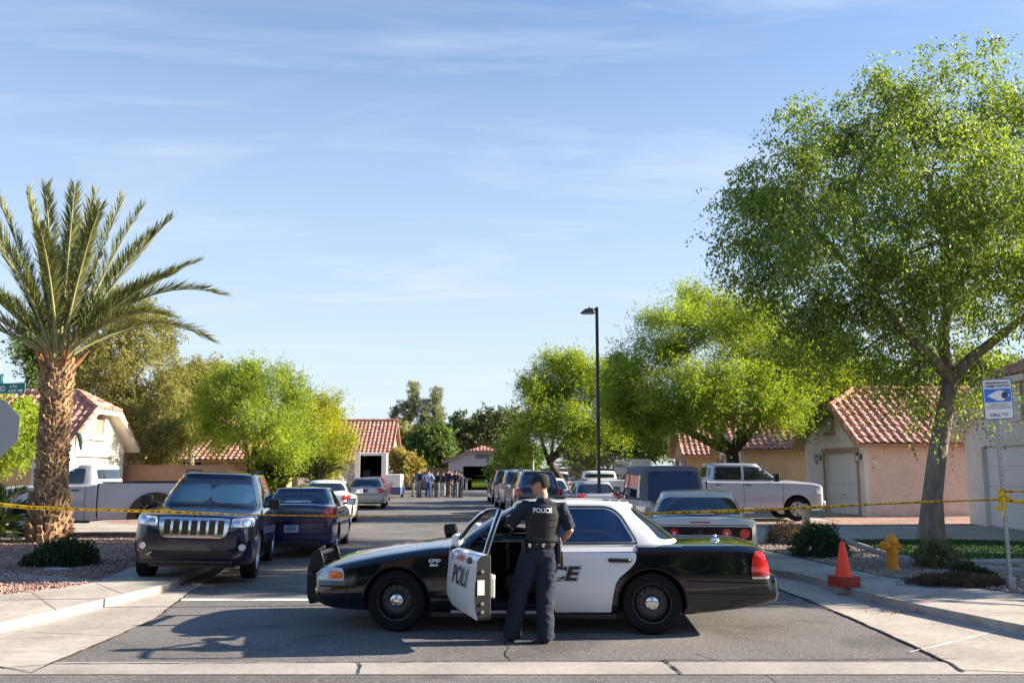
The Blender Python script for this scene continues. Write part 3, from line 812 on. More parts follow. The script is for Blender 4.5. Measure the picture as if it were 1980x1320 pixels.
# small concrete paths and driveways
sheet('path', gp([(-300, 1101), (0, 1107), (150, 1116), (192, 1122), (150, 1129), (60, 1121), (-300, 1116)], GZ), GZ + .004, M['concrete_grey'])
sheet('driveway', [(-40, 25.2), (-40, 22.6), (-8.0, 22.6), (kl(24) - 1.4, 22.9), (kl(28) - 1.4, 28), (-12, 29), (-17.2, 34.6), (-17.2, 40), (-30, 40)], GZ + .002, M['concrete'])
sheet('driveway', [(kr(23) + 1.4, 23.3), (kr(28) + 1.4, 27.6), (14.9, 28.8), (14.9, 23.0), (12, 22.9)], GZ + .002, M['concrete_grey'])
sheet('driveway', [(kr(30) + 1.4, 30.6), (kr(34) + 1.4, 35.4), (14.1, 41.5), (14.1, 35.9), (11, 34.0), (10.9, 30.9)], GZ + .002, M['concrete_grey'])
sheet('driveway', [(kr(44) + 1.4, 44), (kr(50) + 1.4, 50), (11.4, 50), (11.4, 44.5)], GZ + .002, M['concrete_grey'])
sheet('driveway', [(-7, 84), (-1, 84), (-1, 92), (-7, 92)], GZ + .002, M['concrete'])
sheet('red_gravel', [(kr(28) + 1.6, 27.8), (kr(30.5) + 1.6, 30.4), (11, 30.7), (11.2, 33.9), (13.9, 35.6), (17, 35.8), (17, 29.4), (14.7, 28.9)], GZ + .006, M['gravel_red'])
# lawn with its kerb
lawn = gp([(1650, 1046), (1750, 1045), (1900, 1046), (2000, 1050), (2400, 1060), (2400, 1092), (1990, 1084), (1870, 1086), (1790, 1084), (1735, 1077), (1690, 1062)], GZ)
sheet('lawn_soil', lawn, GZ + .01, M['grass'])
edge = [Vector((*p, GZ + 0.02)) for p in gp([(1638, 1048), (1665, 1057), (1695, 1068), (1735, 1080), (1790, 1088), (1870, 1090), (1990, 1088), (2400, 1096)], GZ)]
tag(MB().tube(edge, [(0.07, 0.07)] * len(edge), 8, ref=(0, 0, 1), rot=math.pi / 8).build('lawn_edging', M['concrete_grey'], smooth=30), kind='structure')
edge = [Vector((*p, GZ + 0.02)) for p in gp([(1850, 1098), (1900, 1100), (1990, 1107), (2400, 1130)], GZ)]
tag(MB().tube(edge, [(0.06, 0.06)] * len(edge), 8, ref=(0, 0, 1), rot=math.pi / 8).build('lawn_edging', M['concrete_grey'], smooth=30), kind='structure')
# painted stop line and cracks
a = G(330, 1159); b = G(700, 1157)
sheet('stop_line', [(a.x, a.y - .12), (1.2, a.y - .10), (1.2, a.y + .13), (a.x - .1, a.y + .11)], 0.0045, M['white_line'])
def crack(pts, w=0.018, z=0.0135, name='crack', m=None):
    P = [G(*p) for p in pts]; mb = MB(); Q = []
    for i in range(len(P) - 1):
        k = max(2, int((P[i + 1] - P[i]).length / 0.12))
        for j in range(k): Q.append(P[i].lerp(P[i + 1], j / k) + Vector((random.uniform(-1, 1), random.uniform(-1, 1), 0)) * 0.012)
    Q.append(P[-1])
    for i in range(len(Q) - 1):
        d = (Q[i + 1] - Q[i]).normalized(); nrm = Vector((-d.y, d.x, 0)) * w * random.uniform(.4, 1)
        mb.add([Q[i] - nrm + Vector((0, 0, z)), Q[i + 1] - nrm + Vector((0, 0, z)), Q[i + 1] + nrm + Vector((0, 0, z)), Q[i] + nrm + Vector((0, 0, z))], [(0, 1, 2, 3)])
    tag(mb.build(name, m or M['crack'], smooth=0, fix=False), kind='structure')
crack([(693, 1281), (698, 1290), (694, 1304)])
crack([(1286, 1276), (1300, 1290), (1318, 1304)])
crack([(100, 1284), (205, 1240), (305, 1194), (372, 1142)], 0.02)
crack([(1862, 1300), (1850, 1290), (1735, 1235), (1640, 1193), (1500, 1137)], 0.02)
crack([(30, 1222), (120, 1226), (205, 1230)], 0.006)
crack([(975, 1240), (983, 1252), (978, 1266), (988, 1278)], 0.010, 0.004)
crack([(98, 1284), (700, 1281), (1286, 1277), (1850, 1274)], 0.012, 0.010)
crack([(1340, 1262), (1470, 1300), (1500, 1318)], 0.006, 0.003)
crack([(1760, 1262), (1840, 1243), (1960, 1212)], 0.02, 0.013, 'joint', M['white_line'])
crack([(0, 1290), (60, 1302), (98, 1284)], 0.012, 0.013, 'joint')
def joint(a, b, z=GZ):
    A, B = G(*a, z), G(*b, z); d = (B - A).normalized(); n = Vector((-d.y, d.x, 0)) * 0.008
    up = Vector((0, 0, 0.003))
    tag(MB().add([A - n + up, B - n + up, B + n + up, A + n + up], [(0, 1, 2, 3)]).build('sidewalk_joint', M['trim_brown'], smooth=0, fix=False), kind='structure')
joint((1480, 1082), (1640, 1090)); joint((1625, 1128), (1700, 1113)); joint((1770, 1164), (1850, 1134)); joint((1545, 1107), (1590, 1090))
joint((190, 1125), (330, 1127)); joint((110, 1179), (60, 1143)); joint((240, 1148), (185, 1126))

# short grass on the lawn
rng = np.random.default_rng(3)
def leaf_mesh(name, pos, dirs, sides, L, Wd, m, parent=None):
    """one mesh of many four-sided leaves. pos,dirs,sides: (n,3)"""
    n = len(pos); L = np.broadcast_to(L, (n,))[:, None]; Wd = np.broadcast_to(Wd, (n,))[:, None]
    v = np.empty((n, 4, 3), np.float32)
    v[:, 0] = pos; v[:, 1] = pos + dirs * L * 0.45 + sides * Wd * 0.5; v[:, 2] = pos + dirs * L; v[:, 3] = pos + dirs * L * 0.45 - sides * Wd * 0.5
    me = bpy.data.meshes.new(name)
    me.vertices.add(n * 4); me.vertices.foreach_set('co', v.reshape(-1))
    me.loops.add(n * 4); me.loops.foreach_set('vertex_index', np.arange(n * 4, dtype=np.int32))
    me.polygons.add(n); me.polygons.foreach_set('loop_start', np.arange(0, n * 4, 4, dtype=np.int32))
    me.update(calc_edges=True)
    me.materials.append(m)
    o = bpy.data.objects.new(name, me); col.objects.link(o); o.parent = parent
    return o
def unit(a): return a / np.maximum(1e-6, np.linalg.norm(a, axis=1, keepdims=True))
def in_poly(x, y, poly):
    c = np.zeros(len(x), bool); n = len(poly)
    for i in range(n):
        x1, y1 = poly[i]; x2, y2 = poly[(i + 1) % n]
        if y1 == y2: continue
        c ^= ((y1 > y) != (y2 > y)) & (x < (x2 - x1) * (y - y1) / (y2 - y1) + x1)
    return c
xs = rng.uniform(6, 16, 60000); ys = rng.uniform(16, 23, 60000)
k = in_poly(xs, ys, lawn); xs, ys = xs[k], ys[k]; n = len(xs)
d = unit(np.c_[rng.normal(0, .4, n), rng.normal(0, .4, n), np.ones(n)]); sd = unit(np.c_[rng.normal(0, 1, n), rng.normal(0, 1, n), np.zeros(n)])
tag(leaf_mesh('grass', np.c_[xs, ys, np.full(n, GZ + .008)], d, sd, rng.uniform(.03, .07, n), 0.02, M['grass']), 'short green lawn around the foot of the big tree', 'grass', kind='stuff')
# loose stones on the gravel beds
def stones(name, m, npt, box, ok, label):
    x = rng.uniform(box[0], box[1], npt); y = rng.uniform(box[2], box[3], npt); k = ok(x, y); x, y = x[k], y[k]; n = len(x)
    s = rng.uniform(0.012, 0.035, n)
    base = np.array([(1, 0, 0), (0, 1, 0), (-1, 0, 0), (0, -1, 0), (0, 0, 1), (0, 0, -.6)])
    F = np.array([(0, 1, 4), (1, 2, 4), (2, 3, 4), (3, 0, 4), (1, 0, 5), (2, 1, 5), (3, 2, 5), (0, 3, 5)])
    V = base[None] * s[:, None, None] * rng.uniform(.6, 1.3, (n, 6, 1)) + np.c_[x, y, np.full(n, GZ)][:, None]
    f = (F[None] + 6 * np.arange(n)[:, None, None]).reshape(-1)
    me = bpy.data.meshes.new(name); me.vertices.add(n * 6); me.vertices.foreach_set('co', V.reshape(-1).astype(np.float32))
    me.loops.add(len(f)); me.loops.foreach_set('vertex_index', f.astype(np.int32)); me.polygons.add(n * 8)
    me.polygons.foreach_set('loop_start', np.arange(0, len(f), 3, dtype=np.int32)); me.update(calc_edges=True)
    me.materials.append(m); o = bpy.data.objects.new(name, me); col.objects.link(o); tag(o, label, 'gravel', kind='stuff')
stones('gravel', M['gravel_red'], 26000, (-16, -6, 12.5, 25), lambda x, y: in_poly(x, y, ly), 'loose reddish gravel around the palm')
rpoly_r = ry
stones('gravel', M['gravel_tan'], 26000, (5, 14, 12.5, 22), lambda x, y: in_poly(x, y, rpoly_r) & ~in_poly(x, y, lawn), 'loose tan gravel beside the right sidewalk')
# ------------------------------------------------------------------ houses
def tile_panel(O, U, V, poly, pitch=0.32, row=0.40, amp=0.045, seg=8):
    """real barrel tiles over a polygon given in (u along the eave, v up the slope)"""
    O, U, V = Vector(O), Vector(U).normalized(), Vector(V).normalized(); N = U.cross(V)
    if N.z < 0: N = -N
    us = [p[0] for p in poly]; vs = [p[1] for p in poly]
    u0, u1, v0, v1 = min(us), max(us), min(vs), max(vs)
    nu = max(1, int((u1 - u0) / (pitch / seg))); nr = max(1, int(math.ceil((v1 - v0) / row)))
    uu = np.linspace(u0, u1, nu + 1); vv = []; hh = []
    for k in range(nr):
        vv += [v0 + k * row - 0.02, min(v1, v0 + (k + 1) * row - 0.02)]; hh += [0.05, 0.012]
    ph = ((uu - u0) / pitch) % 1.0
    wave = np.where(ph < 0.62, np.sin(ph / 0.62 * np.pi), -0.35 * np.sin((ph - 0.62) / 0.38 * np.pi)) * amp
    pts = np.empty((len(vv), nu + 1, 3)); On, Un, Vn, Nn = map(np.array, (O, U, V, N))
    jit = rng.normal(0, .004, (nr, int((u1 - u0) / pitch) + 2))
    for i in range(len(vv)):
        jj = jit[i // 2][((uu - u0) / pitch).astype(int)]
        pts[i] = On + Un * uu[:, None] + Vn * vv[i] + Nn * (wave * (1.0 if i % 2 == 0 else 0.82) + hh[i] + jj)[:, None]
    cu = (uu[:-1] + uu[1:]) / 2; F = []
    for i in range(len(vv) - 1):
        vm = (vv[i] + vv[i + 1]) / 2
        ok = in_poly(cu, np.full(nu, vm + 1e-4), poly)
        for j in np.nonzero(ok)[0]:
            a = i * (nu + 1) + j; F.append((a, a + 1, a + nu + 2, a + nu + 1))
    mb = MB(); mb.v = [tuple(p) for p in pts.reshape(-1, 3)]; mb.f = F
    return mb
def cap_tiles(a, b, r=0.11, step=0.38):
    a, b = Vector(a), Vector(b); mb = MB(); L = (b - a).length; k = max(1, int(L / step)); d = (b - a) / k
    for i in range(k):
        p = a + d * i; mb.tube([p - d * .08, p + d * 1.0], [(r * 1.08, r), (r * .86, r * .8)], 10, ref=(0, 0, 1))
    return mb
def slab(O, U, V, poly, t0=-0.02, t1=-0.16):
    O, U, V = Vector(O), Vector(U).normalized(), Vector(V).normalized(); N = U.cross(V)
    if N.z < 0: N = -N
    n = len(poly); mb = MB()
    mb.add([O + U * p[0] + V * p[1] + N * t0 for p in poly] + [O + U * p[0] + V * p[1] + N * t1 for p in poly],
           [tuple(range(n)), tuple(range(n, 2 * n))[::-1]] + [(i, (i + 1) % n, n + (i + 1) % n, n + i) for i in range(n)])
    return mb
def clean_clip_body(parent, name, mb, m): return mb.build(name, m, parent, smooth=60, fix=False)

def garage_house(name, label, loc, rz, W, L, ze, zr, wall, side_m, trim, door=(None), zclip=None, ov=0.45, vent='vent', lamps=True, doorm=None, gable_m=None, open_garage=False, group=None):
    """gabled wing: front faces local +x, width W along y, eaves at ze, ridge at zr; the gable peak is clipped by a small hip"""
    root = thing(name, label, 'house', loc, rz=rz, group=group)
    sl = (zr - ze) / (W / 2)
    zc = zclip or (zr - 0.75); hc = (zr - zc) / sl           # half width of the clipped edge
    back = (zr - zc) / sl + 0.0                              # hip runs back as far as it is wide
    dw, dh, dy = door if door else (0, 0, 0)
    # walls: front with door opening, butted round the side walls
    f = MB()
    T = 0.18
    g = [(-W / 2, ze - .05), (-hc + 0.02, zc - 0.1), (hc - 0.02, zc - 0.1), (W / 2, ze - .05)]
    if door:
        y0, y1 = dy - dw / 2, dy + dw / 2
        f.prism([(-W / 2, 0), (y0, 0), (y0, dh), (-W / 2, dh)], 0, -T, 'yz')
        f.prism([(y1, 0), (W / 2, 0), (W / 2, dh), (y1, dh)], 0, -T, 'yz')
        f.prism([(-W / 2, dh), (W / 2, dh), (W / 2, ze - .05), (hc, zc - 0.1), (-hc, zc - 0.1), (-W / 2, ze - .05)], 0, -T, 'yz')
    else:
        f.prism([(-W / 2, 0), (W / 2, 0), (W / 2, ze - .05), (hc, zc - 0.1), (-hc, zc - 0.1), (-W / 2, ze - .05)], 0, -T, 'yz')
    f.build('front_wall', gable_m or wall, root, smooth=0)
    for s in (1, -1):
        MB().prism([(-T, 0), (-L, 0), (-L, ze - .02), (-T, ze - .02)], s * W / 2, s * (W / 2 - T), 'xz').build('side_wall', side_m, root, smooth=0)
    MB().box((-L + T / 2, 0, (ze - .02) / 2), (T - .01, W - 2 * T - .01, ze - .02)).build('back_wall', side_m, root, smooth=0)
    # roof
    so = ov * sl
    Ls = math.hypot(W / 2 + ov, (W / 2 + ov) * sl)
    rf = MB(); un = MB()
    for s in (1, -1):
        O = (ov, s * (W / 2 + ov), ze - so); U = (-1, 0, 0); V = (0, -s, sl)
        vc = Ls * (1 - hc / (W / 2 + ov)); tot = L + 2 * ov
        poly = [(0, 0), (tot, 0), (tot, Ls), (back + ov, Ls), (0, vc)]
        a = tile_panel(O, U, V, poly); rf.add(a.v, a.f)
        a = slab(O, U, V, poly); un.add(a.v, a.f)
    hl = math.hypot(back + ov, zr - zc)
    O = (ov, -hc, zc); U = (0, 1, 0); V = (-(back + ov), 0, zr - zc)
    poly = [(0, 0), (2 * hc, 0), (hc, hl)]
    a = tile_panel(O, U, V, poly); rf.add(a.v, a.f)
    a = slab(O, U, V, poly); un.add(a.v, a.f)
    roof = rf.build('roof', M['tile'], root, smooth=50, fix=False)
    un.build('eaves', trim, roof, smooth=0)
    cp = cap_tiles((-back - .05, 0, zr + .06), (-L - ov, 0, zr + .06))
    for s in (1, -1):
        cp.add(*(lambda m: (m.v, m.f))(cap_tiles((ov, s * hc, zc + .05), (-back, 0, zr + .08))))
        cp.add(*(lambda m: (m.v, m.f))(cap_tiles((ov - .04, s * (W / 2 + ov), ze - so + .05), (ov - .04, s * hc, zc + .05), 0.10)))
    cp.build('ridge_tiles', M['tile'], roof, smooth=50)
    fb = MB()
    for s in (1, -1):
        a, b = Vector((ov + .03, s * (W / 2 + ov), ze - so - .08)), Vector((ov + .03, s * hc, zc - .08))
        fb.add([a + Vector((0, 0, -.09)), a + Vector((0, 0, .10)), b + Vector((0, 0, .10)), b + Vector((0, 0, -.09))] + [p + Vector((-.04, 0, 0)) for p in (a + Vector((0, 0, -.09)), a + Vector((0, 0, .10)), b + Vector((0, 0, .10)), b + Vector((0, 0, -.09)))],
               [(0, 1, 2, 3), (7, 6, 5, 4), (0, 4, 5, 1), (1, 5, 6, 2), (2, 6, 7, 3), (3, 7, 4, 0)])
    fb.box((ov + .012, 0, zc - .075), (.044, 2 * hc - .01, .18))
    fb.build('fascia', trim, roof, smooth=0)
    if door and not open_garage:
        d = MB(); n = 4; ph = (dh) / n
        for k in range(n): d.box((-T * .75, dy, ph * (k + .5)), (.05, dw, ph - .018))
        d.box((-T * .75 - .012, dy, dh / 2), (.024, dw, dh))
        gd = d.build('garage_door', doorm or M['garage_door'], root, smooth=0, bevel=.006)
        MB().box((-T * .75 + .04, dy, .75), (.03, .12, .04)).build('handle', M['dark'], gd)
    if door:
        t = MB(); t.box((.018, dy, dh + .10), (.05, dw + .46, .22))
        for s in (1, -1): t.box((.012, dy + s * (dw / 2 + .10), dh / 2 - .006), (.03, .18, dh - .012))
        t.build('door_surround', trim, root, smooth=0)
    if vent == 'vent':
        zv = (ze + zc) / 2 + .12; vh = (zc - ze) * 0.78
        v = MB(); v.box((.045, 0, zv), (.07, .62, vh + .16)); v.box((.07, 0, zv - vh / 2 - .10), (.12, .82, .16))
        vt = v.build('gable_vent', trim, root, smooth=0)
        l = MB()
        for k in range(9): l.box((.092, 0, zv - vh / 2 + vh * (k + .5) / 9), (.03, .44, vh / 9 * .6), Matrix.Rotation(.5, 3, 'Y'))
        l.build('louvres', M['white'], vt, smooth=0)
    elif vent == 'niche':
        zv = (ze + zc) / 2 + .16
        v = MB(); pr = rpoly([(-.5, zv - .75), (.5, zv - .75), (.5, zv + .62), (-.5, zv + .62)], .02)
        v.box((.05, -.47, zv), (.10, .22, 1.5)); v.box((.05, .47, zv), (.10, .22, 1.5)); v.box((.05, 0, zv + .62), (.10, .72, .26)); v.box((.06, 0, zv - .72), (.14, 1.3, .12))
        vt = v.build('niche_frame', gable_m or wall, root, smooth=0)
        MB().prism(rpoly([(-.30, zv - .5), (.30, zv - .5), (.30, zv + .44), (-.30, zv + .44)], [.01, .01, .28, .28], 6), .004, .02, 'yz').build('niche', M['trim_brown'], vt, smooth=0)
    if lamps:
        for s in (1, -1):
            y = dy + s * (dw / 2 + .42);
            if abs(y) > W / 2 - .1: y = math.copysign(W / 2 - .14, y)
            z = dh - .15
            a = MB(); a.box((.03, y, z), (.03, .10, .22)); a.tube([(.04, y, z + .08), (.12, y, z + .16), (.19, y, z + .10)], .012, 6)
            a.tube([(.19, y, z + .12), (.19, y, z + .06)], [.02, .085], 6); a.tube([(.19, y, z - .20), (.19, y, z - .24)], [.07, .03], 6)
            for q in range(4):
                an = R(45 + 90 * q); a.tube([(.19 + .075 * math.cos(an), y + .075 * math.sin(an), z + .06), (.19 + .06 * math.cos(an), y + .06 * math.sin(an), z - .20)], .008, 4)
            lp = a.build('wall_lamp', M['dark'], root)
            MB().tube([(.19, y, z + .05), (.19, y, z - .19)], [.06, .045], 8).build('lamp_glass', M['lamp_glass'], lp)
    return root

# right-hand houses face the street to their left
garage_house('house', 'peach stucco garage wing with tile roof and gable vent, right of the silver crew-cab pickup', (12.95, 36.9, GZ), R(180 + 4), 5.6, 9.0, 3.0, 4.95, M['stucco_white'], M['stucco_peach'], M['trim_brown'], door=(2.55 + .35, 2.35, 0.75), group='tile roofed stucco houses')
garage_house('house', 'white stucco house with wide garage door behind the crime watch sign', (14.45, 25.85, GZ), R(180 - 3.6), 7.4, 9.0, 3.0, 5.2, M['stucco_white'], M['stucco_white'], M['stucco_white'], door=(4.9, 2.42, 0.0), zclip=4.3, lamps=False, group='tile roofed stucco houses')
garage_house('house', 'yellow stucco wall under a short tile roof beyond the pickup bonnet', (11.3, 47.4, GZ), R(180 - 3.6), 6.2, 9.0, 2.95, 4.7, M['stucco_white'], M['stucco_yellow'], M['trim_brown'], door=(4.4, 2.3, 0), group='tile roofed stucco houses')
garage_house('house', 'tan house with tile roof showing under the big yellow-green tree', (11.2, 60.5, GZ), R(180 - 3.6), 7.0, 9.0, 2.9, 5.0, M['stucco_tan'], M['stucco_tan'], M['trim_brown'], door=(4.4, 2.3, 0), group='tile roofed stucco houses')
# left-hand house, sunlit gable towards the street
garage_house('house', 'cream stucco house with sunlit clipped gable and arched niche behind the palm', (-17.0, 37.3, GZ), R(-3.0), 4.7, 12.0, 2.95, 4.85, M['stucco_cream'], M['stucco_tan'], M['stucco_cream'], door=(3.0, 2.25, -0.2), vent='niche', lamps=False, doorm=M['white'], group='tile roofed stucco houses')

def plain_house(name, label, x0, x1, Y, depth, ze, zr, wall, rise_m=None, windows=(), hip=0.0, ov=.4, group=None, rz=0):
    """house whose long wall and roof slope face the camera"""
    root = thing(name, label, 'house', ((x0 + x1) / 2, Y, 0), rz=rz, group=group); W = x1 - x0
    wl = MB().box((0, depth / 2, ze / 2), (W, depth, ze));
    wl.build('wall', wall, root, smooth=0)
    rf = MB(); un = MB(); run = depth / 2 + ov; sl = (zr - ze) / (depth / 2)
    for s in (-1, 1):
        O = (-W / 2 - ov, depth / 2 + s * run, ze - ov * sl); V = (0, -s, sl); Ls = math.hypot(run, run * sl)
        poly = [(0, 0), (W + 2 * ov, 0), (W + 2 * ov - hip, Ls), (hip, Ls)]
        a = tile_panel(O, (1, 0, 0), V, poly); rf.add(a.v, a.f); a = slab(O, (1, 0, 0), V, poly); un.add(a.v, a.f)
    if not hip:
        for s in (1, -1): un.prism([(0, ze - .02), (depth, ze - .02), (depth / 2, zr - .12)], s * (W / 2 - .02), s * (W / 2 - .2), 'yz')
    else:
        for s in (1, -1):
            O = (s * (W / 2 + ov), depth / 2 + s * run * -1, ze - ov * sl); V = (-s * hip, 0, run * sl)
            l = math.hypot(hip, run * sl); poly = [(0, 0), (2 * run, 0), (run, l)]
            a = tile_panel(O, (0, s, 0), V, poly); rf.add(a.v, a.f); a = slab(O, (0, s, 0), V, poly); un.add(a.v, a.f)
    roof = rf.build('roof', M['tile'], root, smooth=50, fix=False); un.build('eaves', M['trim_brown'], roof, smooth=0)
    cap_tiles((-W / 2 - ov + hip, depth / 2, zr + ov * 0 + .08), (W / 2 + ov - hip, depth / 2, zr + .08)).build('ridge_tiles', M['tile'], roof)
    for (wx, wz, ww, wh) in windows:
        fr = MB().box((wx, -.02, wz), (ww + .16, .06, wh + .16)).build('window', M['stucco_white'], root, smooth=0)
        MB().box((wx, -.06, wz), (ww, .03, wh)).build('pane', M['glass'], fr, smooth=0)
    return root
plain_house('house', 'red ribbed tile roof house standing behind the white box truck', -14.5, -9.55, 70, 7.4, 2.75, 5.75, M['stucco_grey'], windows=[(1.3, 1.7, .9, 1.1)], group='tile roofed stucco houses', ov=.3)
plain_house('house', 'orange tan house with dark windows seen under the left yellow-green tree', -20.5, -14.0, 52, 7, 2.6, 4.3, M['stucco_tan'], windows=[(3.9, 2.15, 1.3, .5), (2.55, 2.2, .35, .35), (-1, 2.1, 1.2, .6)], hip=2.5, group='tile roofed stucco houses')
plain_house('house', 'pink roofed house half hidden behind the olive coloured trees', -29.0, -17.6, 56, 9, 3.6, 6.3, M['stucco_tan'], hip=3.0, group='tile roofed stucco houses')

# end of the street: low house with its garage open and a lime car inside
er = thing('house', 'grey house at the end of the street with its garage standing open', 'house', (-2.75, 84, 0), rz=0, group='tile roofed stucco houses')
W = 6.2; ze = 2.75; zr = 4.05
f = MB(); f.prism([(-W / 2, 0), (-1.75, 0), (-1.75, 2.15), (-W / 2, 2.15)], 0, .2, 'xz'); f.prism([(1.75, 0), (W / 2, 0), (W / 2, 2.15), (1.75, 2.15)], 0, .2, 'xz')
f.prism([(-W / 2, 2.15), (W / 2, 2.15), (W / 2, ze), (1.2, zr - .35), (-1.2, zr - .35), (-W / 2, ze)], 0, .2, 'xz'); f.build('front_wall', M['stucco_grey'], er, smooth=0)
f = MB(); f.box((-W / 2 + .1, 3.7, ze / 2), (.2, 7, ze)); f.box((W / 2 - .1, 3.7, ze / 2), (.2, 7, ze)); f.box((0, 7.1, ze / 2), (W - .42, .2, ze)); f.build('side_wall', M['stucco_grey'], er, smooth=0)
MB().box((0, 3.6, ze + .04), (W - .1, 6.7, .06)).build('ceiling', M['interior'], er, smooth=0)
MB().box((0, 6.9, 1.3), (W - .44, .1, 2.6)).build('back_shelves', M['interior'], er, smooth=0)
f = MB(); f.box((0, -.03, 3.05), (1.5, .05, .62)); vt = f.build('gable_vent', M['stucco_grey'], er, smooth=0)
MB().box((0, -.065, 3.05), (1.25, .03, .42)).build('louvres', M['grey_cloth'], vt, smooth=0)
rf = MB(); un = MB(); sl = (zr - ze) / (W / 2)
for s in (-1, 1):
    O = (s * (W / 2 + .55), -.5, ze - .55 * sl); V = (-s, 0, sl); Ls = math.hypot(W / 2 + .55, (W / 2 + .55) * sl)
    poly = [(0, 0), (8.5, 0), (8.5, Ls), (1.3, Ls), (0, Ls * .68)]
    a = tile_panel(O, (0, 1, 0), V, poly); rf.add(a.v, a.f); a = slab(O, (0, 1, 0), V, poly); un.add(a.v, a.f)
O = (-1.2, -.5, ze - .55 * sl + Ls * .68 * sl / math.hypot(1, sl)); V = (0, 1.3, (zr - O[2])); poly = [(0, 0), (2.4, 0), (1.2, math.hypot(1.3, zr - O[2]))]
a = tile_panel(O, (1, 0, 0), V, poly); rf.add(a.v, a.f); a = slab(O, (1, 0, 0), V, poly); un.add(a.v, a.f)
roof = rf.build('roof', M['tile'], er, smooth=50, fix=False); un.build('eaves', M['trim_brown'], roof, smooth=0)

# walls and small built things
def wall_between(name, label, a, b, h, m, t=.2, cap=True, cat='wall'):
    a, b = Vector((*a, 0)), Vector((*b, 0)); L = (b - a).length; ang = math.atan2((b - a).y, (b - a).x)
    root = thing(name, label, cat, a, rz=ang)
    MB().box((L / 2, 0, h / 2), (L, t, h)).build('wall', m, root, smooth=0, bevel=.01)
    if cap: MB().box((L / 2, 0, h + .03), (L + .02, t + .05, .06)).build('coping', m, root, smooth=0, bevel=.01)
    return root
wall_between('garden_wall', 'brown block garden wall behind the black car bonnet and the white pickup bed', (-17.3, 40.2), (-12.1, 39.8), 1.98, M['block_wall'])
wall_between('garden_wall', 'far brown block wall behind the crowd of people', (-13.5, 90), (-6.2, 89), 1.95, M['block_wall'])
wall_between('garden_wall', 'long block wall closing the gardens behind the right-hand trees', (0.6, 88), (11, 72), 1.9, M['block_wall'])
gw = thing('garden_gateway', 'small white gateway of posts and a beam left of the white car', 'gateway', (-12.6, 50, 0))
f = MB(); f.box((-.95, 0, .95), (.10, .25, 1.9)); f.box((.75, 0, .95), (.28, .3, 1.9)); f.box((0.15, 0, 2.03), (2.4, .34, .26)); f.build('frame', M['stucco_white'], gw, smooth=0, bevel=.01)
f = MB(); f.box((1.75, .1, .95), (.5, .3, 1.9)); f.box((2.6, .2, .85), (.4, .3, 1.7)); f.box((3.2, .3, .6), (1.6, .2, 1.2)); f.build('low_wall', M['stucco_white'], gw, smooth=0, bevel=.01)
# white arch seen between the lamp post and the jeep
ar = thing('archway', 'white stucco archway in the shade behind the street lamp', 'archway', (8.3, 62, 0))
def arch_poly(w, h, t, n=12):
    o = [(-w / 2 - t, 0), (-w / 2 - t, h + t + .35), (w / 2 + t, h + t + .35), (w / 2 + t, 0), (w / 2, 0)]
    o += [(w / 2 * math.cos(math.pi * k / n), h - w / 2 + w / 2 * math.sin(math.pi * k / n)) for k in range(n + 1)]
    return o + [(-w / 2, 0)]
for k, dx in enumerate((-.1,)):
    poly = arch_poly(1.7, 2.3, .55); mb = MB(); n = len(poly)
    tv, te, tf, *_ = delaunay_2d_cdt([Vector(p) for p in poly], [(i, (i + 1) % n) for i in range(n)], [], 1, 1e-6)
    mb.add([(p[0] + dx, 0, p[1]) for p in tv] + [(p[0] + dx, .6, p[1]) for p in tv], [tuple(q) for q in tf] + [tuple(i + len(tv) for i in q) for q in tf])
    mb.add([(p[0] + dx, 0, p[1]) for p in poly] + [(p[0] + dx, .6, p[1]) for p in poly], [(i, (i + 1) % n, n + (i + 1) % n, n + i) for i in range(n)])
    mb.build('arch_wall', M['stucco_white'], ar, smooth=0)
MB().box((2.6, .5, 1.0), (2.8, .3, 2.0)).build('side_wall', M['stucco_white'], ar, smooth=0)
ar.scale = (.85, .85, .8)
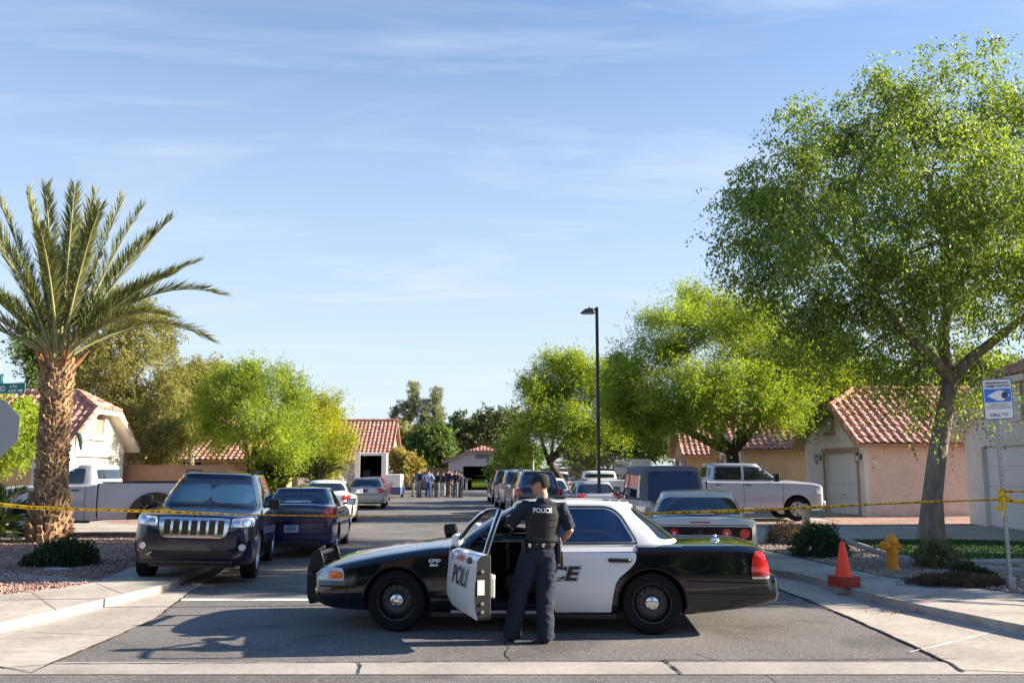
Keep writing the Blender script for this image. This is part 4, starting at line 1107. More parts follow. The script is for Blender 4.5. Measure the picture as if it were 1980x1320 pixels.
# ------------------------------------------------------------------ trees
def bez(a, b, c, n=6):
    a, b, c = Vector(a), Vector(b), Vector(c)
    return [a * (1 - t) ** 2 + b * 2 * t * (1 - t) + c * t * t for t in [i / n for i in range(n + 1)]]
def tree(name, label, base, lobes, leafm, trunk=None, fork=None, r0=0.25, nclump=90, cr=0.75, per=260, leaf=(0.12, 0.055), droop=0.25, up=0.35, seed=1, barkm=None, cat='tree', limbs=True, spray=14, group=None, shell=0.55, twig=0.6, mains=None, nmain=4, keep=None):
    """trunk and limbs to every lobe, then clumps of sprays of leaves through each lobe"""
    rg = np.random.default_rng(seed); base = Vector(base); root = thing(name, label, cat, base, group=group)
    barkm = barkm or M['bark_dark']; fork = Vector(fork) if fork else base + Vector((0, 0, 1.4))
    vol = np.array([l[3] * l[4] * l[5] for l in lobes]) ** 0.72; vol = vol / vol.sum()
    T = MB()
    tp = trunk or bez(base, (base + fork) / 2 + Vector((.05, 0, 0)), fork, 5)
    tp = [Vector(p) - base for p in tp]; kk = len(tp)
    T.tube(tp, [r0 * (1.35 if i == 0 else 1.0) * (1 - .28 * i / (kk - 1)) for i in range(kk)], 14)
    fk = tp[-1]
    clumps = []; cl_r = []; L = MB()
    # main limbs: given, or one per group of lobes; every lobe then hangs on the nearest limb
    lc = [Vector(l[:3]) - base for l in lobes]
    if mains: MN = [[Vector(p) - base for p in m] for m in mains]
    else:
        srt = sorted(lc, key=lambda c: math.atan2(c.y, c.x)); k = min(nmain, len(srt)); MN = []
        for g in range(k):
            grp = srt[g * len(srt) // k:(g + 1) * len(srt) // k]; a = sum(grp, Vector()) / len(grp); a.z = max(a.z, fk.z + .4)
            m1 = fk.lerp(a, .4) + Vector((rg.normal(0, .2), rg.normal(0, .2), -.06 * (a - fk).length)); MN.append(bez(fk, m1, fk.lerp(a, .9), 6))
    for m in MN:
        k = len(m); L.tube(m, [r0 * .62 * (1 - .72 * i / (k - 1)) for i in range(k)], 10)
    for li, l in enumerate(lobes):
        c = Vector(l[:3]) - base; n = max(3, int(nclump * vol[li]))
        d = unit(rg.normal(0, 1, (n, 3))); rr = rg.uniform(shell, 1.0, n) ** 0.7
        p = d * rr[:, None] * np.array(l[3:6]) + np.array(c)
        clumps.append(p); cl_r.append(np.full(n, cr) * rg.uniform(.65, 1.25, n))
        if limbs:
            cand = [(((q_ - c).length + .25 * (q_ - fk).length * 0), q_, j_ / len(m)) for m in MN for j_, q_ in enumerate(m) if j_ > 0]
            _, st0, tt = min(cand, key=lambda z_: z_[0]);
            mid = st0.lerp(c, .5) + Vector((rg.normal(0, .25), rg.normal(0, .25), .18 * (c - st0).length)); r1 = r0 * .5 * (1 - .6 * tt)
            path = bez(st0, mid, c, 6)
            L.tube(path, [r1 * .62 * (1 - .8 * i / 6) for i in range(7)], 7)
            for q in range(0, n, 3):
                e = Vector(p[q]); s = path[2 + q % 4]
                L.tube(bez(s, s.lerp(e, .5) + Vector((0, 0, .12 * (e - s).length)), s.lerp(e, .92), 3), [r1 * .22, r1 * .15, r1 * .09, .008], 5)
    tr = T.build('trunk', barkm, root, smooth=80)
    if L.f: L.build('limbs', barkm, tr, smooth=80)
    P = np.concatenate(clumps); C = np.concatenate(cl_r)
    ctr = P.mean(0); N = len(P)
    # sprays inside clumps, leaves along sprays
    ns = max(1, per // spray); idx = np.repeat(np.arange(N), ns)
    out = unit(P[idx] - ctr) * .55
    sd = unit(rg.normal(0, 1, (len(idx), 3)) + out + np.array([0, 0, up]))
    sl = C[idx] * rg.uniform(.5, 1.25, len(idx)) * twig * 1.6
    so = P[idx] + rg.normal(0, .38, (len(idx), 3)) * C[idx][:, None]
    t = rg.uniform(0, 1, (len(idx), spray))
    pos = so[:, None] + sd[:, None] * (sl[:, None] * t)[..., None]
    pos[..., 2] -= droop * (sl[:, None] * t) ** 2 * 1.6
    pos = pos.reshape(-1, 3) + rg.normal(0, .05, (pos.size // 3, 3)) * (cr / .75)
    dr = unit(np.repeat(sd, spray, 0) * .5 + rg.normal(0, .8, (len(pos), 3)) + np.array([0, 0, -droop * 1.5]))
    side = unit(np.cross(dr, unit(rg.normal(0, 1, (len(pos), 3)))))
    if keep is not None:
        k = keep(pos + np.array(base)); pos, dr, side = pos[k], dr[k], side[k]
    k = pos[:, 2] > .05; pos, dr, side = pos[k], dr[k], side[k]
    sc = rg.uniform(.6, 1.3, len(pos))
    leaf_mesh('crown', pos, dr, side, leaf[0] * sc, leaf[1] * sc, leafm, root)
    return root
def lb(px, py, Y, rpx, rpy=None, ry=None):
    """a lobe centred on where a pixel's sight line meets depth Y, radii in reference pixels"""
    c = at(px, py, Y); s = Y / F_PX
    rx = rpx * s; rz = (rpy or rpx) * s
    return (c.x, c.y, c.z, rx, ry or rx, rz)

# the big tree on the lawn
bt = G(1800, 1046, GZ)
fk = at(1838, 735, bt.y)
tree('shade_tree', 'tall broad shade tree with grey trunk on the small lawn at the right', bt,
     [lb(1560, 330, 21, 130, 120, 2.0), lb(1470, 430, 22, 85, 75, 1.6), lb(1600, 500, 20.5, 130, 100, 1.9), lb(1500, 540, 22.5, 80, 60, 1.5), lb(1620, 620, 21.5, 85, 60, 1.5), lb(1560, 640, 21.8, 60, 50, 1.3), lb(1440, 490, 21.5, 50, 50, 1.2), lb(1420, 400, 22, 40, 40, 1), lb(1660, 690, 22, 60, 50, 1.3), lb(1700, 230, 22, 110, 90, 2.0),
      lb(1850, 190, 21, 130, 85, 2.1), lb(1800, 330, 20, 150, 120, 2.2), lb(1790, 480, 21, 140, 120, 2.4), lb(1760, 640, 22.5, 80, 90, 1.5), lb(1960, 260, 21.5, 120, 120, 2.2), lb(1950, 420, 20.5, 120, 120, 2.3),
      lb(1960, 560, 21, 90, 90, 2.0), lb(2080, 350, 22, 120, 160, 2.4), lb(2090, 560, 22, 110, 100, 2.4), lb(1740, 730, 22.5, 50, 45, 1.0), lb(1775, 775, 22.6, 45, 35, .9), lb(1650, 600, 20.8, 70, 60, 1.3), lb(1750, 560, 20.8, 80, 70, 1.4), lb(1900, 740, 22.3, 50, 45, .9), lb(1700, 360, 24, 170, 140, 2.0), lb(1880, 480, 24.5, 160, 140, 2.0), lb(1600, 430, 19, 110, 90, 1.4)],
     M['leaf_big'], trunk=[bt + Vector((0, 0, -.1)), at(1803, 960, bt.y), at(1812, 880, bt.y), at(1826, 800, bt.y), fk], r0=.25, nclump=560, cr=.52, per=380, leaf=(.088, .042), droop=.85, up=-.15, seed=5, barkm=M['bark'], spray=12, shell=.4, twig=.8,
     mains=[[fk, at(1800, 690, 21.6), at(1745, 640, 21.5), at(1690, 570, 21.4), at(1610, 480, 21.3), at(1540, 410, 21.3)], [fk, at(1822, 660, 21.9), at(1832, 590, 22), at(1835, 480, 22), at(1800, 360, 22), at(1760, 260, 22)],
            [fk, at(1880, 690, 21.6), at(1940, 645, 21.5), at(2010, 590, 21.5), at(2070, 480, 21.6)], [at(1832, 590, 22), at(1880, 500, 22.5), at(1900, 380, 22.6), at(1900, 260, 22.4)], [at(1690, 570, 21.4), at(1660, 470, 22), at(1650, 360, 22.3), at(1690, 270, 22.3)]])
# palo verde trees (yellow-green)
pb = Vector((9.3, 38.5, GZ))
tree('desert_tree', 'wide yellow-green desert tree with dark forked trunk behind the light grey pickup', pb,
     [lb(1300, 650, 37, 85, 60, 1.8), lb(1420, 640, 38, 100, 65, 2.4), lb(1530, 690, 37, 90, 60, 2.2), lb(1600, 740, 38, 70, 50, 1.5), lb(1240, 730, 37, 60, 50, 1.5), lb(1330, 760, 36, 110, 60, 2.4), lb(1450, 750, 36, 120, 60, 2.4), lb(1550, 780, 37.5, 70, 40, 1.5), lb(1230, 790, 36, 60, 40, 1.4),
      lb(1340, 600, 39, 40, 45, 1.0), lb(1200, 720, 38, 40, 40, 1.0), lb(1640, 730, 38, 45, 45, 1.3), lb(1210, 800, 37, 45, 35, 1.2), lb(1250, 830, 36.5, 45, 30, 1.0), lb(1370, 800, 35.5, 70, 38, 1.5), lb(1500, 800, 35.5, 60, 36, 1.4), lb(1300, 810, 36, 60, 35, 1.3), lb(1590, 690, 38, 60, 40, 1.5)],
     M['leaf_palo'], fork=(9.3, 38.5, 2.6), r0=.36, nclump=540, cr=.60, per=460, leaf=(.11, .036), droop=.15, up=.55, seed=11, spray=12, shell=.3, twig=.9, group='yellow-green desert trees')
tree('desert_tree', 'lower yellow-green desert tree left of the street lamp with a leaning trunk', (3.3, 47, GZ),
     [lb(1060, 760, 46, 55, 50, 1.8), lb(1120, 740, 46, 60, 55, 1.8), lb(1180, 760, 47, 50, 60, 1.8), lb(1040, 820, 45, 45, 35, 1.4), lb(1100, 820, 45, 60, 40, 1.8), lb(1010, 860, 46, 35, 30, 1.2), lb(1170, 830, 45, 50, 35, 1.4), lb(1200, 790, 46, 45, 40, 1.3), lb(1090, 710, 47, 45, 28, 1.3)],
     M['leaf_palo'], trunk=[(3.3, 47, 0), (2.6, 46.8, 1.2), (1.9, 46.5, 2.2)], r0=.22, nclump=270, cr=.6, per=420, leaf=(.125, .04), droop=.15, up=.5, seed=12, spray=12, shell=.3, twig=.9, group='yellow-green desert trees')
tree('desert_tree', 'yellow-green tree rising behind the peach house roof', (16.5, 52, GZ),
     [lb(1560, 730, 52, 60, 50, 2.2), lb(1630, 740, 52, 45, 40, 2), lb(1500, 720, 53, 60, 50, 2), lb(1670, 760, 52, 35, 35, 1.4), lb(1440, 640, 53, 50, 30, 1.6)],
     M['leaf_palo'], fork=(16.5, 52, 3.2), r0=.25, nclump=110, cr=.75, per=260, leaf=(.18, .06), droop=.15, up=.5, seed=13, shell=.3, twig=.9, group='yellow-green desert trees')
tree('desert_tree', 'bright yellow-green tree left of the street, behind the black utility car', (-11.9, 41.5, GZ),
     [lb(450, 760, 41, 65, 50, 1.8), lb(530, 760, 41, 60, 50, 1.8), lb(500, 830, 40, 75, 50, 2.0), lb(420, 820, 41.5, 55, 50, 1.6), lb(570, 840, 41, 50, 55, 1.6), lb(480, 725, 41, 45, 25, 1.2)],
     M['leaf_palo'], fork=(-11.9, 41.5, 1.9), r0=.2, nclump=200, cr=.55, per=420, leaf=(.11, .038), droop=.2, up=.45, seed=14, spray=12, shell=.3, twig=.9, group='yellow-green desert trees')
tree('desert_tree', 'most yellow of the left desert trees, beside the red tile roof', (-10.2, 49, GZ),
     [lb(620, 800, 48.5, 45, 45, 1.5), lb(640, 850, 48, 40, 40, 1.5), lb(590, 850, 48, 45, 50, 1.5), lb(610, 890, 48, 50, 28, 1.4)],
     mat('leaf_golden', (0.27, 0.32, 0.02), 0.6, noise=(0.8, 0.3), trans=.5, c2=(.42, .44, .03)), fork=(-10.2, 49, 1.8), r0=.16, nclump=130, cr=.55, per=400, leaf=(.12, .04), droop=.2, up=.45, seed=15, spray=12, shell=.3, twig=1.0, group='yellow-green desert trees')
# olive-grey trees behind the left house
tree('olive_tree', 'tall olive-grey tree standing right behind the palm', (-20.0, 45, GZ),
     [lb(210, 640, 44, 70, 60, 2), lb(280, 650, 45, 55, 50, 2), lb(190, 730, 44, 75, 60, 2), lb(280, 730, 43.5, 70, 55, 2), lb(300, 800, 43, 65, 55, 2), lb(240, 800, 43.5, 55, 50, 2), lb(300, 860, 42.5, 65, 42, 1.8), lb(250, 590, 45, 45, 30, 1.2), lb(330, 850, 43, 40, 40, 1.5)],
     M['leaf_olive'], fork=(-20.0, 45, 3.4), r0=.3, nclump=330, cr=.6, per=300, leaf=(.12, .055), droop=.5, up=.1, seed=21, spray=12, barkm=M['bark'], group='olive-grey trees')
tree('olive_tree', 'smaller olive-grey tree touching the bright left desert tree', (-17.6, 50, GZ),
     [lb(370, 750, 49, 50, 40, 2), lb(400, 730, 50, 45, 35, 2), lb(370, 800, 49.5, 35, 35, 1.4)],
     M['leaf_olive'], fork=(-17.6, 50, 3), r0=.22, nclump=110, cr=.62, per=300, leaf=(.14, .06), droop=.4, up=.1, seed=22, spray=12, barkm=M['bark'], group='olive-grey trees')
tree('broadleaf_tree', 'dark tree whose crown shows to the left of the palm trunk', (-27.5, 50, GZ),
     [lb(85, 670, 50, 35, 55, 2), lb(110, 720, 50, 40, 50, 2), lb(75, 650, 51, 22, 22, 1)], M['leaf_dark'], fork=(-27.3, 50, 4), r0=.25, nclump=80, cr=.7, per=200, leaf=(.18, .09), seed=23)
tree('citrus_tree', 'bright yellow-green citrus tree behind the back of the stop sign', (-16.6, 28.5, GZ),
     [lb(10, 800, 28.5, 50, 35, 1.3), lb(40, 850, 28.5, 40, 40, 1.2), lb(-10, 870, 28.5, 50, 45, 1.4), lb(40, 800, 29, 30, 25, 1.0), lb(-60, 830, 28.5, 50, 60, 1.4)],
     M['leaf_palo'], fork=(-16.9, 28.5, 1.2), r0=.14, nclump=120, cr=.42, per=240, leaf=(.11, .055), droop=.5, up=.1, seed=24, shell=.3)
# far trees round the end of the street
tree('broadleaf_tree', 'dark green round tree behind the crowd', (-11.2, 93, GZ), [lb(825, 860, 92, 38, 35, 2), lb(838, 848, 92, 30, 26, 2), lb(850, 880, 92, 30, 25, 1.8)], M['leaf_dark'], r0=.3, fork=(-8.6, 93, 2.2), nclump=120, cr=.9, per=220, leaf=(.28, .15), seed=31, shell=.3, trunk=[(-8.6, 93, 0), (-8.6, 93, 2.2)])
tree('broadleaf_tree', 'blue-green spreading tree behind the grey garage', (-5, 104, GZ), [lb(900, 830, 103, 40, 35, 2.5), lb(950, 820, 103, 38, 30, 2.5), lb(985, 815, 104, 25, 22, 1.6), lb(880, 860, 103, 35, 30, 2), lb(960, 860, 103, 40, 30, 2)], mat('leaf_blue_green', (.07, .11, .04), .6, noise=(.5, .4), noise2=(5, .3), trans=.3, c2=(.14, .18, .06)), r0=.3, fork=(-5, 104, 3), nclump=170, cr=1.0, per=200, leaf=(.3, .15), seed=32, shell=.3)
tree('broadleaf_tree', 'grey-green tree at the right end of the red tile roof', (-13.5, 100, GZ), [lb(765, 850, 100, 30, 25, 2), lb(790, 870, 100, 25, 25, 2)], M['leaf_olive'], r0=.25, fork=(-12.8, 100, 2.5), nclump=70, cr=.9, per=200, leaf=(.28, .14), seed=33, shell=.3)
tree('flowering_shrub', 'pale yellow-green shrub tree just right of the box truck', (-8.3, 70, GZ), [lb(780, 893, 70, 22, 22, 1), lb(795, 905, 70, 18, 18, 1), lb(770, 880, 70, 14, 12, .8)], mat('leaf_pale', (.22, .23, .04), .6, noise=(1.2, .35), trans=.45, c2=(.42, .34, .12)), r0=.1, fork=(-8.3, 70, .9), nclump=60, cr=.45, per=170, leaf=(.2, .10), seed=34, shell=.3, cat='shrub')
tree('broadleaf_tree', 'dark green tree low over the right side of the grey garage', (1.3, 76, GZ), [lb(990, 880, 74, 28, 26, 1.5), lb(1020, 890, 72, 30, 26, 1.5), lb(960, 905, 76, 14, 14, .8)], M['leaf_dark'], r0=.2, fork=(1.3, 76, 1.2), nclump=90, cr=.7, per=200, leaf=(.22, .12), seed=35, shell=.3)
tree('broadleaf_tree', 'green tree behind the archway and the canvas-topped off-roader', (9.5, 68, GZ), [lb(1230, 860, 68, 45, 40, 2), lb(1280, 850, 67, 40, 40, 2), lb(1190, 850, 68, 35, 35, 2), lb(1140, 870, 68, 40, 30, 2)], M['leaf_dark'], r0=.25, fork=(9.5, 68, 2), nclump=130, cr=.8, per=220, leaf=(.24, .13), seed=36, shell=.3)
tree('hedge_shrub', 'leafy green shrub column beside the navy sedan roof', (-12.0, 44.5, GZ), [lb(520, 900, 44, 30, 30, 1), lb(530, 940, 44, 25, 20, 1), lb(560, 890, 44, 28, 22, .9)], mat('leaf_fresh', (.12, .19, .03), .6, noise=(2, .4), trans=.4, c2=(.22, .27, .04)), r0=.08, fork=(-11.7, 44.3, .8), nclump=80, cr=.42, per=200, leaf=(.14, .07), seed=37, shell=.3, cat='shrub')
tree('broadleaf_tree', 'green tree beyond the roof ridge at the far right', (22, 44, GZ), [lb(1860, 720, 43, 60, 45, 2), lb(1950, 740, 43, 60, 45, 2), lb(1760, 750, 44, 55, 40, 2)], M['leaf_big'], r0=.3, fork=(22, 44, 3), nclump=90, cr=.8, per=200, leaf=(.2, .1), seed=38, shell=.3)
# a neighbour of the big tree, just past the right edge of the picture: it shades the kerb behind the police car
tree('shade_tree', 'shade tree past the right edge that shades the pavement', (17.5, 17.0, GZ),
     [(17.5, 17, 6.0, 2.8, 2.6, 1.9), (16.5, 18.6, 4.6, 2.2, 2.0, 1.6), (18.5, 15.8, 4.8, 2.2, 1.8, 1.5), (17.5, 17.8, 8.2, 1.8, 1.8, 1.3)], M['leaf_big'], r0=.25, fork=(17.5, 17, 2.4), nclump=150, cr=.8, per=150, leaf=(.26, .16), droop=.4, seed=39, barkm=M['bark'])

# pine: upright irregular tufts
def pine():
    rg = np.random.default_rng(41); Y = 112; b = at(822, 905, Y); root = thing('pine_tree', 'tall ragged pine standing above the street end', 'tree', (b.x, Y, 0)); o = Vector((b.x, Y, 0))
    tops = [((800, 742), 18, 60), ((843, 752), 15, 62), ((822, 775), 20, 60), ((780, 778), 14, 22), ((765, 790), 12, 14), ((775, 812), 20, 12), ((790, 800), 18, 16), ((850, 790), 14, 30), ((830, 810), 26, 32), ((760, 805), 10, 10), ((805, 825), 26, 16)]
    T = MB(); tp = bez((0, 0, 0), (-.2, 0, 4), at(815, 800, Y) - o, 6); T.tube(tp, [.35, .3, .28, .24, .2, .16, .12], 10)
    P = [];
    for (c, rx, rz) in tops:
        e = at(c[0], c[1] + rz * .5, Y) - o; s = tp[3]
        T.tube(bez(s, (s + e) / 2 + Vector((0, 0, -.6)), e, 4), [.12, .1, .08, .06, .03], 6)
        n = int(rx * rz * .17) + 9
        q = np.c_[rg.normal(0, rx * .33, n), rg.normal(0, rx * .5, n), rg.uniform(-rz * .55, rz * .5, n)] * Y / F_PX
        P.append(q + np.array(at(c[0], c[1] + rz * .5, Y) - o))
    T.build('trunk', M['bark_dark'], root, smooth=80)
    P = np.concatenate(P); k = 14; pos = np.repeat(P, k, 0); n = len(pos)
    d = unit(rg.normal(0, .7, (n, 3)) + np.array([0, 0, .8])); side = unit(np.cross(d, rg.normal(0, 1, (n, 3))))
    leaf_mesh('crown', pos + d * .1, d, side, rg.uniform(.3, .55, n), .07, M['leaf_pine'], root)
pine()

# ---------------- palms
def frond(rg, base, az, el0, length, curl, leaf, nl, wid, out, fold=0.6, bend=None):
    """rachis plus pinnate leaflets; returns arrays"""
    n = 14; pts = []; p = np.array(base, float); el = el0
    for i in range(n + 1):
        pts.append(p.copy()); d = np.array([math.cos(el) * math.cos(az), math.cos(el) * math.sin(az), math.sin(el)])
        p = p + d * length / n; el -= curl / n * (0.4 + 1.2 * i / n)
    pts = np.array(pts);
    ts = np.linspace(0.16, 1.0, nl); seg = ts * n; i = np.minimum(seg.astype(int), n - 1); fr = seg - i
    q = pts[i] * (1 - fr[:, None]) + pts[i + 1] * fr[:, None]; tan = unit(pts[i + 1] - pts[i])
    side = unit(np.cross(tan, np.array([0, 0, 1.0]) + tan * 0.001)); upv = unit(np.cross(side, tan))
    ll = leaf * np.clip(np.sin(np.pi * (0.12 + 0.80 * ts)) ** 0.5, .62, 1)
    for s in (1, -1):
        d = unit(tan * (0.85 + .5 * ts[:, None]) + side * s * fold + upv * 0.45 + rg.normal(0, .16, q.shape) + np.array([0, 0, -.10]))
        w = unit(np.cross(d, upv + rg.normal(0, .3, q.shape)))
        out.append((q, d, w, ll * rg.uniform(.85, 1.1, nl), np.full(nl, wid)))
    return pts
def palm(name, label, base, top, rbase, rtop, fr, leaf, m_leaf, seed, nl=70, boots=True, wid=.035, stemr=.02, fold=.6):
    rg = np.random.default_rng(seed); base = Vector(base); top = Vector(top) - base; root = thing(name, label, 'palm', base)
    H = top.length; mb = MB(); n = 26; pts = [top * (i / n) for i in range(n + 1)]
    rad = [rbase + (rtop - rbase) * min(1, i / n * 3.2) if i < n * .8 else rtop * (1 + .16 * (i - n * .8) / (n * .2)) for i in range(n + 1)]
    mb.tube(pts, [r * .86 for r in rad], 20)
    trunk = mb.build('trunk', M['palm_boot'], root, smooth=80)
    if boots:
        bt_ = MB(); k = int(H / .085)
        for i in range(k):
            h = i / k; c = top * h; r = interp([(j / n, rad[j]) for j in range(0, n + 1, 2)], h, True) * .88
            m = 13
            for j in range(m):
                a = 2 * math.pi * (j + .5 * (i % 2) + rg.uniform(-.2, .2)) / m; ca, sa = math.cos(a), math.sin(a)
                o = Vector((ca * r, sa * r, 0)) + c; w = rg.uniform(.05, .085) * (r / .42 + .2); hh = rg.uniform(.10, .2); ex = rg.uniform(.04, .12)
                if h < .22: hh *= 1.6; ex *= 1.5
                tn = Vector((-sa, ca, 0)); ou = Vector((ca, sa, 0)); z = Vector((0, 0, 1))
                v = [o - tn * w, o + tn * w, o + tn * w * .6 + ou * ex + z * hh, o - tn * w * .6 + ou * ex + z * hh, o - tn * w - z * .10, o + tn * w - z * .10, o + tn * w * .5 + ou * ex * .8 + z * (hh + .03) - ou * .05, o - tn * w * .5 + ou * ex * .8 + z * (hh + .03) - ou * .05]
                bt_.add(v, [(0, 1, 2, 3), (4, 5, 1, 0), (3, 2, 6, 7), (1, 5, 6, 2), (4, 0, 3, 7)])
        bt_.build('leaf_bases', M['palm_boot'], trunk, smooth=0, fix=False)
    out = []; st = MB()
    for (az, el, ln, curl) in fr:
        a = R(az); b = (top[0] + math.cos(a) * rtop * .55, top[1] + math.sin(a) * rtop * .55, top[2] - .1 + .35 * math.sin(R(el)))
        pts = frond(rg, b, a, R(el), ln, R(curl), leaf, nl, wid, out, fold)
        st.tube([tuple(p) for p in pts], [stemr * 1.9 * (1 - .85 * i / 14) + .004 for i in range(15)], 6)
    cat_ = [np.concatenate([o[i] for o in out]) for i in range(5)]
    cr = leaf_mesh('crown', *cat_[:3], cat_[3], cat_[4], m_leaf, root)
    st.build('frond_stems', M['palm_stem'], cr, smooth=80)
    return root, top
pb_ = G(92, 1046, GZ)
rg = np.random.default_rng(77)
# (azimuth, elevation, length, curl): azimuth 0 = right in the picture
fr_old = [(8, 42, 4.7, 75), (-6, 55, 4.5, 45), (-14, 30, 4.0, 60), (20, 60, 4.5, 30), (-30, 66, 4.5, 28), (12, 70, 4.3, 20), (40, 75, 4.3, 18), (-60, 78, 4.3, 14), (80, 82, 4.2, 10), (110, 80, 4.3, 14), (170, 76, 4.6, 14), (165, 68, 4.5, 18), (190, 62, 4.4, 28), (178, 50, 4.0, 40), (200, 40, 3.6, 50), (-90, 70, 3.8, 30), (90, 60, 4.0, 40), (-120, 60, 4.0, 40),
      (140, 55, 4.0, 45), (-45, 50, 4.0, 45), (45, 50, 4.0, 50), (2, 20, 3.6, 62), (-25, 18, 3.3, 60), (185, 28, 3.2, 60), (215, 60, 3.8, 35), (60, 66, 4.2, 28), (28, 36, 3.9, 60), (-8, 62, 4.3, 34), (130, 72, 4.4, 20), (172, 82, 4.4, 9), (0, 84, 3.8, 6), (240, 74, 4.0, 20), (300, 74, 4.0, 20), (270, 84, 3.6, 8), (16, 52, 4.4, 44), (158, 60, 4.2, 35)]
fr = [(0, 76, 4.1, 8), (-15, 84, 4.0, 6), (10, 71, 4.1, 10), (-8, 58, 4.2, 16), (14, 50, 3.9, 26), (-20, 42, 3.7, 34), (4, 50, 4.3, 78), (-25, 34, 3.7, 62), (24, 38, 3.7, 80), (170, 78, 4.3, 6), (190, 72, 4.2, 10), (165, 60, 4.3, 16), (200, 50, 4.1, 22), (180, 38, 3.9, 34), (150, 44, 4.0, 40), (215, 32, 3.4, 50),
      (-60, 76, 4.0, 14), (-100, 82, 4.0, 8), (80, 80, 4.1, 8), (110, 74, 4.0, 14), (55, 66, 4.1, 20), (-50, 60, 4.0, 26), (-125, 66, 4.0, 22), (70, 52, 3.9, 34), (-75, 56, 3.6, 34), (120, 56, 3.9, 32), (-140, 48, 3.8, 36)]
proot, ptop = palm('date_palm', 'thick date palm with shaggy trunk at the left, taller than the house behind it', pb_, at(113, 700, pb_.y), .50, .34, fr, .62, M['palm_leaf'], 5, nl=140, wid=.034, fold=.46)
# orange fruit stalks and dry sheaths at the heart of the crown
mb = MB(); pm = random.Random(3)
for k in range(34):
    a = pm.uniform(0, 6.28); r = pm.uniform(.15, .36); b = ptop + Vector((math.cos(a) * r, math.sin(a) * r, -.15)); e = pm.uniform(40, 80)
    l = pm.uniform(.25, .62); d = Vector((math.cos(a) * math.cos(R(e)), math.sin(a) * math.cos(R(e)), math.sin(R(e))))
    mb.tube([b, b + d * l * .5, b + d * l], [(.06, .02), (.045, .015), (.012, .006)], 6)
mb.build('dry_sheaths', M['palm_orange'], proot, smooth=60)
mb = MB()
for k in range(90):
    a = pm.uniform(0, 6.28); b = ptop + Vector((.05, -.2, .95)); mb.tube([b, b + Vector((math.cos(a) * .12, math.sin(a) * .12, -.10)), b + Vector((math.cos(a) * .2, math.sin(a) * .2, -.42 - pm.uniform(0, .2)))], .006, 4)
mb.build('flower_stalks', M['palm_stem'], proot, smooth=60)
# small palms
sfr = [(a + rg.uniform(-8, 8), rg.choice([20, 38, 55, 72]), rg.uniform(1.2, 1.7), rg.uniform(40, 80)) for a in range(0, 360, 18)]
palm('fan_palm', 'small bushy palm behind the white car roof', (-9.9, 47, GZ), (-9.9, 47, 1.0), .2, .17, sfr, .42, M['leaf_sage'], 6, nl=30, boots=False, wid=.05)
sfr = [(a + rg.uniform(-8, 8), rg.choice([15, 35, 52, 70]), rg.uniform(1.8, 2.6), rg.uniform(50, 90)) for a in range(0, 360, 14)]
palm('date_palm', 'low date palm with orange heart at the foot of the street lamp', (4.2, 50, GZ), (4.2, 50, 1.35), .35, .3, sfr, .45, M['palm_leaf'], 8, nl=34, boots=False, wid=.05)
sfr = [(a + rg.uniform(-8, 8), rg.choice([8, 25, 45, 65]), rg.uniform(.7, 1.0), rg.uniform(30, 60)) for a in range(0, 360, 14)]
s0 = G(-18, 1050, GZ)
palm('fan_palm', 'low green palm shrub by the pickup front wheel at the left edge', s0, (s0.x, s0.y, .45), .12, .1, sfr, .40, M['leaf_dark'], 9, nl=26, boots=False, wid=.04)

# ---------------- bushes
def bush(name, label, base, r, h, m, n, leaf, seed, upl=.6, stems=14, cat='bush', group=None, flat=1.0):
    rg = np.random.default_rng(seed); root = thing(name, label, cat, base, group=group)
    T = MB()
    for k in range(stems):
        a = rg.uniform(0, 6.28); q = rg.uniform(.3, .95) * r
        T.tube(bez((0, 0, 0), (math.cos(a) * q * .3, math.sin(a) * q * .3 * flat, h * .5), (math.cos(a) * q, math.sin(a) * q * flat, h * rg.uniform(.5, .95)), 4), [.012, .01, .008, .006, .003], 5)
    T.build('stems', M['bark_dark'], root)
    d = unit(rg.normal(0, 1, (n, 3))); d[:, 2] = abs(d[:, 2]); lump = 1 + .22 * np.sin(d[:, 0] * 7 + seed) * np.cos(d[:, 1] * 6)
    rr = rg.uniform(.35, 1, n) ** .5 * lump
    pos = d * rr[:, None] * np.array([r, r * flat, h]); pos[:, 2] = np.maximum(.015, pos[:, 2])
    dr = unit(d * .6 + rg.normal(0, .5, (n, 3)) + np.array([0, 0, upl])); side = unit(np.cross(dr, rg.normal(0, 1, (n, 3))))
    leaf_mesh('foliage', pos, dr, side, leaf[0] * rg.uniform(.6, 1.3, n), leaf[1], m, root); return root
b1 = G(112, 1095, GZ)
bush('bush', 'low dark green mounded bush on the red gravel in front of the palm', b1 + Vector((0, .25, 0)), .55, .46, M['leaf_bush'], 5200, (.06, .035), 1, cat='bush')
bush('bush', 'small dark side clump at the left of the mounded bush', b1 + Vector((-.45, .2, 0)), .3, .22, M['leaf_bush'], 1500, (.06, .035), 2, cat='bush')
st_ = G(110, 1101, GZ); MBs = MB().ball((0, 0, .01), (.26, .12, .035), 12, 6); o = MBs.build('flat_stone', M['concrete_grey'], loc=st_); tag(o, 'pale flat stone in front of the dark mounded bush', 'stone')
bush('bush', 'brownish dry bush left of the bigger green one by the kerb', G(1526, 1052, GZ) + Vector((0, .2, 0)), .46, .50, M['leaf_dry'], 2800, (.07, .02), 3, upl=1.0)
bush('bush', 'bushy green shrub between the dry bush and the cone stack', G(1594, 1078, GZ) + Vector((0, .3, 0)), .54, .62, M['leaf_bush'], 5600, (.07, .025), 4, upl=.9)
bush('bush', 'green shrub with pale tips in front of the tree trunk', G(1822, 1098, GZ) + Vector((0, .15, 0)), .40, .48, M['leaf_sage'], 3200, (.065, .025), 5, upl=.8)
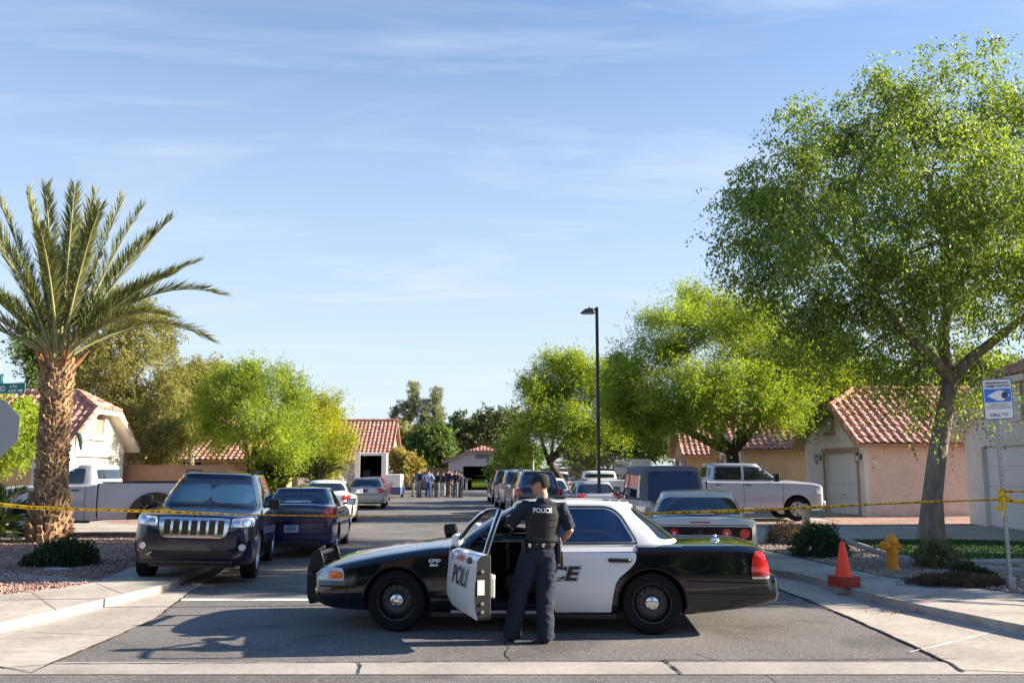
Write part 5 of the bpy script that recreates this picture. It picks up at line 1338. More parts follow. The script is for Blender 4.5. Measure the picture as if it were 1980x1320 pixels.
bush('bush', 'small low green tuft right of the shrub with pale tips', G(1868, 1118, GZ), .26, .24, M['leaf_bush'], 1500, (.06, .02), 6, upl=.7)
bush('bush', 'last low green tuft before the sign post', G(1903, 1120, GZ), .2, .15, M['leaf_bush'], 900, (.05, .02), 7, upl=.6)
bush('ground_plant', 'grey-brown dry ground plant spreading along the pavement left of the sign post', G(1850, 1132, GZ), .75, .16, M['leaf_dry'], 3400, (.07, .018), 8, upl=.8, flat=.35)
# ------------------------------------------------------------------ the police car (nose towards -X, driver's side towards the camera)
CV = dict(cf=0.82, ct=0.06, rt=-1.30, rb=-1.86)
def crown_keys():
    return [(2.47, .42, .57, .60, .62), (2.45, .36, .62, .66, .78), (2.38, .28, .66, .735, .88), (2.20, .235, .71, .80, .945), (1.9, .22, .78, .86, .97), (1.5, .21, .855, .92, .975),
            (0.9, .20, .935, .985, .975), (0.2, .20, .955, .99, .98), (-0.8, .20, .965, 1.0, .98), (-1.8, .21, .975, 1.01, .975), (-2.4, .27, .972, 1.015, .965), (-2.62, .31, .955, 1.0, .95), (-2.735, .33, .90, .955, .92),
            (-2.775, .34, .66, .70, .90), (-2.845, .35, .645, .675, .88), (-2.885, .38, .60, .62, .80), (-2.90, .42, .56, .57, .70)]
def police():
    P0 = Vector((0.19, 11.52, 0)); root = thing('police_car', 'black and white police patrol car parked across the road with its front door open', 'police car', P0, head=(-1, 0.07))
    W = .98; shell = mesh_m(body_shell(crown_keys(), tuck=.075, shoulder=.13), M['black_paint'])
    cab = mesh_m(cabin_shell(.89, 1.455, .84, .12, -1.88, -1.25, .86, .635, .03, fcurve=.35, rcurve=.2, edge=.07), M['white_paint'])
    shell = boolean(shell, mesh_m(arch_cutters((1.455, -1.455), .375, W, .345), M['interior']))
    full_bv = bvh_of(shell)
    # door outline in (x,z)
    dpoly = rpoly([(.86, .33), (.86, .97), (-.34, .985), (-.34, .31)], [.22, .03, .03, .05], 5)
    dskin = MB().prism(dpoly, .84, 1.3, 'xz'); hole = MB().prism([(p[0], p[1]) for p in rpoly([(.85, .31), (.85, 1.05), (-.33, 1.05), (-.33, .30)], [.18, .02, .02, .05], 5)], .5, 1.4, 'xz')
    door = boolean(shell, mesh_m(dskin, M['interior']), 'INTERSECT')
    cav = MB()
    cav.add([(.84, -.78, .30), (.84, .78, .30), (-.42, .78, .30), (-.42, -.78, .30), (.62, -.74, .97), (.62, .74, .97), (-.42, .74, .97), (-.42, -.74, .97)], [(0, 1, 2, 3), (7, 6, 5, 4), (0, 4, 5, 1), (1, 5, 6, 2), (2, 6, 7, 3), (3, 7, 4, 0)])
    cav2 = MB(); cav2.add([(.66, -.72, .80), (.66, .72, .80), (-.42, .72, .80), (-.42, -.72, .80), (.02, -.56, 1.40), (.02, .56, 1.40), (-.42, .56, 1.40), (-.42, -.56, 1.40)], [(0, 1, 2, 3), (7, 6, 5, 4), (0, 4, 5, 1), (1, 5, 6, 2), (2, 6, 7, 3), (3, 7, 4, 0)])
    fw = rpoly([(.60, 1.0), (.08, 1.375), (-.30, 1.39), (-.31, 1.0)], [.04, .10, .03, .03], 4)
    whole = MB().prism(fw, -1.2, -.45, 'xz'); whole2 = MB().prism(rpoly([(.70, .80), (.60, 1.0), (.08, 1.375), (-.30, 1.39), (-.32, .80)], [.0, .0, .10, .03, .0], 4), .45, 1.2, 'xz')
    for c in (cav, cav2, hole): shell = boolean(shell, mesh_m(c, M['interior']))
    for c in (cav2, whole, whole2): cab = boolean(cab, mesh_m(c, M['interior']))
    # black front pillars
    cab.materials.append(M['black_paint']) if len(cab.materials) < 3 else None
    bi = list(cab.materials).index(M['black_paint']) if M['black_paint'] in list(cab.materials) else 0
    wi = [i for i, m_ in enumerate(cab.materials) if m_ == M['white_paint']][0]
    for p in cab.polygons:
        if p.material_index == wi and (p.center.x > .02 + max(0, (1.30 - p.center.z)) * .6) : p.material_index = bi
    shell.materials.append(M['white_paint']); wsi = len(shell.materials) - 1
    for p in shell.polygons:
        if p.center.z > .885 and -1.30 < p.center.x < -.34 and p.normal.z > -.2 and shell.materials[p.material_index] == M['black_paint']: p.material_index = wsi
    V = [v.co.copy() for v in shell.vertices]; Fc = [tuple(p.vertices) for p in shell.polygons]; o = len(V)
    V += [v.co.copy() for v in cab.vertices]; Fc += [tuple(i + o for i in p.vertices) for p in cab.polygons]
    bv = BVHTree.FromPolygons(V, Fc)
    link(shell, 'body', None, root, smooth=32); link(cab, 'roof', None, root, smooth=48)
    # white rear doors with lettering
    rd = rpoly([(-.355, .235), (-.355, .955), (-1.30, .965), (-1.285, .80), (-1.20, .71), (-1.06, .60), (-1.02, .42), (-1.0, .24)], [.02, .01, .01, .05, .05, .10, .05, .02], 4)
    for s in (-1, 1):
        rdo = decal(bv, rd, 'y', s, .004, .07).build('rear_door', M['white_paint'], root, smooth=60, fix=False)
        if s == -1: decal(bv, dpoly, 'y', -1, .004, .08).build('front_door', M['white_paint'], root, smooth=60, fix=False)
        decal(bv, rpoly([(-.40, 1.005), (-.38, 1.375), (-1.05, 1.375), (-1.27, 1.01)], [.04, .03, .16, .05], 6), 'y', s, .004, .08).build('side_window', M['glass_blue'], root, smooth=60, fix=False)
        fr = []
        ow = rpoly([(-.365, .99), (-.355, 1.398), (-1.075, 1.40), (-1.325, .99)], [.04, .03, .18, .05], 6)
        V_, F_ = project(bv, ow, [], 'y', s, .004); MB().tube(V_ + [V_[0]], .011, 6).build('window_frame', M['dark'], root, smooth=60)
        V_, F_ = project(bv, [(-1.10, .82)], [], 'y', s, .01); h = MB().tube([V_[0] + Vector((-.12, 0, 0)), V_[0] + Vector((-.10, s * .03, 0)), V_[0] + Vector((.10, s * .03, 0)), V_[0] + Vector((.12, 0, 0))], [(.022, .014)] * 4, 8, ref=(0, 0, 1)); h.build('door_handle', M['dark'], root)
        Q = [p for p in rd[2:]] + [rd[0]]; Q = [Vector(Q[i]).lerp(Vector(Q[i + 1]), j / 4) for i in range(len(Q) - 1) for j in range(4)]; V_, F_ = project(bv, Q, [], 'y', s, .002); MB().tube([q for q in V_ if q.length > .1], .0055, 5).build('door_seam', M['crack'], root)
        # belt moulding and crease
        Q = [(-.36 - .07 * i, .975) for i in range(14)]; V_, F_ = project(bv, Q, [], 'y', s, .004); MB().tube(V_, .008, 6).build('belt_trim', M['silver_paint'], root)
        Q = [(-.36 - .065 * i, .455) for i in range(11)]; V_, F_ = project(bv, Q, [], 'y', s, -.002); MB().tube(V_, (.010), 6).build('side_moulding', M['white_paint'], root)
    def letters(txt, cx, cz, h, s=1, bold=.03, outl=.075, shear=.25, width=1.0, par=root, b=bv, m1=None, m2=None):
        if m2:
            T, Fq = text2d(txt, h * 1.16, outl, shear, width); V_, F_ = project(b, [(cx - p[0] * s, cz + p[1]) for p in T], Fq, 'y', s, .006); MB().add(V_, F_).build('lettering_outline', m2, par, smooth=0, fix=False)
        T, Fq = text2d(txt, h, bold, shear, width); V_, F_ = project(b, [(cx - p[0] * s, cz + p[1]) for p in T], Fq, 'y', s, .009)
        MB().add(V_, F_).build('lettering', m1 or M['black_letter'], par, smooth=0, fix=False)
    letters('CE', -.44, .67, .155, width=1.35, m2=M['gold_letter'])
    letters('CPD', 1.02, .80, .038, shear=.3, width=1.5, bold=.05, m1=M['white']); letters('864', 1.02, .752, .034, shear=0, width=1.5, bold=.05, m1=M['white'])
    # glazing
    ww = rpoly([(-.76, .99), (.76, .99), (.56, 1.375), (-.56, 1.375)], [.04, .04, .10, .10])
    decal(bv, ww, 'x', 1, .006, .09).build('windshield', M['glass'], root, smooth=60, fix=False)
    rw = rpoly([(-.73, 1.03), (.73, 1.03), (.55, 1.385), (-.55, 1.385)], [.05, .05, .12, .12])
    decal(bv, rw, 'x', -1, .006, .09).build('rear_window', M['glass'], root, smooth=60, fix=False)
    sw = [(-1.885, 1.02), (-1.335, 1.405), (-1.36, 1.36), (-1.80, 1.05)]
    # lamps
    for s in (-1, 1):
        hl = rpoly([(2.395, .565), (2.07, .565), (2.065, .655), (2.10, .70), (2.30, .705), (2.36, .66)], [.01, .01, .02, .02, .03, .02]); lamp = decal(bv, hl, 'y', s, .008, .03).build('headlight', M['clear_lens'], root, smooth=60, fix=False)
        am = rpoly([(2.26, .59), (2.085, .585), (2.085, .665), (2.25, .668)], .015); decal(bv, am, 'y', s, .013, .03).build('side_lamp', M['amber'], lamp, smooth=60, fix=False)
        hf = rpoly([(.35 * s, .60), (.80 * s, .60), (.80 * s, .70), (.35 * s, .70)], .02); decal(bv, hf, 'x', 1, .008, .05).build('headlight', M['clear_lens'], root, smooth=60, fix=False)
        tl = rpoly([(-2.555, .68), (-2.575, .86), (-2.62, .925), (-2.70, .90), (-2.745, .80), (-2.76, .66)], [.02, .04, .06, .05, .03, .02])
        t = decal(bv, tl, 'y', s, .018, .025).build('taillight', M['red_lens'], root, smooth=60, fix=False)
        decal(bv, rpoly([(-2.56, .70), (-2.745, .695), (-2.755, .655), (-2.555, .655)], .01), 'y', s, .024, .03).build('reflector', M['red_dark'], t, smooth=60, fix=False)
        decal(bv, rpoly([(-2.558, .65), (-2.756, .652), (-2.757, .625), (-2.57, .625)], .005), 'y', s, .02, .03).build('lamp_trim', M['chrome'], t, smooth=60, fix=False)
        tb = rpoly([(.52 * s, .68), (.86 * s, .68), (.84 * s, .88), (.56 * s, .88)], .03); decal(bv, tb, 'x', -1, .012, .05).build('taillight', M['red_lens'], root, smooth=60, fix=False)
    for s in (-1, 1):      # shut line of bumpers
        for x_, z0_, z1_ in ((2.03, .22, .56), ):
            V_, F_ = project(bv, [(x_, z0_ + (z1_ - z0_) * i / 6) for i in range(7)], [], 'y', s, .0); MB().tube(V_, .006, 5).build('bumper_seam', M['crack'], root)
        V_, F_ = project(bv, [(-1.86 - .08 * i, .66 - .004 * i) for i in range(11)], [], 'y', s, .0); MB().tube(V_, .007, 5).build('bumper_seam', M['crack'], root)
        V_, F_ = project(bv, [(-1.84 - .08 * i, .60 - .002 * i) for i in range(12)], [], 'y', s, .003); MB().tube(V_, (.008), 6).build('side_moulding', M['black_gloss'], root)
        V_, F_ = project(bv, [(-1.84 - .08 * i, .47 - .002 * i) for i in range(12)], [], 'y', s, .001); MB().tube(V_, (.006), 6).build('side_moulding', M['black_gloss'], root)
        V_, F_ = project(bv, [(2.36 - .06 * i, .50) for i in range(8)], [], 'y', s, .002); MB().tube(V_, (.010), 6).build('side_moulding', M['black_gloss'], root)
        # fuel flap circle and wheel-arch lips
        if s == 1:
            V_, F_ = project(bv, [(-2.02 + .085 * math.cos(a / 20 * 6.283), .80 + .085 * math.sin(a / 20 * 6.283)) for a in range(21)], [], 'y', s, .0); MB().tube(V_, .004, 5).build('fuel_flap', M['crack'], root)
        for ax_ in (1.455, -1.455):
            V_, F_ = project(bv, [(ax_ + .385 * math.cos(R(a)), .345 + .385 * math.sin(R(a))) for a in range(-12, 193, 8)], [], 'y', s, .004); MB().tube([v for v in V_ if v.length > .1], .011, 6).build('arch_lip', M['black_gloss'], root)
    V_, F_ = project(bv, [(.95 + .02 * i, .45 - .0 * i) for i in range(9)], [], 'y', -1, .0)
    # grille, plate
    decal(bv, rpoly([(-.33, .58), (.33, .58), (.36, .71), (-.36, .71)], .03), 'x', 1, .01, .06).build('grille', M['dark'], root, smooth=0, fix=False)
    plate(root, -2.765, .80)
    for x in (1.455, -1.455):
        for s in (1, -1): make_wheel(root, x, s * (W - .145), .345, .345, .225, 'steel', s)
    # push bar
    pb = bpy.data.objects.new('push_bar', None); col.objects.link(pb); pb.parent = root
    prof = rpoly([(2.45, .26), (2.62, .22), (2.66, .33), (2.665, .62), (2.60, .83), (2.54, .885), (2.50, .86), (2.46, .74), (2.47, .60), (2.44, .45)], [.02, .03, .05, .05, .05, .04, .03, .04, .04, .03], 3)
    for s in (1, -1): MB().prism(prof, s * .36, s * .405, 'xz').build('upright', M['black_gloss'], pb, bevel=.006)
    MB().tube([(2.57, -.36, .80), (2.57, .36, .80)], .027, 12).build('cross_tube', M['steel_black'], pb)
    MB().tube([(2.62, -.36, .42), (2.62, .36, .42)], (.027), 12).build('cross_tube', M['steel_black'], pb)
    MB().tube([(2.56, -.60, .60), (2.59, -.42, .60), (2.60, .42, .60), (2.56, .60, .60)], .018, 10).build('cross_tube', M['steel_black'], pb)
    # mirror, spot lamp, antenna, roof fittings
    for s in (-1, 1):
        mr = MB(); mr.box((.74, s * 1.06, 1.045), (.12, .20, .135)); mr = mr.build('side_mirror', M['white_paint'] if s < 0 else M['white_paint'], root, bevel=.045, segs=4)
        MB().tube([(.70, s * .90, 1.0), (.74, s * 1.0, 1.02)], .03, 8).build('mirror_arm', M['dark'], mr)
    sl = MB().lathe([(.02, -.09), (.07, -.075), (.082, .02), (.082, .05), (.06, .06), (.01, .06)], 'z', 20); sl.xf(Matrix.Translation((.86, .80, 1.13)) @ Matrix.Rotation(R(100), 4, 'Y'))
    so = sl.build('spot_lamp', M['black_gloss'], root); MB().tube([(.84, .80, 1.06), (.72, .78, 1.0)], .014, 8).build('lamp_arm', M['dark'], so)
    MB().lathe([(.055, 1.0), (.05, 1.025), (.02, 1.04), (.018, 1.065), (.008, 1.075)], 'z', 14, (-2.26, .35, .0)).build('antenna', M['chrome'], root)
    MB().tube([(-2.05, .1, 1.0), (-2.05, .1, 1.06)], .006, 6).build('antenna', M['dark'], root)
    ro = MB(); ro.box((-.42, .1, 1.50), (.16, .30, .028)); ro.build('roof_fitting', M['dark'], root, bevel=.01)
    for i in range(4): MB().box((-.98 - .11 * i, .28 + .0 * i, 1.474 - .006 * i), (.07, .22, .01)).build('roof_numeral_bar', M['grey_cloth'], root)
    # interior: wheel, dash, seats, screen partition
    MB().box((.62, 0, .82), (.30, 1.40, .30)).build('dashboard', M['interior'], root, bevel=.05)
    tor = MB().lathe([(.19 + .014 * math.cos(a / 8 * 6.283), .014 * math.sin(a / 8 * 6.283)) for a in range(8)], 'x', 24, closed=True)
    tor.box((0, 0, 0), (.02, .36, .03)); tor.box((0, 0, -.08), (.02, .03, .16)); tor.xf(Matrix.Translation((.40, .38, .93)) @ Matrix.Rotation(R(-22), 4, 'Y')); tor.build('steering_wheel', M['dark'], root)
    for s in (-1, 1):
        MB().box((-.02, s * .38, .48), (.52, .50, .20)).build('seat_base', M['interior'], root, bevel=.06)
        b = MB(); b.box((0, 0, 0), (.16, .50, .62)); b.xf(Matrix.Translation((-.30, s * .38, .84)) @ Matrix.Rotation(R(-14), 4, 'Y')); b.build('seat_back', M['interior'], root, bevel=.06)
    MB().box((.22, -.02, .98), (.03, .34, .25), Matrix.Rotation(R(-15), 3, 'Y')).build('laptop_screen', mat('laptop', (.12, .15, .18), .35), root, bevel=.01)
    MB().box((.24, -.02, .75), (.05, .05, .3)).build('laptop_stand', M['dark'], root)
    MB().box((-.43, 0, .82), (.02, 1.30, .86)).build('partition', M['interior'], root)
    MB().box((.25, .93, .235), (1.15, .03, .03)).build('door_sill', M['galv'], root)
    for s in (-1, 1): MB().box((-.0, s * .88, .20), (2.1, .10, .05)).build('rocker', M['dark'], root)
    # the open driver's door: everything built closed and swung on its hinge
    hinge = Vector((.855, .955, 0)); ang = R(-68)
    dr = bpy.data.objects.new('front_door', None); col.objects.link(dr); dr.parent = root
    dr.location = hinge; dr.rotation_euler = (0, 0, ang)
    T = Matrix.Translation(-hinge)
    dbv0 = bvh_of(door)
    door.transform(T)
    for i, m_ in enumerate(door.materials):
        if m_ == M['black_paint']: door.materials[i] = M['white_paint']
    link(door, 'door_skin', None, dr, smooth=35)
    sm = []
    def dtext(txt, cx, cz, h, w, bold, sh, m1, outl=None):
        for mm, hh, bb, off in (((outl, h * 1.2, bold + .05, .006),) if outl else ()) + ((m1, h, bold, .009),):
            T_, Fq = text2d(txt, hh, bb, sh, w); V_, F_ = project(dbv0, [(cx - p[0], cz + p[1]) for p in T_], Fq, 'y', 1, off)
            MB().add([T @ v for v in V_], F_).build('lettering', mm, dr, smooth=0, fix=False)
    dtext('POLI', .29, .70, .185, 1.12, .005, .22, M['black_letter'], M['gold_letter'])
    dtext('GILBERT', .30, .885, .06, 1.15, .05, .15, M['red_letter'])
    def dec(poly, off=.006):
        V_, F_ = tri_poly(poly, .05); V_, F_ = project(dbv0, V_, F_, 'y', 1, off); return MB().add([T @ v for v in V_], F_)
    dec([(-.06 + .10 * math.cos(a / 16 * 6.283), .885 + .034 * math.sin(a / 16 * 6.283)) for a in range(16)], .007).build('round_patch', M['black_letter'], dr, smooth=0, fix=False)
    dec([(.70 + .05 * math.cos(a / 16 * 6.283), .90 + .07 * math.sin(a / 16 * 6.283)) for a in range(16)], .007).build('badge_patch', mat('badge_lilac', (.35, .38, .62), .5), dr, smooth=0, fix=False)
    # window frame of the door: two runs of bright-edged tube, glass lowered
    fp = [(.80, .90, .96), (.62, .875, 1.07), (.36, .815, 1.245), (.16, .755, 1.36), (.02, .715, 1.405), (-.20, .70, 1.42), (-.32, .70, 1.415), (-.345, .76, 1.28), (-.35, .86, .98)]
    MB().tube([T @ Vector(p) for p in fp], [(.020, .026)] * len(fp), 8).build('window_frame', M['dark'], dr)
    MB().tube([T @ (Vector(p) + Vector((0, .024, .004))) for p in fp], .010, 6).build('frame_trim', M['chrome'], dr)
    MB().tube([T @ (Vector(p) + Vector((-.022, -.012, -.01))) for p in fp[5:]], .009, 6).build('frame_trim', M['chrome'], dr)
    ip = rpoly([(.80, .30), (.78, .95), (-.30, .965), (-.30, .36), (-.26, .30)], [.08, .03, .03, .05, .05], 4)
    MB().prism([(p[0] - hinge.x, p[1]) for p in ip], -.165, -.115, 'xz').build('door_lining', M['interior'], dr, bevel=.01)
    a = MB(); a.box((-.75, -.205, .72), (.62, .085, .06)); a.box((-1.06, -.20, .62), (.05, .07, .22)); a.build('armrest', mat('armrest_grey', (.33, .32, .29), .6), dr, bevel=.02)
    MB().box((-1.198, -.045, .64), (.004, .075, .15)).build('door_sticker', M['white'], dr)
    for z_ in (.48, .40, .80): MB().lathe([(.018, 0), (.018, .014)], 'x', 10, (-1.205, -.06, z_)).build('latch', M['chrome'], dr)
    MB().tube([(-.02, -.04, .45), (.02, -.16, .45)], .02, 8).build('hinge', M['dark'], dr); MB().tube([(-.02, -.04, .78), (.02, -.16, .78)], .02, 8).build('hinge', M['dark'], dr)
    MB().box((-1.03, .010, .845), (.15, .022, .03)).build('door_handle', M['white_paint'], dr, bevel=.01)
    return root
police()

# ------------------------------------------------------------------ black sport-utility vehicle facing the camera
def suv(name, label, paint, loc, head, W=.97, H=1.72, wb=2.915, F=2.30, Rr=-2.45, r=.375, belt=1.13, hood=1.10, group=None, style='seven', glass=None, roll=None, deco=None, rails=True, mir=None):
    keys = [(F, .44, .72, .76, .52 * W), (F - .03, .34, .92, .97, .72 * W), (F - .11, .28, 1.00, 1.045, .87 * W), (F - .24, .27, 1.03, 1.07, .94 * W), (F - .45, .26, 1.055, hood, .98 * W), (.95, .25, belt - .03, hood + .05, W), (0, .25, belt, hood + .06, W), (-wb / 2, .25, belt + .03, hood + .08, W),
            (Rr + .35, .30, belt + .04, hood + .08, .98 * W), (Rr + .08, .36, belt + .02, hood + .07, .93 * W), (Rr, .42, belt - .15, hood - .08, .84 * W)]
    sp = dict(paint=paint, axles=(wb / 2, -wb / 2), r=r, ww=.25, W=W, style=style, arch=r + .06, shell=body_shell(keys, tuck=.06, shoulder=.12))
    sp['cabin'] = cabin_shell(belt - .06, H - .03, 1.02, .26, Rr + .08, Rr + .36, W - .09, W - .30, .04, rcurve=.5, edge=.08)
    zb, zt = belt + .05, H - .13
    g = glass or M['glass']
    sp['glass'] = g
    sp['side_windows'] = [([(.72, zb), (.22, zt), (-.36, zt + .02), (-.40, zb)], [.04, .1, .03, .03]), ([(-.47, zb), (-.43, zt + .02), (-1.28, zt + .01), (-1.35, zb)], [.03, .03, .05, .04]), ([(-1.42, zb), (-1.36, zt), (-1.95, zt - .03), (-2.10, zb)], [.03, .03, .12, .05])]
    sp['decals'] = [('windshield', rpoly([(-(W - .17), belt + .02), (W - .17, belt + .02), (W - .37, H - .13), (-(W - .37), H - .13)], [.05, .05, .10, .10]), 'x', 1, M['glass'], .006),
                    ('rear_window', rpoly([(-(W - .22), belt + .04), (W - .22, belt + .04), (W - .33, H - .14), (-(W - .33), H - .14)], [.05, .05, .10, .10]), 'x', -1, g, .006)]
    sp['decals2'] = [('taillight', rpoly([(.62, .95), (.88, .95), (.88, 1.22), (.74, 1.24)], .03), 'x', -1, M['red_lens'], .012), ('side_reflector', rpoly([(Rr + .09, .97), (Rr + .28, 1.02), (Rr + .26, 1.15), (Rr + .10, 1.12)], .03), 'y', 1, M['red_lens'], .012)]
    sp['mirror'] = (.70, W - .04, belt + .07, M['black_gloss'] if mir is None else mir); sp['mirror_size'] = (.12, .19, .16)
    sp['handles'] = [(-.28, belt - .12, .18), (-1.12, belt - .10, .18)]; sp['seams'] = [[(-.42, belt), (-.42, .32)], [(.80, belt), (.80, .32)], [(-1.38, belt), (-1.30, .75)]]
    if deco: sp['decals'] += deco[0]; sp['decals2'] = deco[1] + (sp['decals2'])
    root, bv = make_car(name, label, 'car' if name != 'sport_utility_car' else 'utility car', sp, loc, head, group)
    if rails:
        for s in (1, -1):
            MB().tube([(.0, s * (W - .39), H - .05), (-.08, s * (W - .39), H + .012), (-1.6, s * (W - .39), H + .012), (-1.75, s * (W - .39), H - .05)], .018, 8).build('roof_rail', M['dark'], root)
    for z_, y0, y1 in ((.34, -.78, .78),): MB().box((F - .35, 0, .29), (.5, 1.3, .10)).build('underside', M['dark'], root)
    plate(root, Rr - .01, .82)
    return root, bv
jroot, jbv = suv('sport_utility_car', 'black sport utility car facing the camera with a blue sunshade behind the windscreen', M['navy_paint'], (-5.43, 16.78, .075), (.17, -.985), group=None, style='ten',
    deco=([], [('headlight', rpoly([(.55, .87), (.89, .89), (.89, .99), (.85, 1.02), (.57, 1.0)], [.02, .02, .03, .03, .03]), 'x', 1, M['clear_lens'], .010)]))
jroot.rotation_euler.x = R(-2.2)
def jeep_front():
    F = 2.30
    bm_ = lambda poly, off, nm, m, par=jroot, step=.05: (lambda mb: mb.build(nm, m, par, smooth=60, fix=False) if mb.f else None)(decal(jbv, poly, 'x', 1, off, step))
    fr = MB()
    # chrome grille frame with seven slots, standing proud of the nose
    yy = [(-.50, .50)]
    gr = bpy.data.objects.new('grille', None); col.objects.link(gr); gr.parent = jroot
    def gx(y, z):
        h, n_, i, d = jbv.ray_cast(Vector((6, y, z)), Vector((-1, 0, 0))); return h.x if h else F
    outer = rpoly([(-.545, 1.005), (.545, 1.005), (.50, .735), (.42, .70), (-.42, .70), (-.50, .735)], [.03, .03, .03, .02, .02, .03], 3)
    bm_(outer, .012, 'grille_frame', M['chrome'], gr)
    for k in range(7):
        y = -.405 + k * .135; w = .046; t = .965; b = .742
        sl = rpoly([(y - w, b + .004 * abs(k - 3)), (y + w, b + .004 * abs(k - 3)), (y + w * 1.05, t), (y - w * 1.05, t)], .018, 3)
        bm_(sl, .020, 'grille_slot', M['crack'], gr)
    T_, Fq = text2d('Jeep', .055, .03, 0, 1.1); V_, F_ = project(jbv, [(p[0], 1.035 + p[1]) for p in T_], Fq, 'x', 1, .02); MB().add(V_, F_).build('badge', M['chrome'], jroot, smooth=0, fix=False)
    for s in (1, -1):
        for (cy, cz, r_) in ((.64, .935, .055), (.78, .945, .05)):
            bm_([(s * cy + r_ * math.cos(a / 14 * 6.283), cz + r_ * math.sin(a / 14 * 6.283)) for a in range(14)], .018, 'lamp_lens', M['chrome'])
        bm_([(s * .745 + .052 * math.cos(a / 14 * 6.283), .565 + .052 * math.sin(a / 14 * 6.283)) for a in range(14)], .014, 'fog_lamp', M['clear_lens'])
    bm_(rpoly([(-.60, .385), (.60, .385), (.66, .50), (-.66, .50)], .03), .008, 'lower_grille', M['crack'])
    bm_(rpoly([(-.86, .29), (.86, .29), (.84, .36), (-.84, .36)], .02), .008, 'lower_trim', M['dark'])
    MB().box((2.2, 0, .33), (.16, 1.25, .07)).build('skid_plate', M['dark'], jroot, bevel=.02)
    MB().tube([(gx(-.63, .44) + .015, -.60, .475), (gx(-.68, .42) + .012, -.68, .42)], .010, 6).build('tow_trim', M['chrome'], jroot)
    # folding sunshade: two overlapping discs behind the glass
    for s in (1, -1):
        e = [(s * .375 + .385 * math.copysign(abs(math.cos(a / 28 * 6.283)) ** 1.0, math.cos(a / 28 * 6.283)), 1.345 + .205 * math.copysign(abs(math.sin(a / 28 * 6.283)) ** .92, math.sin(a / 28 * 6.283))) for a in range(28)]
        bm_([(max(-.73 + (p[1] - 1.2) * .3, min(.73 - (p[1] - 1.2) * .3, p[0])), max(1.19, min(1.5, p[1]))) for p in e], .008 if s > 0 else .0075, 'sunshade', M['shade_blue'])
    for s in (1, -1):
        MB().tube([(1.10, s * .45, belt_ := 1.185), (1.02, s * .02, 1.20)], .008, 5).build('wiper', M['dark'], jroot)
jeep_front()

# ------------------------------------------------------------------ saloons
def rear_lights(sp, y0, y1, z0, z1, wrap=.3, lens=None):
    Rr = sp['R']; sp['decals2'] += [('taillight', rpoly([(y0, z0), (y1, z0), (y1, z1), (y0 + .02, z1)], .03), 'x', -1, lens or M['red_lens'], .012), ('taillight', rpoly([(Rr + .02, z0 + .02), (Rr + wrap, z0 + .06), (Rr + wrap * .9, z1 - .02), (Rr + .02, z1)], .03), 'y', 1, lens or M['red_lens'], .012)]
road = lambda Y, d=-.088: (d, 1.0)
def place_rear(x, Yr, Rr, head, z=0):
    h = Vector((head[0], head[1])).normalized(); return (x - h.x * Rr, Yr - h.y * Rr, z)
def shut_lines(root, bv, Rr, w, z0, z1, bump):
    for a, b in (((-w, z0), (w, z0)), ((-w, bump), (w, bump))):
        Q = [(a[0] + (b[0] - a[0]) * i / 16, a[1]) for i in range(17)]; V_, F_ = project(bv, Q, [], 'x', -1, 0.0); V_ = [v for v in V_ if v.length > .1]
        if len(V_) > 2: MB().tube(V_, .007, 5).build('boot_seam', M['crack'], root)
def plate_writing(root, Rr, z, txt=None):
    if txt is None:
        mb = MB()
        for k in range(6): mb.box((Rr - .009, -.09 + k * .036, z), (.004, .022, .07))
        mb.box((Rr - .009, 0, z + .055), (.004, .14, .012)); mb.build('plate_characters', M['plate_dark'], root, smooth=0)
# navy sedan
sp = sedan(M['blue_paint'], L=4.8, W=.90, H=1.45, wb=2.85, fo=.93, style='five', r=.325, belt=.98, deck=1.13, hood=1.0, glass=M['glass_blue'], ww=.22)
rear_lights(sp, .66, .89, .82, 1.04, .30)
h = (-.095, 1); root, bv = make_car('parked_car', 'dark blue sedan seen from behind, between the black utility car and the white car', 'car', sp, place_rear(-4.62, 19.3, sp['R'], h), h, group='cars parked along the street')
plate(root, sp['R'] - .006, .61); plate_writing(root, sp['R'] - .006, .61); shut_lines(root, bv, sp['R'], .84, .74, 0, .74)
MB().box((-.06 + sp['R'] + .03, 0, .30), (.10, 1.2, .12)).build('rear_valance', M['dark'], root, bevel=.02); MB().tube([(sp['rt'] if 'rt' in sp else -1.2, 0, 1.43), (-1.25, 0, 1.52)], .008, 5).build('antenna', M['dark'], root)
# white car
sp = sedan(M['white_paint'], L=4.7, W=.90, H=1.50, wb=2.70, fo=.93, style='five', r=.33, belt=1.0, deck=1.15, hood=1.02)
rear_lights(sp, .64, .89, .88, 1.03, .30)
h = (-.095, 1); root, bv = make_car('parked_car', 'white sedan just beyond the dark blue one', 'car', sp, place_rear(-6.08, 29.3, sp['R'], h), h, group='cars parked along the street')
plate(root, sp['R'] - .006, .80); shut_lines(root, bv, sp['R'], .84, .70, 0, .68)
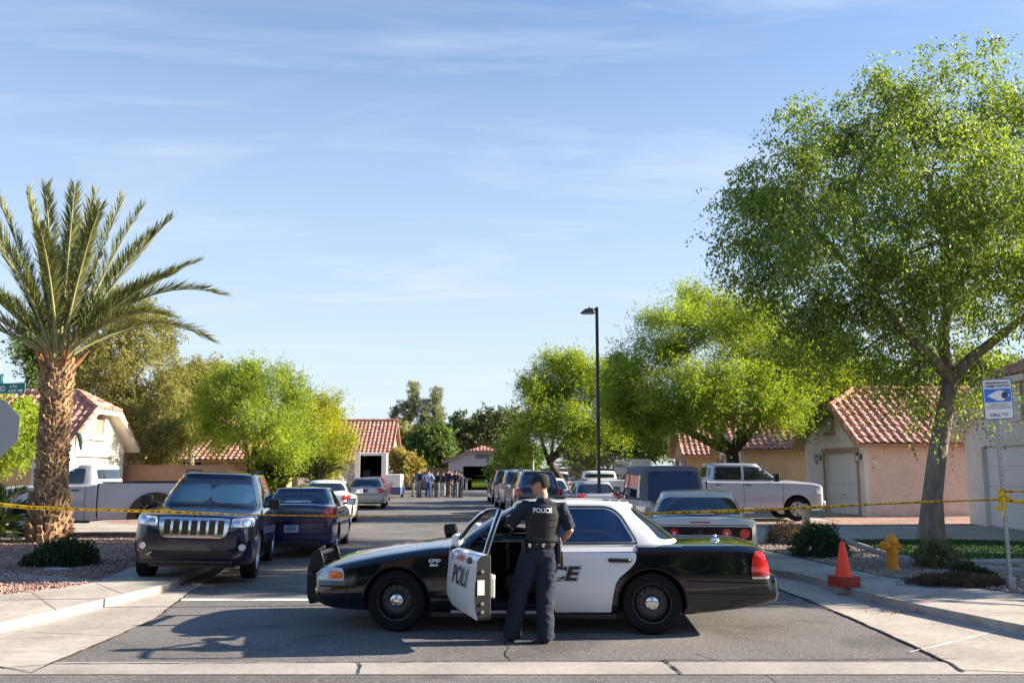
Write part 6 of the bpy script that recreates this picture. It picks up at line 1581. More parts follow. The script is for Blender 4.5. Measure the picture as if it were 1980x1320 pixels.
# silver sedan and the maroon car hidden beyond it
sp = sedan(M['silver_paint'], L=5.3, W=.97, H=1.46, wb=2.91, fo=1.0, style='seven', r=.33, belt=.96, deck=1.04, hood=1.0)
rear_lights(sp, .60, .93, .76, .97, .16)
h = (-.095, 1); root, bv = make_car('parked_car', 'silver-beige sedan behind the white car, nearest to the box truck', 'car', sp, place_rear(-6.95, 43.2, sp['R'], h), h, group='cars parked along the street')
plate(root, sp['R'] - .006, .86, m=M['blue_tarp']); shut_lines(root, bv, sp['R'], .9, .70, 0, .68); MB().box((sp['R'] - .02, 0, .50), (.05, 1.7, .16)).build('bumper', M['silver_paint'], root, bevel=.03)
sp = sedan(M['maroon'], L=4.7, W=.90, H=1.44, wb=2.75, fo=.93, style='five'); rear_lights(sp, .55, .86, .8, .98)
h = (-.095, 1); make_car('parked_car', 'maroon car mostly hidden by the silver-beige sedan', 'car', sp, place_rear(-7.85, 51.5, sp['R'], h), h, group='cars parked along the street')
# champagne sedan right behind the police car
sp = sedan(M['gold_paint'], L=5.08, W=.93, H=1.48, wb=2.80, fo=1.05, style='seven', r=.335, belt=.99, deck=1.11, hood=1.0)
Rr = sp['R']
sp['decals'] += [('rear_panel', rpoly([(-.78, .755), (.78, .755), (.78, .955), (-.78, .955)], .04), 'x', -1, M['black_gloss'], .008), ('brake_lamp', rpoly([(-.16, 1.012), (.16, 1.012), (.15, 1.03), (-.15, 1.03)], .006), 'x', -1, M['red_dark'], .010)]
sp['decals'] += [('taillight', [(s * cy + .075 * math.cos(a / 20 * 6.283), .855 + .075 * math.sin(a / 20 * 6.283)) for a in range(20)], 'x', -1, M['red_lens'], .014) for s in (1, -1) for cy in (.40, .67)]
sp['decals'] += [('lamp_centre', [(s * .40 + .028 * math.cos(a / 12 * 6.283), .855 + .028 * math.sin(a / 12 * 6.283)) for a in range(12)], 'x', -1, M['clear_lens'], .018) for s in (1, -1)]
sp['decals'] += [('emblem', [(.04 * math.cos(a / 12 * 6.283), .865 + .04 * math.sin(a / 12 * 6.283)) for a in range(12)], 'x', -1, M['chrome'], .016)]
h = (.17, 1); root, bv = make_car('parked_car', 'champagne sedan with round red tail lamps directly behind the boot of the police car', 'car', sp, place_rear(2.93, 14.35, Rr, h), h, group='cars parked along the street')
plate(root, Rr - .008, .62); shut_lines(root, bv, Rr, .80, .98, 0, .72)
# cars further up the right-hand side
sp = sedan(M['silver_blue'], L=4.8, W=.91, H=1.44, wb=2.8, fo=.95, style='five', glass=M['glass_blue']); rear_lights(sp, .55, .88, .82, 1.0)
h = (-.07, 1); make_car('parked_car', 'pale blue-grey sedan with a broad rear window left of the canvas-topped off-roader', 'car', sp, place_rear(3.05, 31.6, sp['R'], h), h, group='cars parked along the street')
sp = sedan(M['white_paint'], L=4.8, W=.91, H=1.50, wb=2.8, fo=.95, style='five', glass=M['glass_blue']); rear_lights(sp, .55, .88, .82, 1.0)
h = (-.088, 1); make_car('parked_car', "white sedan with blue glass just right of the officer's head", 'car', sp, place_rear(1.75, 37.6, sp['R'], h), h, group='cars parked along the street')
suv('parked_car', "dark blue utility wagon just left of the officer's head", M['navy_paint'], place_rear(1.02, 33.6, -2.45, (-.1, 1)), (-.1, 1), W=.93, H=1.80, group='cars parked along the street', glass=M['glass_blue'])
suv('parked_car', 'dark utility wagon with pale roof edge, second beyond the officer', M['silver_blue'], place_rear(.42, 42.5, -2.45, (-.1, 1)), (-.1, 1), W=.95, H=1.86, group='cars parked along the street')
suv('parked_car', 'black utility wagon farthest up the right side, leftmost of the three wagons', M['black_paint'], place_rear(-.15, 50.5, -2.45, (-.1, 1)), (-.1, 1), W=.95, H=1.84, group='cars parked along the street')
suv('parked_car', 'white wagon far off between the white sedan and the desert tree trunk', M['white_paint'], place_rear(2.75, 53, -2.45, (-.1, 1)), (-.1, 1), W=.93, H=1.74, group='cars parked along the street')
# lime car in the open garage
sp = sedan(M['lime'], L=4.0, W=.90, H=1.35, wb=2.5, fo=.8, style='five', r=.32, belt=.9, deck=.98, hood=.9)
make_car('garaged_car', 'lime yellow car inside the open garage at the end of the street', 'car', sp, (-2.9, 86.3, 0), (0, -1))

# ------------------------------------------------------------------ pickups
def pickup(name, label, paint, loc, head, crew, W=1.0, H=1.93, wb=3.68, r=.40, F=None, group=None, dually=False, bedlen=1.7, style='six'):
    fo = .93; F = wb / 2 + fo; cabf = wb / 2 - .42; belt = 1.31
    cabr = cabf - (2.58 if crew else 1.42); Rr = cabr - bedlen - .06
    keys = [(F, .50, 1.04, 1.08, .84 * W), (F - .03, .42, 1.15, 1.19, .91 * W), (F - .12, .38, 1.20, 1.24, .965 * W), (F - .45, .36, 1.25, 1.30, .995 * W), (cabf, .38, belt - .02, 1.37, W), (cabr + .4, .38, belt, 1.37, W), (cabr, .40, belt + .01, 1.37, W), (cabr - .05, .42, 1.37, 1.38, W), (Rr + .3, .46, 1.38, 1.39, W), (Rr + .04, .48, 1.37, 1.38, .98 * W), (Rr, .52, 1.34, 1.35, .95 * W)]
    sp = dict(paint=paint, axles=(wb / 2, -wb / 2), r=r, ww=.26, W=W, style=style, arch=r + .08, shell=body_shell(keys, tuck=.05, shoulder=.07, crown=6))
    bed = MB().box(((cabr - .14 + Rr + .10) / 2, 0, 1.25), (cabr - Rr - .24, 2 * W - .22, .9)); gap = MB(); gap.box((cabr - .065, 0, 1.2), (.035, 3, 1.45))
    sp['cuts'] = [(bed, None, M['dark']), (gap, None, M['interior'])]
    sp['cuts'] = [('D', bed, M['dark']), ('D', gap, M['interior'])]
    sp['cabin'] = cabin_shell(belt - .06, H - .03, cabf + .06, cabf - .78, cabr + .03, cabr + .16, W - .08, W - .24, .03, n=9, rcurve=.1, fcurve=.2)
    zb, zt = belt + .05, H - .15; mid = cabf - 1.38
    if crew:
        sp['side_windows'] = [([(cabf - .24, zb), (cabf - .74, zt), (mid + .06, zt + .02), (mid + .04, zb + .0), (cabf - .72, zb + .02), (cabf - .5, zb)], [.03, .12, .03, .03, .02, .02]), ([(mid - .05, zb + .02), (mid - .03, zt + .02), (cabr + .30, zt + .02), (cabr + .20, zb + .02)], [.04, .04, .08, .05])]
        sp['handles'] = [(mid + .17, belt - .10, .2), (cabr + .32, belt - .10, .2)]; sp['seams'] = [[(mid, belt), (mid, .42)], [(cabf - .05, belt), (cabf - .05, .42)], [(cabr + .12, belt), (cabr + .12, .7)]]
    else:
        sp['side_windows'] = [([(cabf - .24, zb), (cabf - .66, zt), (cabr + .38, zt + .02), (cabr + .36, zb)], [.03, .12, .05, .04])]
        sp['handles'] = [(cabr + .52, belt - .12, .2)]; sp['seams'] = [[(cabf - .05, belt), (cabf - .05, .42)], [(cabr + .26, belt), (cabr + .26, .42)]]
    sp['handle_mat'] = M['dark']
    sp['mirror'] = (cabf - .32, W - .02, belt + .14, M['black_gloss']); sp['mirror_size'] = (.14, .24, .26)
    sp['decals'] = [('windshield', rpoly([(-(W - .16), belt + .05), (W - .16, belt + .05), (W - .30, H - .13), (-(W - .30), H - .13)], [.05, .05, .1, .1]), 'x', 1, M['glass'], .006), ('rear_window', rpoly([(-(W - .28), belt + .16), (W - .28, belt + .16), (W - .32, H - .16), (-(W - .32), H - .16)], .06), 'x', -1, M['glass'], .006), ('grille', rpoly([(-.60, .76), (.60, .76), (.60, 1.06), (-.60, 1.06)], .05), 'x', 1, M['chrome'], .01)]
    sp['decals2'] = [('headlight', rpoly([(.64, .86), (.86, .86), (.88, 1.06), (.66, 1.06)], .04), 'x', 1, M['clear_lens'], .012), ('headlight', rpoly([(F - .05, .86), (F - .28, .92), (F - .25, 1.12), (F - .07, 1.08)], .03), 'y', 1, M['clear_lens'], .010), ('taillight', rpoly([(.80, .80), (.95, .80), (.95, 1.2), (.80, 1.2)], .03), 'x', -1, M['red_lens'], .012), ('taillight', rpoly([(Rr + .01, .86), (Rr + .14, .88), (Rr + .14, 1.22), (Rr + .02, 1.22)], .02), 'y', 1, M['red_lens'], .010)]
    cuts = sp.pop('cuts'); sp['cuts'] = [(a, b, c) for a, b, c in cuts]
    root, bv = make_car(name, label, 'pickup', sp, loc, head, group)
    MB().box((F - .02, 0, .56), (.18, 1.78, .24)).build('bumper', M['silver_blue'] if crew else M['dark'], root, bevel=.05, segs=3); MB().box((Rr - .06, 0, .60), (.16, 1.85, .18)).build('bumper', M['chrome'], root, bevel=.03)
    for s in (1, -1): MB().box(((cabf + cabr) / 2, s * (W - .06), .38), (cabf - cabr - .3, .16, .05)).build('side_step', M['dark'] if not crew else M['chrome'], root, bevel=.01)
    for s in (1, -1): MB().box(((cabr - .12 + Rr) / 2, s * (W - .055), 1.395), (cabr - Rr - .16, .09, .03)).build('bed_rail', M['dark'], root, bevel=.01)
    return root, bv, F, cabr, Rr
pickup('pickup_truck', 'light silver crew-cab pickup parked side-on in the right-hand driveway', M['silver_blue'], (7.76, 31.9, GZ), (1, .02), True, H=1.95, group='pickups in the driveways')
r_, bv_, F_t, cabr_, Rr_ = pickup('pickup_truck', 'white single-cab pickup with brown rear fender, behind the palm', M['pearl_paint'], (-10.85, 24.7, GZ), (-1, .015), False, H=1.88, wb=3.5, r=.39, group='pickups in the driveways', bedlen=2.45, style='big')
def dually():
    wb = 3.5
    for s in (1, -1):
        mb = MB(); pts = [(-wb / 2 + .72 * math.cos(R(a)), .45 + .70 * math.sin(R(a))) for a in range(0, 181, 12)]; inner = [(-wb / 2 + .47 * math.cos(R(a)), .46 + .47 * math.sin(R(a))) for a in range(180, -1, -12)]
        poly = pts + inner; n = len(poly); tv, te, tf, *_ = delaunay_2d_cdt([Vector(p) for p in poly], [(i, (i + 1) % n) for i in range(n)], [], 1, 1e-6)
        y0, y1 = s * .96, s * 1.22
        mb.add([(p[0], y0, p[1]) for p in tv] + [(p[0], y1, p[1]) for p in tv], [tuple(q) for q in tf] + [tuple(i + len(tv) for i in q) for q in tf])
        mb.add([(p[0], y0, p[1]) for p in poly] + [(p[0], y1, p[1]) for p in poly], [(i, (i + 1) % n, n + (i + 1) % n, n + i) for i in range(n)])
        mb.build('rear_fender', M['brown_flare'], r_, smooth=50, bevel=.03)
        make_wheel(r_, -wb / 2, s * 1.06, .39, .39, .24, 'big', s)
dually()
r3, *_ = pickup('pickup_truck', 'white pickup tail seen behind the left side of the canvas-topped off-roader', M['white_paint'], (4.15, 43.5, 0), (-.088, 1), False, H=1.80, wb=3.2, group='pickups in the driveways')

# ------------------------------------------------------------------ grey canvas-topped off-roader
def wrangler():
    W = .80; sp = dict(paint=M['silver_blue'], axles=(1.19, -1.19), r=.38, ww=.24, W=W + .10, style='five', arch=.44)
    keys = [(1.82, .50, .98, 1.0, .56), (1.78, .45, 1.04, 1.06, .60), (1.2, .42, 1.08, 1.12, .63), (.62, .42, 1.12, 1.16, .70), (.55, .42, 1.12, 1.15, W), (-.5, .42, 1.12, 1.13, W), (-1.80, .44, 1.12, 1.13, W), (-1.85, .48, 1.10, 1.11, .97 * W)]
    sp['shell'] = body_shell(keys, tuck=.03, shoulder=.05, crown=6)
    sp['cabin'] = cabin_shell(1.06, 1.91, .56, .38, -1.83, -1.66, .79, .69, .03, n=12, fcurve=0, rcurve=0, edge=.09, taper=.01); sp['roof_paint'] = M['grey_top']
    sp['glass'] = M['glass_blue']
    sp['side_windows'] = [([(.42, 1.14), (.30, 1.70), (-.22, 1.72), (-.25, 1.14)], .05), ([(-.40, 1.18), (-.38, 1.70), (-1.5, 1.70), (-1.58, 1.18)], .06)]
    sp['decals'] = [('rear_window', rpoly([(-.63, 1.12), (.63, 1.12), (.58, 1.80), (-.58, 1.80)], [.06, .06, .10, .10]), 'x', -1, M['vinyl'], .008), ('windshield', rpoly([(-.62, 1.18), (.62, 1.18), (.56, 1.72), (-.56, 1.72)], .05), 'x', 1, M['glass'], .008)]
    sp['decals2'] = []
    sp['mirror'] = (.42, W - .03, 1.30, M['dark']); sp['mirror_size'] = (.07, .17, .20)
    root, bv = make_car('off_road_car', 'boxy grey off-road car with canvas top and big plastic rear window behind the champagne sedan', 'car', sp, (3.78 - .16, 21.3 + 1.85, 0), (-.088, 1))
    for s in (1, -1):
        MB().box((1.2, s * (W + .0), .92), (1.05, .26, .05)).build('wing', M['dark'], root, bevel=.02); MB().box((-1.2, s * (W + .06), .92), (1.0, .16, .05)).build('wing', M['dark'], root, bevel=.02)
        MB().box((-1.87, s * .66, .86), (.06, .12, .18)).build('taillight', M['red_lens'], root, bevel=.01)
        MB().tube([(-1.72, s * .40, 1.75), (-1.76, s * .40, 1.75)], .035, 10).build('strap_buckle', M['dark'], root)
    sw = MB(); sw.lathe([(.2, -.12), (.36, -.11), (.38, 0), (.36, .11), (.2, .12)], 'x', 28, (-2.0, .12, .95)); sw.build('spare_wheel', M['rubber'], root)
    MB().box((-1.92, 0, .50), (.14, 1.5, .14)).build('bumper', M['dark'], root, bevel=.02)
wrangler()

# ------------------------------------------------------------------ box truck with its back open, and the white trailer beside it
bx = thing('box_truck', 'white box truck with its dark load space standing open', 'truck', (-9.35, 60.5, 0), rz=math.pi / 2 + .115)
f = MB(); f.box((2.4, 1.02, 1.92), (4.8, .08, 2.1)); f.box((2.4, -1.02, 1.92), (4.8, .08, 2.1)); f.box((2.4, 0, 2.93), (4.8, 2.12, .08)); f.box((2.4, 0, .85), (4.8, 2.12, .10)); f.box((4.78, 0, 1.9), (.06, 1.96, 1.98)); f.build('box_body', M['white_paint'], bx, smooth=0, bevel=.01)
f = MB(); f.box((-.01, .86, 1.9), (.06, .32, 2.14)); f.box((-.01, -.86, 1.9), (.06, .32, 2.14)); f.box((-.01, 0, 2.86), (.05, 1.4, .18)); f.build('door_frame', M['white_paint'], bx, smooth=0, bevel=.01)
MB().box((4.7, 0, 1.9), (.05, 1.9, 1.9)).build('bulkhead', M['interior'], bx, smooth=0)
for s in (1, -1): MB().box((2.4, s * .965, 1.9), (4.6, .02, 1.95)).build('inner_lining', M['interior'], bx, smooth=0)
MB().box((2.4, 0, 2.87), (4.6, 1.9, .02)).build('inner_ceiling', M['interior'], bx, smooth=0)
f = MB(); f.box((1.0, .3, 1.35), (.7, .5, .9)); f.box((1.4, -.4, 1.2), (.6, .6, .6)); f.box((.7, 0, 1.1), (.3, .2, .4)); f.build('load', M['green_cloth'], bx, smooth=0, bevel=.03)
MB().box((-.15, 0, .62), (.3, 1.9, .14)).build('rear_step', M['galv'], bx, bevel=.01)
f = MB(); f.box((5.6, 0, 1.15), (1.5, 1.9, 1.3)); f.box((5.5, 0, 2.0), (1.2, 1.8, .7), taper=.85); f.build('cab', M['white_paint'], bx, bevel=.06); f = MB(); f.box((3, 0, .65), (6, .9, .2)); f.build('chassis', M['dark'], bx)
for s in (1, -1):
    for x in (1.2, 5.4): make_wheel(bx, x, s * .85, .42, .42, .26, 'steel', s)
    MB().box((-.03, s * .92, .78), (.03, .10, .22)).build('taillight', M['red_dark'], bx)
wt = thing('trailer', 'low white panel trailer with blue lower half, right of the box truck', 'trailer', (-8.0, 61.5, 0), rz=.0)
MB().box((0, 0, 1.12), (1.25, 1.8, .86)).build('box', M['white_paint'], wt, bevel=.03); MB().box((0, 0, .44), (1.28, 1.7, .48)).build('skirt', M['blue_tarp'], wt, bevel=.02)
for s in (1, -1): MB().lathe([(.05, -.06), (.24, -.06), (.26, 0), (.24, .06), (.05, .06)], 'x', 18, (s * .60, .3, .26)).build('wheel', M['rubber'], wt)
# ------------------------------------------------------------------ street furniture
lp = thing('street_lamp', 'tall dark street lamp with one flat lantern pointing left', 'street lamp', (3.06, 32.2, GZ))
H_ = (at(1157, 594, 32.2).z) - GZ
MB().tube([(0, 0, 0), (0, 0, H_)], .075, 4, rot=math.pi / 4).build('pole', M['pole_dark'], lp, smooth=0)
MB().box((0, 0, .15), (.3, .3, .3)).build('base', M['pole_dark'], lp, bevel=.02)
f = MB(); z = H_ - .20; f.add([(-.62, 0, z - .02), (-.50, -.20, z - .02), (-.12, -.20, z - .02), (-.04, -.08, z - .02), (-.04, .08, z - .02), (-.12, .20, z - .02), (-.50, .20, z - .02), (-.52, 0, z + .05), (-.42, -.12, z + .13), (-.16, -.12, z + .16), (-.08, 0, z + .14), (-.16, .12, z + .16), (-.42, .12, z + .13)],
    [(6, 5, 4, 3, 2, 1, 0), (0, 1, 8, 7), (1, 2, 9, 8), (2, 3, 10, 9), (3, 4, 10), (4, 5, 11, 10), (5, 6, 12, 11), (6, 0, 7, 12), (7, 8, 9, 10, 11, 12)]); ln = f.build('lantern', M['pole_dark'], lp, smooth=30)
MB().box((-.30, 0, z - .035), (.36, .28, .02)).build('lamp_glass', M['lamp_glass'], ln)
f = MB(); f.box((-.05, 0, z + .10), (.14, .06, .10)); f.tube([(-.27, 0, z + .15), (-.27, 0, z + .22)], .03, 8); f.build('bracket', M['pole_dark'], lp)
pp = thing('utility_pole', "slim pale pole rising just above the officer's cap", 'pole', (at(1031, 905, 60).x, 60, 0)); MB().tube([(0, 0, 0), (0, 0, at(1031, 862, 60).z)], .05, 8).build('pole', M['stucco_white'], pp)
tag_ = thing('utility_pole', 'far thin pole above the trees in front of the lamp post', 'pole', (at(1023, 905, 80).x, 80, 0)); MB().tube([(0, 0, 0), (0, 0, at(1023, 745, 80).z)], .07, 8).build('pole', M['bark'], tag_)

# crime watch sign
SB = G(1955, 1136, GZ); St = at(1921, 735, SB.y)
sg = thing('crime_watch_sign', 'white and blue crime watch sign on a leaning perforated post', 'sign', SB)
tl = St - SB; tv_ = tl.normalized()
MB().tube([(0, 0, -.05), tuple(tl)], .030, 4, rot=math.pi / 4).build('post', M['galv'], sg, smooth=0)
MB().box((0, 0, .06), (.10, .10, .22)).build('post_base', M['galv'], sg, bevel=.01)
ho = MB()
for k in range(44):
    c = tl * (k + .5) / 46 + Vector((0, -.0225, 0)); ho.lathe([(.008, -.001), (.008, .001)], 'y', 8, c)
ho.build('post_holes', M['dark'], sg, smooth=0)
s_ = SB.y / F_PX; pw, ph_ = .455, .615
fx = frames(tl - tv_ * (ph_ / 2 - .02) + Vector((.018, -.045, 0)), Vector((1, 0, .045)).normalized(), tv_)
def flat(poly, h, m, nm, par, fr=None, th=.0015):
    fr = fr or fx; V, Fc = tri_poly(poly, 9); mb = MB(); mb.add([fr(p, h) for p in V], Fc); n = len(poly)
    mb.add([fr(p, h) for p in poly] + [fr(p, h - th) for p in poly], [(i, (i + 1) % n, n + (i + 1) % n, n + i) for i in range(n)]); return mb.build(nm, m, par, smooth=0, fix=False)
def ftext(txt, c, h, m, par, fr, hgt=.006, bold=.02, width=1.0, fit=None, nm='lettering'):
    T, Fq = text2d(txt, h, bold, 0, width);
    if fit: w = max(p[0] for p in T) - min(p[0] for p in T); T = [(p[0] * fit / w, p[1]) for p in T]
    MB().add([fr((c[0] + p[0], c[1] + p[1]), hgt) for p in T], Fq).build(nm, m, par, smooth=0, fix=False)
q = pw / 2; qh = ph_ / 2; ink = mat('sign_ink', (.035, .05, .11), .5)
flat(rpoly([(-q, -qh), (q, -qh), (q, qh), (-q, qh)], .035), 0, M['galv'], 'sign_panel', sg, th=.006)
flat(rpoly([(-q + .006, -qh + .006), (q - .006, -qh + .006), (q - .006, qh - .006), (-q + .006, qh - .006)], .032), .0015, ink, 'sign_border', sg)
flat(rpoly([(-q + .018, -qh + .018), (q - .018, -qh + .018), (q - .018, qh - .018), (-q + .018, qh - .018)], .026), .003, M['white'], 'sign_face', sg)
flat([(-q + .028, -.045), (q - .028, -.045), (q - .028, .155), (-q + .028, .155)], .0045, M['sign_blue'], 'blue_field', sg)
eye = [(-.165 + .345 * t, .052 + .078 * math.sin(math.pi * t ** 1.3) ** .9) for t in [i / 18 for i in range(19)]] + [(-.165 + .345 * t, .052 - .078 * math.sin(math.pi * t ** 1.3) ** .9) for t in [i / 18 for i in range(17, 0, -1)]]
flat(eye, .006, M['white'], 'eye', sg); flat([(.105 + .052 * math.cos(a / 20 * 6.283), .055 + .052 * math.sin(a / 20 * 6.283)) for a in range(20)], .0075, ink, 'pupil', sg)
ftext('NEIGHBORHOOD', (0, .245), .036, ink, sg, fx, fit=.36, bold=.03); ftext('CRIME WATCH', (0, .195), .042, ink, sg, fx, fit=.37, bold=.035)
ftext('CALL 911', (0, -.235), .048, ink, sg, fx, fit=.27, bold=.03)
for (txt, z_, w_) in (('WE IMMEDIATELY REPORT', -.075, .29), ('ALL SUSPICIOUS PERSONS AND', -.105, .37), ('ACTIVITIES TO OUR POLICE DEPT', -.135, .37)): ftext(txt, (0, z_), .016, ink, sg, fx, fit=w_, bold=.02)

# stop sign seen from behind with the two street name blades over it
PX = at(-14, 828, 12.4); ss = thing('stop_sign', 'grey back of a stop sign with green street name blades, at the left edge', 'sign', (PX.x, 12.4, GZ))
MB().tube([(0, 0, 0), (.02, 0, at(-14, 715, 12.4).z)], .03, 4, rot=math.pi / 4).build('post', M['galv'], ss, smooth=0)
fs = frames((0.0, -.045, PX.z - GZ), (1, 0, 0), (.0, 0, 1)); ro = .385
flat([(ro / math.cos(R(22.5)) * math.cos(R(22.5 + 45 * k)), ro / math.cos(R(22.5)) * math.sin(R(22.5 + 45 * k))) for k in range(8)], 0, M['sign_back'], 'octagon', ss, fs, .004)
for z_ in (-.2, .2): MB().lathe([(.012, -.012), (.012, 0)], 'y', 8, (0, -.047, PX.z - GZ + z_)).build('bolt', M['chrome'], ss)
bz = at(20, 752, 12.4); fb = frames((bz.x - PX.x - .28, -.03, bz.z - GZ), Vector((1, 0, .03)).normalized(), (0, 0, 1))
flat(rpoly([(-.65, -.068), (.495, -.068), (.495, .068), (-.65, .068)], .015), 0, M['sign_green'], 'street_name_blade', ss, fb, .005)
flat(rpoly([(-.65, -.072), (.500, -.072), (.500, .072), (-.65, .072)], .015), -.0015, M['white'], 'blade_edge', ss, fb, .002)
ftext('OOD', (.14, -.004), .080, M['white'], ss, fb, .003, .01, fit=.17); ftext('LN', (.335, .027), .042, M['white'], ss, fb, .003, .01, fit=.09); ftext('600', (.325, -.035), .036, M['white'], ss, fb, .003, .01, fit=.11)
ar_ = [(.405, -.045), (.44, -.045), (.44, -.060), (.472, -.035), (.44, -.010), (.44, -.025), (.405, -.025)]; flat(ar_, .003, M['white'], 'arrow', ss, fb)
bz2 = at(3, 735, 12.4);
MB().box((bz2.x - PX.x - .05, .0, at(3, 733, 12.4).z - GZ), (.16, .006, .145)).build('street_name_blade', M['sign_green2'], ss, rot=None); MB().box((bz2.x - PX.x + .016, -.006, at(3, 733, 12.4).z - GZ + .01), (.035, .004, .08)).build('lettering', M['white'], ss)

# cone stack: each cone lifts off
cb = G(1643, 1137, GZ)
def cone(i, z):
    c = thing('traffic_cone', ('orange traffic cone on top of the stack on the right pavement', 'flat orange cone base, second from the top of the cone stack', 'flat orange cone base, third from the top of the cone stack', 'lowest cone base of the stack, resting on the pavement')[3 - i] if True else '', 'traffic cone', cb + Vector((0, .22, z)), group='stacked traffic cones', rz=.15 + i * .06)
    b = MB(); b.add(*(lambda m: (m.v, m.f))(MB().prism(rpoly([(-.175, -.175), (.175, -.175), (.175, .175), (-.175, .175)], .03), 0, .035, 'xy'))); b.build('base', M['cone_base'], c, smooth=0, bevel=.006)
    sk = .0
    MB().lathe([(.128, .034), (.118, .06), (.034, .52), (.028, .53), (.014, .53), (.014, .51), (.10, .06), (.11, .034)], 'z', 28, closed=True).build('cone_body', M['cone'], c, smooth=50)
for i in range(4): cone(i, i * .040)
# hydrant
hb = G(1727, 1100, GZ); HS = .87; hy = thing('fire_hydrant', 'orange-yellow fire hydrant on the gravel beside the lawn edging', 'fire hydrant', hb)
MB().lathe([(.15, 0), (.15, .03), (.105, .035), (.105, .30), (.125, .31), (.125, .34), (.115, .35), (.12, .50), (.135, .51), (.135, .54), (.12, .55), (.11, .60), (.075, .66), (.03, .69), (.028, .735), (.01, .74)], 'z', 28).build('barrel', M['hydrant'], hy, smooth=40)
for s, r__, l in ((1, .055, .19), (-1, .055, .19)): MB().lathe([(r__ * .7, 0), (r__ * .8, l * .5), (r__, l * .55), (r__, l * .95), (.02, l)], 'x', 18, (0, 0, .45)).xf(Matrix.Rotation(R(-25 if s > 0 else 155), 4, 'Z')).build('hose_outlet', M['hydrant'], hy)
MB().lathe([(.07, -.10), (.085, -.15), (.095, -.16), (.095, -.235), (.06, -.25), (.01, -.26)][::-1], 'y', 20, (-.03, 0, .47)).xf(Matrix.Rotation(R(-55), 4, 'Z')).build('pump_outlet', M['hydrant'], hy)
f = MB()
for k in range(8): f.tube([(.125 * math.cos(k * .785), .125 * math.sin(k * .785), .49), (.125 * math.cos(k * .785), .125 * math.sin(k * .785), .56)], .012, 6)
f.build('bolts', M['hydrant'], hy)
hy.scale = (HS, HS, HS)
# beige bollard
bo = G(1559, 1022, GZ); bd = thing('bollard', 'short beige round-topped bollard in front of the pickup wheel', 'bollard', bo)
MB().lathe([(.13, 0), (.13, .05), (.115, .06), (.11, .60), (.118, .62), (.115, .66), (.08, .71), (.01, .73)], 'z', 20).build('post', M['stucco_yellow'], bd, smooth=40)
ub = G(1685, 996, GZ); u = thing('utility_box', 'peach utility box against the garage wing wall', 'box', ub + Vector((0, -.2, 0))); MB().box((0, 0, .42), (.95, .35, .50)).build('cabinet', M['stucco_peach'], u, bevel=.03); MB().box((0, 0, .1), (.85, .3, .2)).build('plinth', M['trim_brown'], u)
# wall lantern and pole by the left house, utility meter
lh = at(141, 848, 34.5); ln = thing('flag_pole', 'thin white pole with a small dark lantern at the left house corner', 'pole', (lh.x + .2, 34.3, GZ)); MB().tube([(0, 0, 0), (0, 0, 2.95)], .03, 8).build('pole', M['white'], ln)
f = MB(); f.tube([(.0, 0, 3.1), (.12, 0, 3.0), (.2, 0, 2.75), (.22, 0, 2.45)], [.05, .10, .09, .04], 8); f.build('lantern', M['green_cloth'], ln)
mt = at(70, 918, 34.2); me_ = thing('electric_meter', 'small round meter on a grey box at the left house wall', 'meter', (mt.x, 34.35, 1.6)); MB().box((0, .1, .1), (.55, .2, 1.0)).build('box', M['stucco_grey'], me_, bevel=.02); MB().lathe([(.10, -.06), (.10, 0)], 'y', 20, (0, .0, .05)).build('dial', M['clear_lens'], me_)

# ------------------------------------------------------------------ yellow tape
mt_ = mat('tape_yellow', (.78, .52, .01), .45, trans=.25)
nt = mt_.node_tree; b_ = nt.nodes['Principled BSDF']; tc = nt.nodes.new('ShaderNodeTexCoord');
mp = nt.nodes.new('ShaderNodeMapping'); mp.inputs['Scale'].default_value = (14, 1, 1); nt.links.new(tc.outputs['UV'], mp.inputs[0])
nz = nt.nodes.new('ShaderNodeTexNoise'); nz.noise_dimensions = '1D'; nz.inputs['Detail'].default_value = 2; nz.inputs['Scale'].default_value = 1.0
sx = nt.nodes.new('ShaderNodeSeparateXYZ'); nt.links.new(mp.outputs[0], sx.inputs[0]); nt.links.new(sx.outputs[0], nz.inputs['W'])
gt = nt.nodes.new('ShaderNodeMath'); gt.operation = 'GREATER_THAN'; gt.inputs[1].default_value = .52; nt.links.new(nz.outputs[0], gt.inputs[0])
ab = nt.nodes.new('ShaderNodeMath'); ab.operation = 'SUBTRACT'; ab.inputs[1].default_value = .5; nt.links.new(sx.outputs[1], ab.inputs[0])
a2 = nt.nodes.new('ShaderNodeMath'); a2.operation = 'ABSOLUTE'; nt.links.new(ab.outputs[0], a2.inputs[0]); lt = nt.nodes.new('ShaderNodeMath'); lt.operation = 'LESS_THAN'; lt.inputs[1].default_value = .30; nt.links.new(a2.outputs[0], lt.inputs[0])
mm = nt.nodes.new('ShaderNodeMath'); mm.operation = 'MULTIPLY'; nt.links.new(gt.outputs[0], mm.inputs[0]); nt.links.new(lt.outputs[0], mm.inputs[1])
mx = nt.nodes.new('ShaderNodeMixRGB'); mx.inputs[1].default_value = (.78, .52, .01, 1); mx.inputs[2].default_value = (.20, .13, .01, 1); nt.links.new(mm.outputs[0], mx.inputs[0]); nt.links.new(mx.outputs[0], b_.inputs['Base Color'])
for l_ in list(nt.links):
    if l_.to_node.type == 'BSDF_TRANSLUCENT': nt.links.remove(l_)
for n_ in nt.nodes:
    if n_.type == 'BSDF_TRANSLUCENT': nt.links.new(mx.outputs[0], n_.inputs[0])
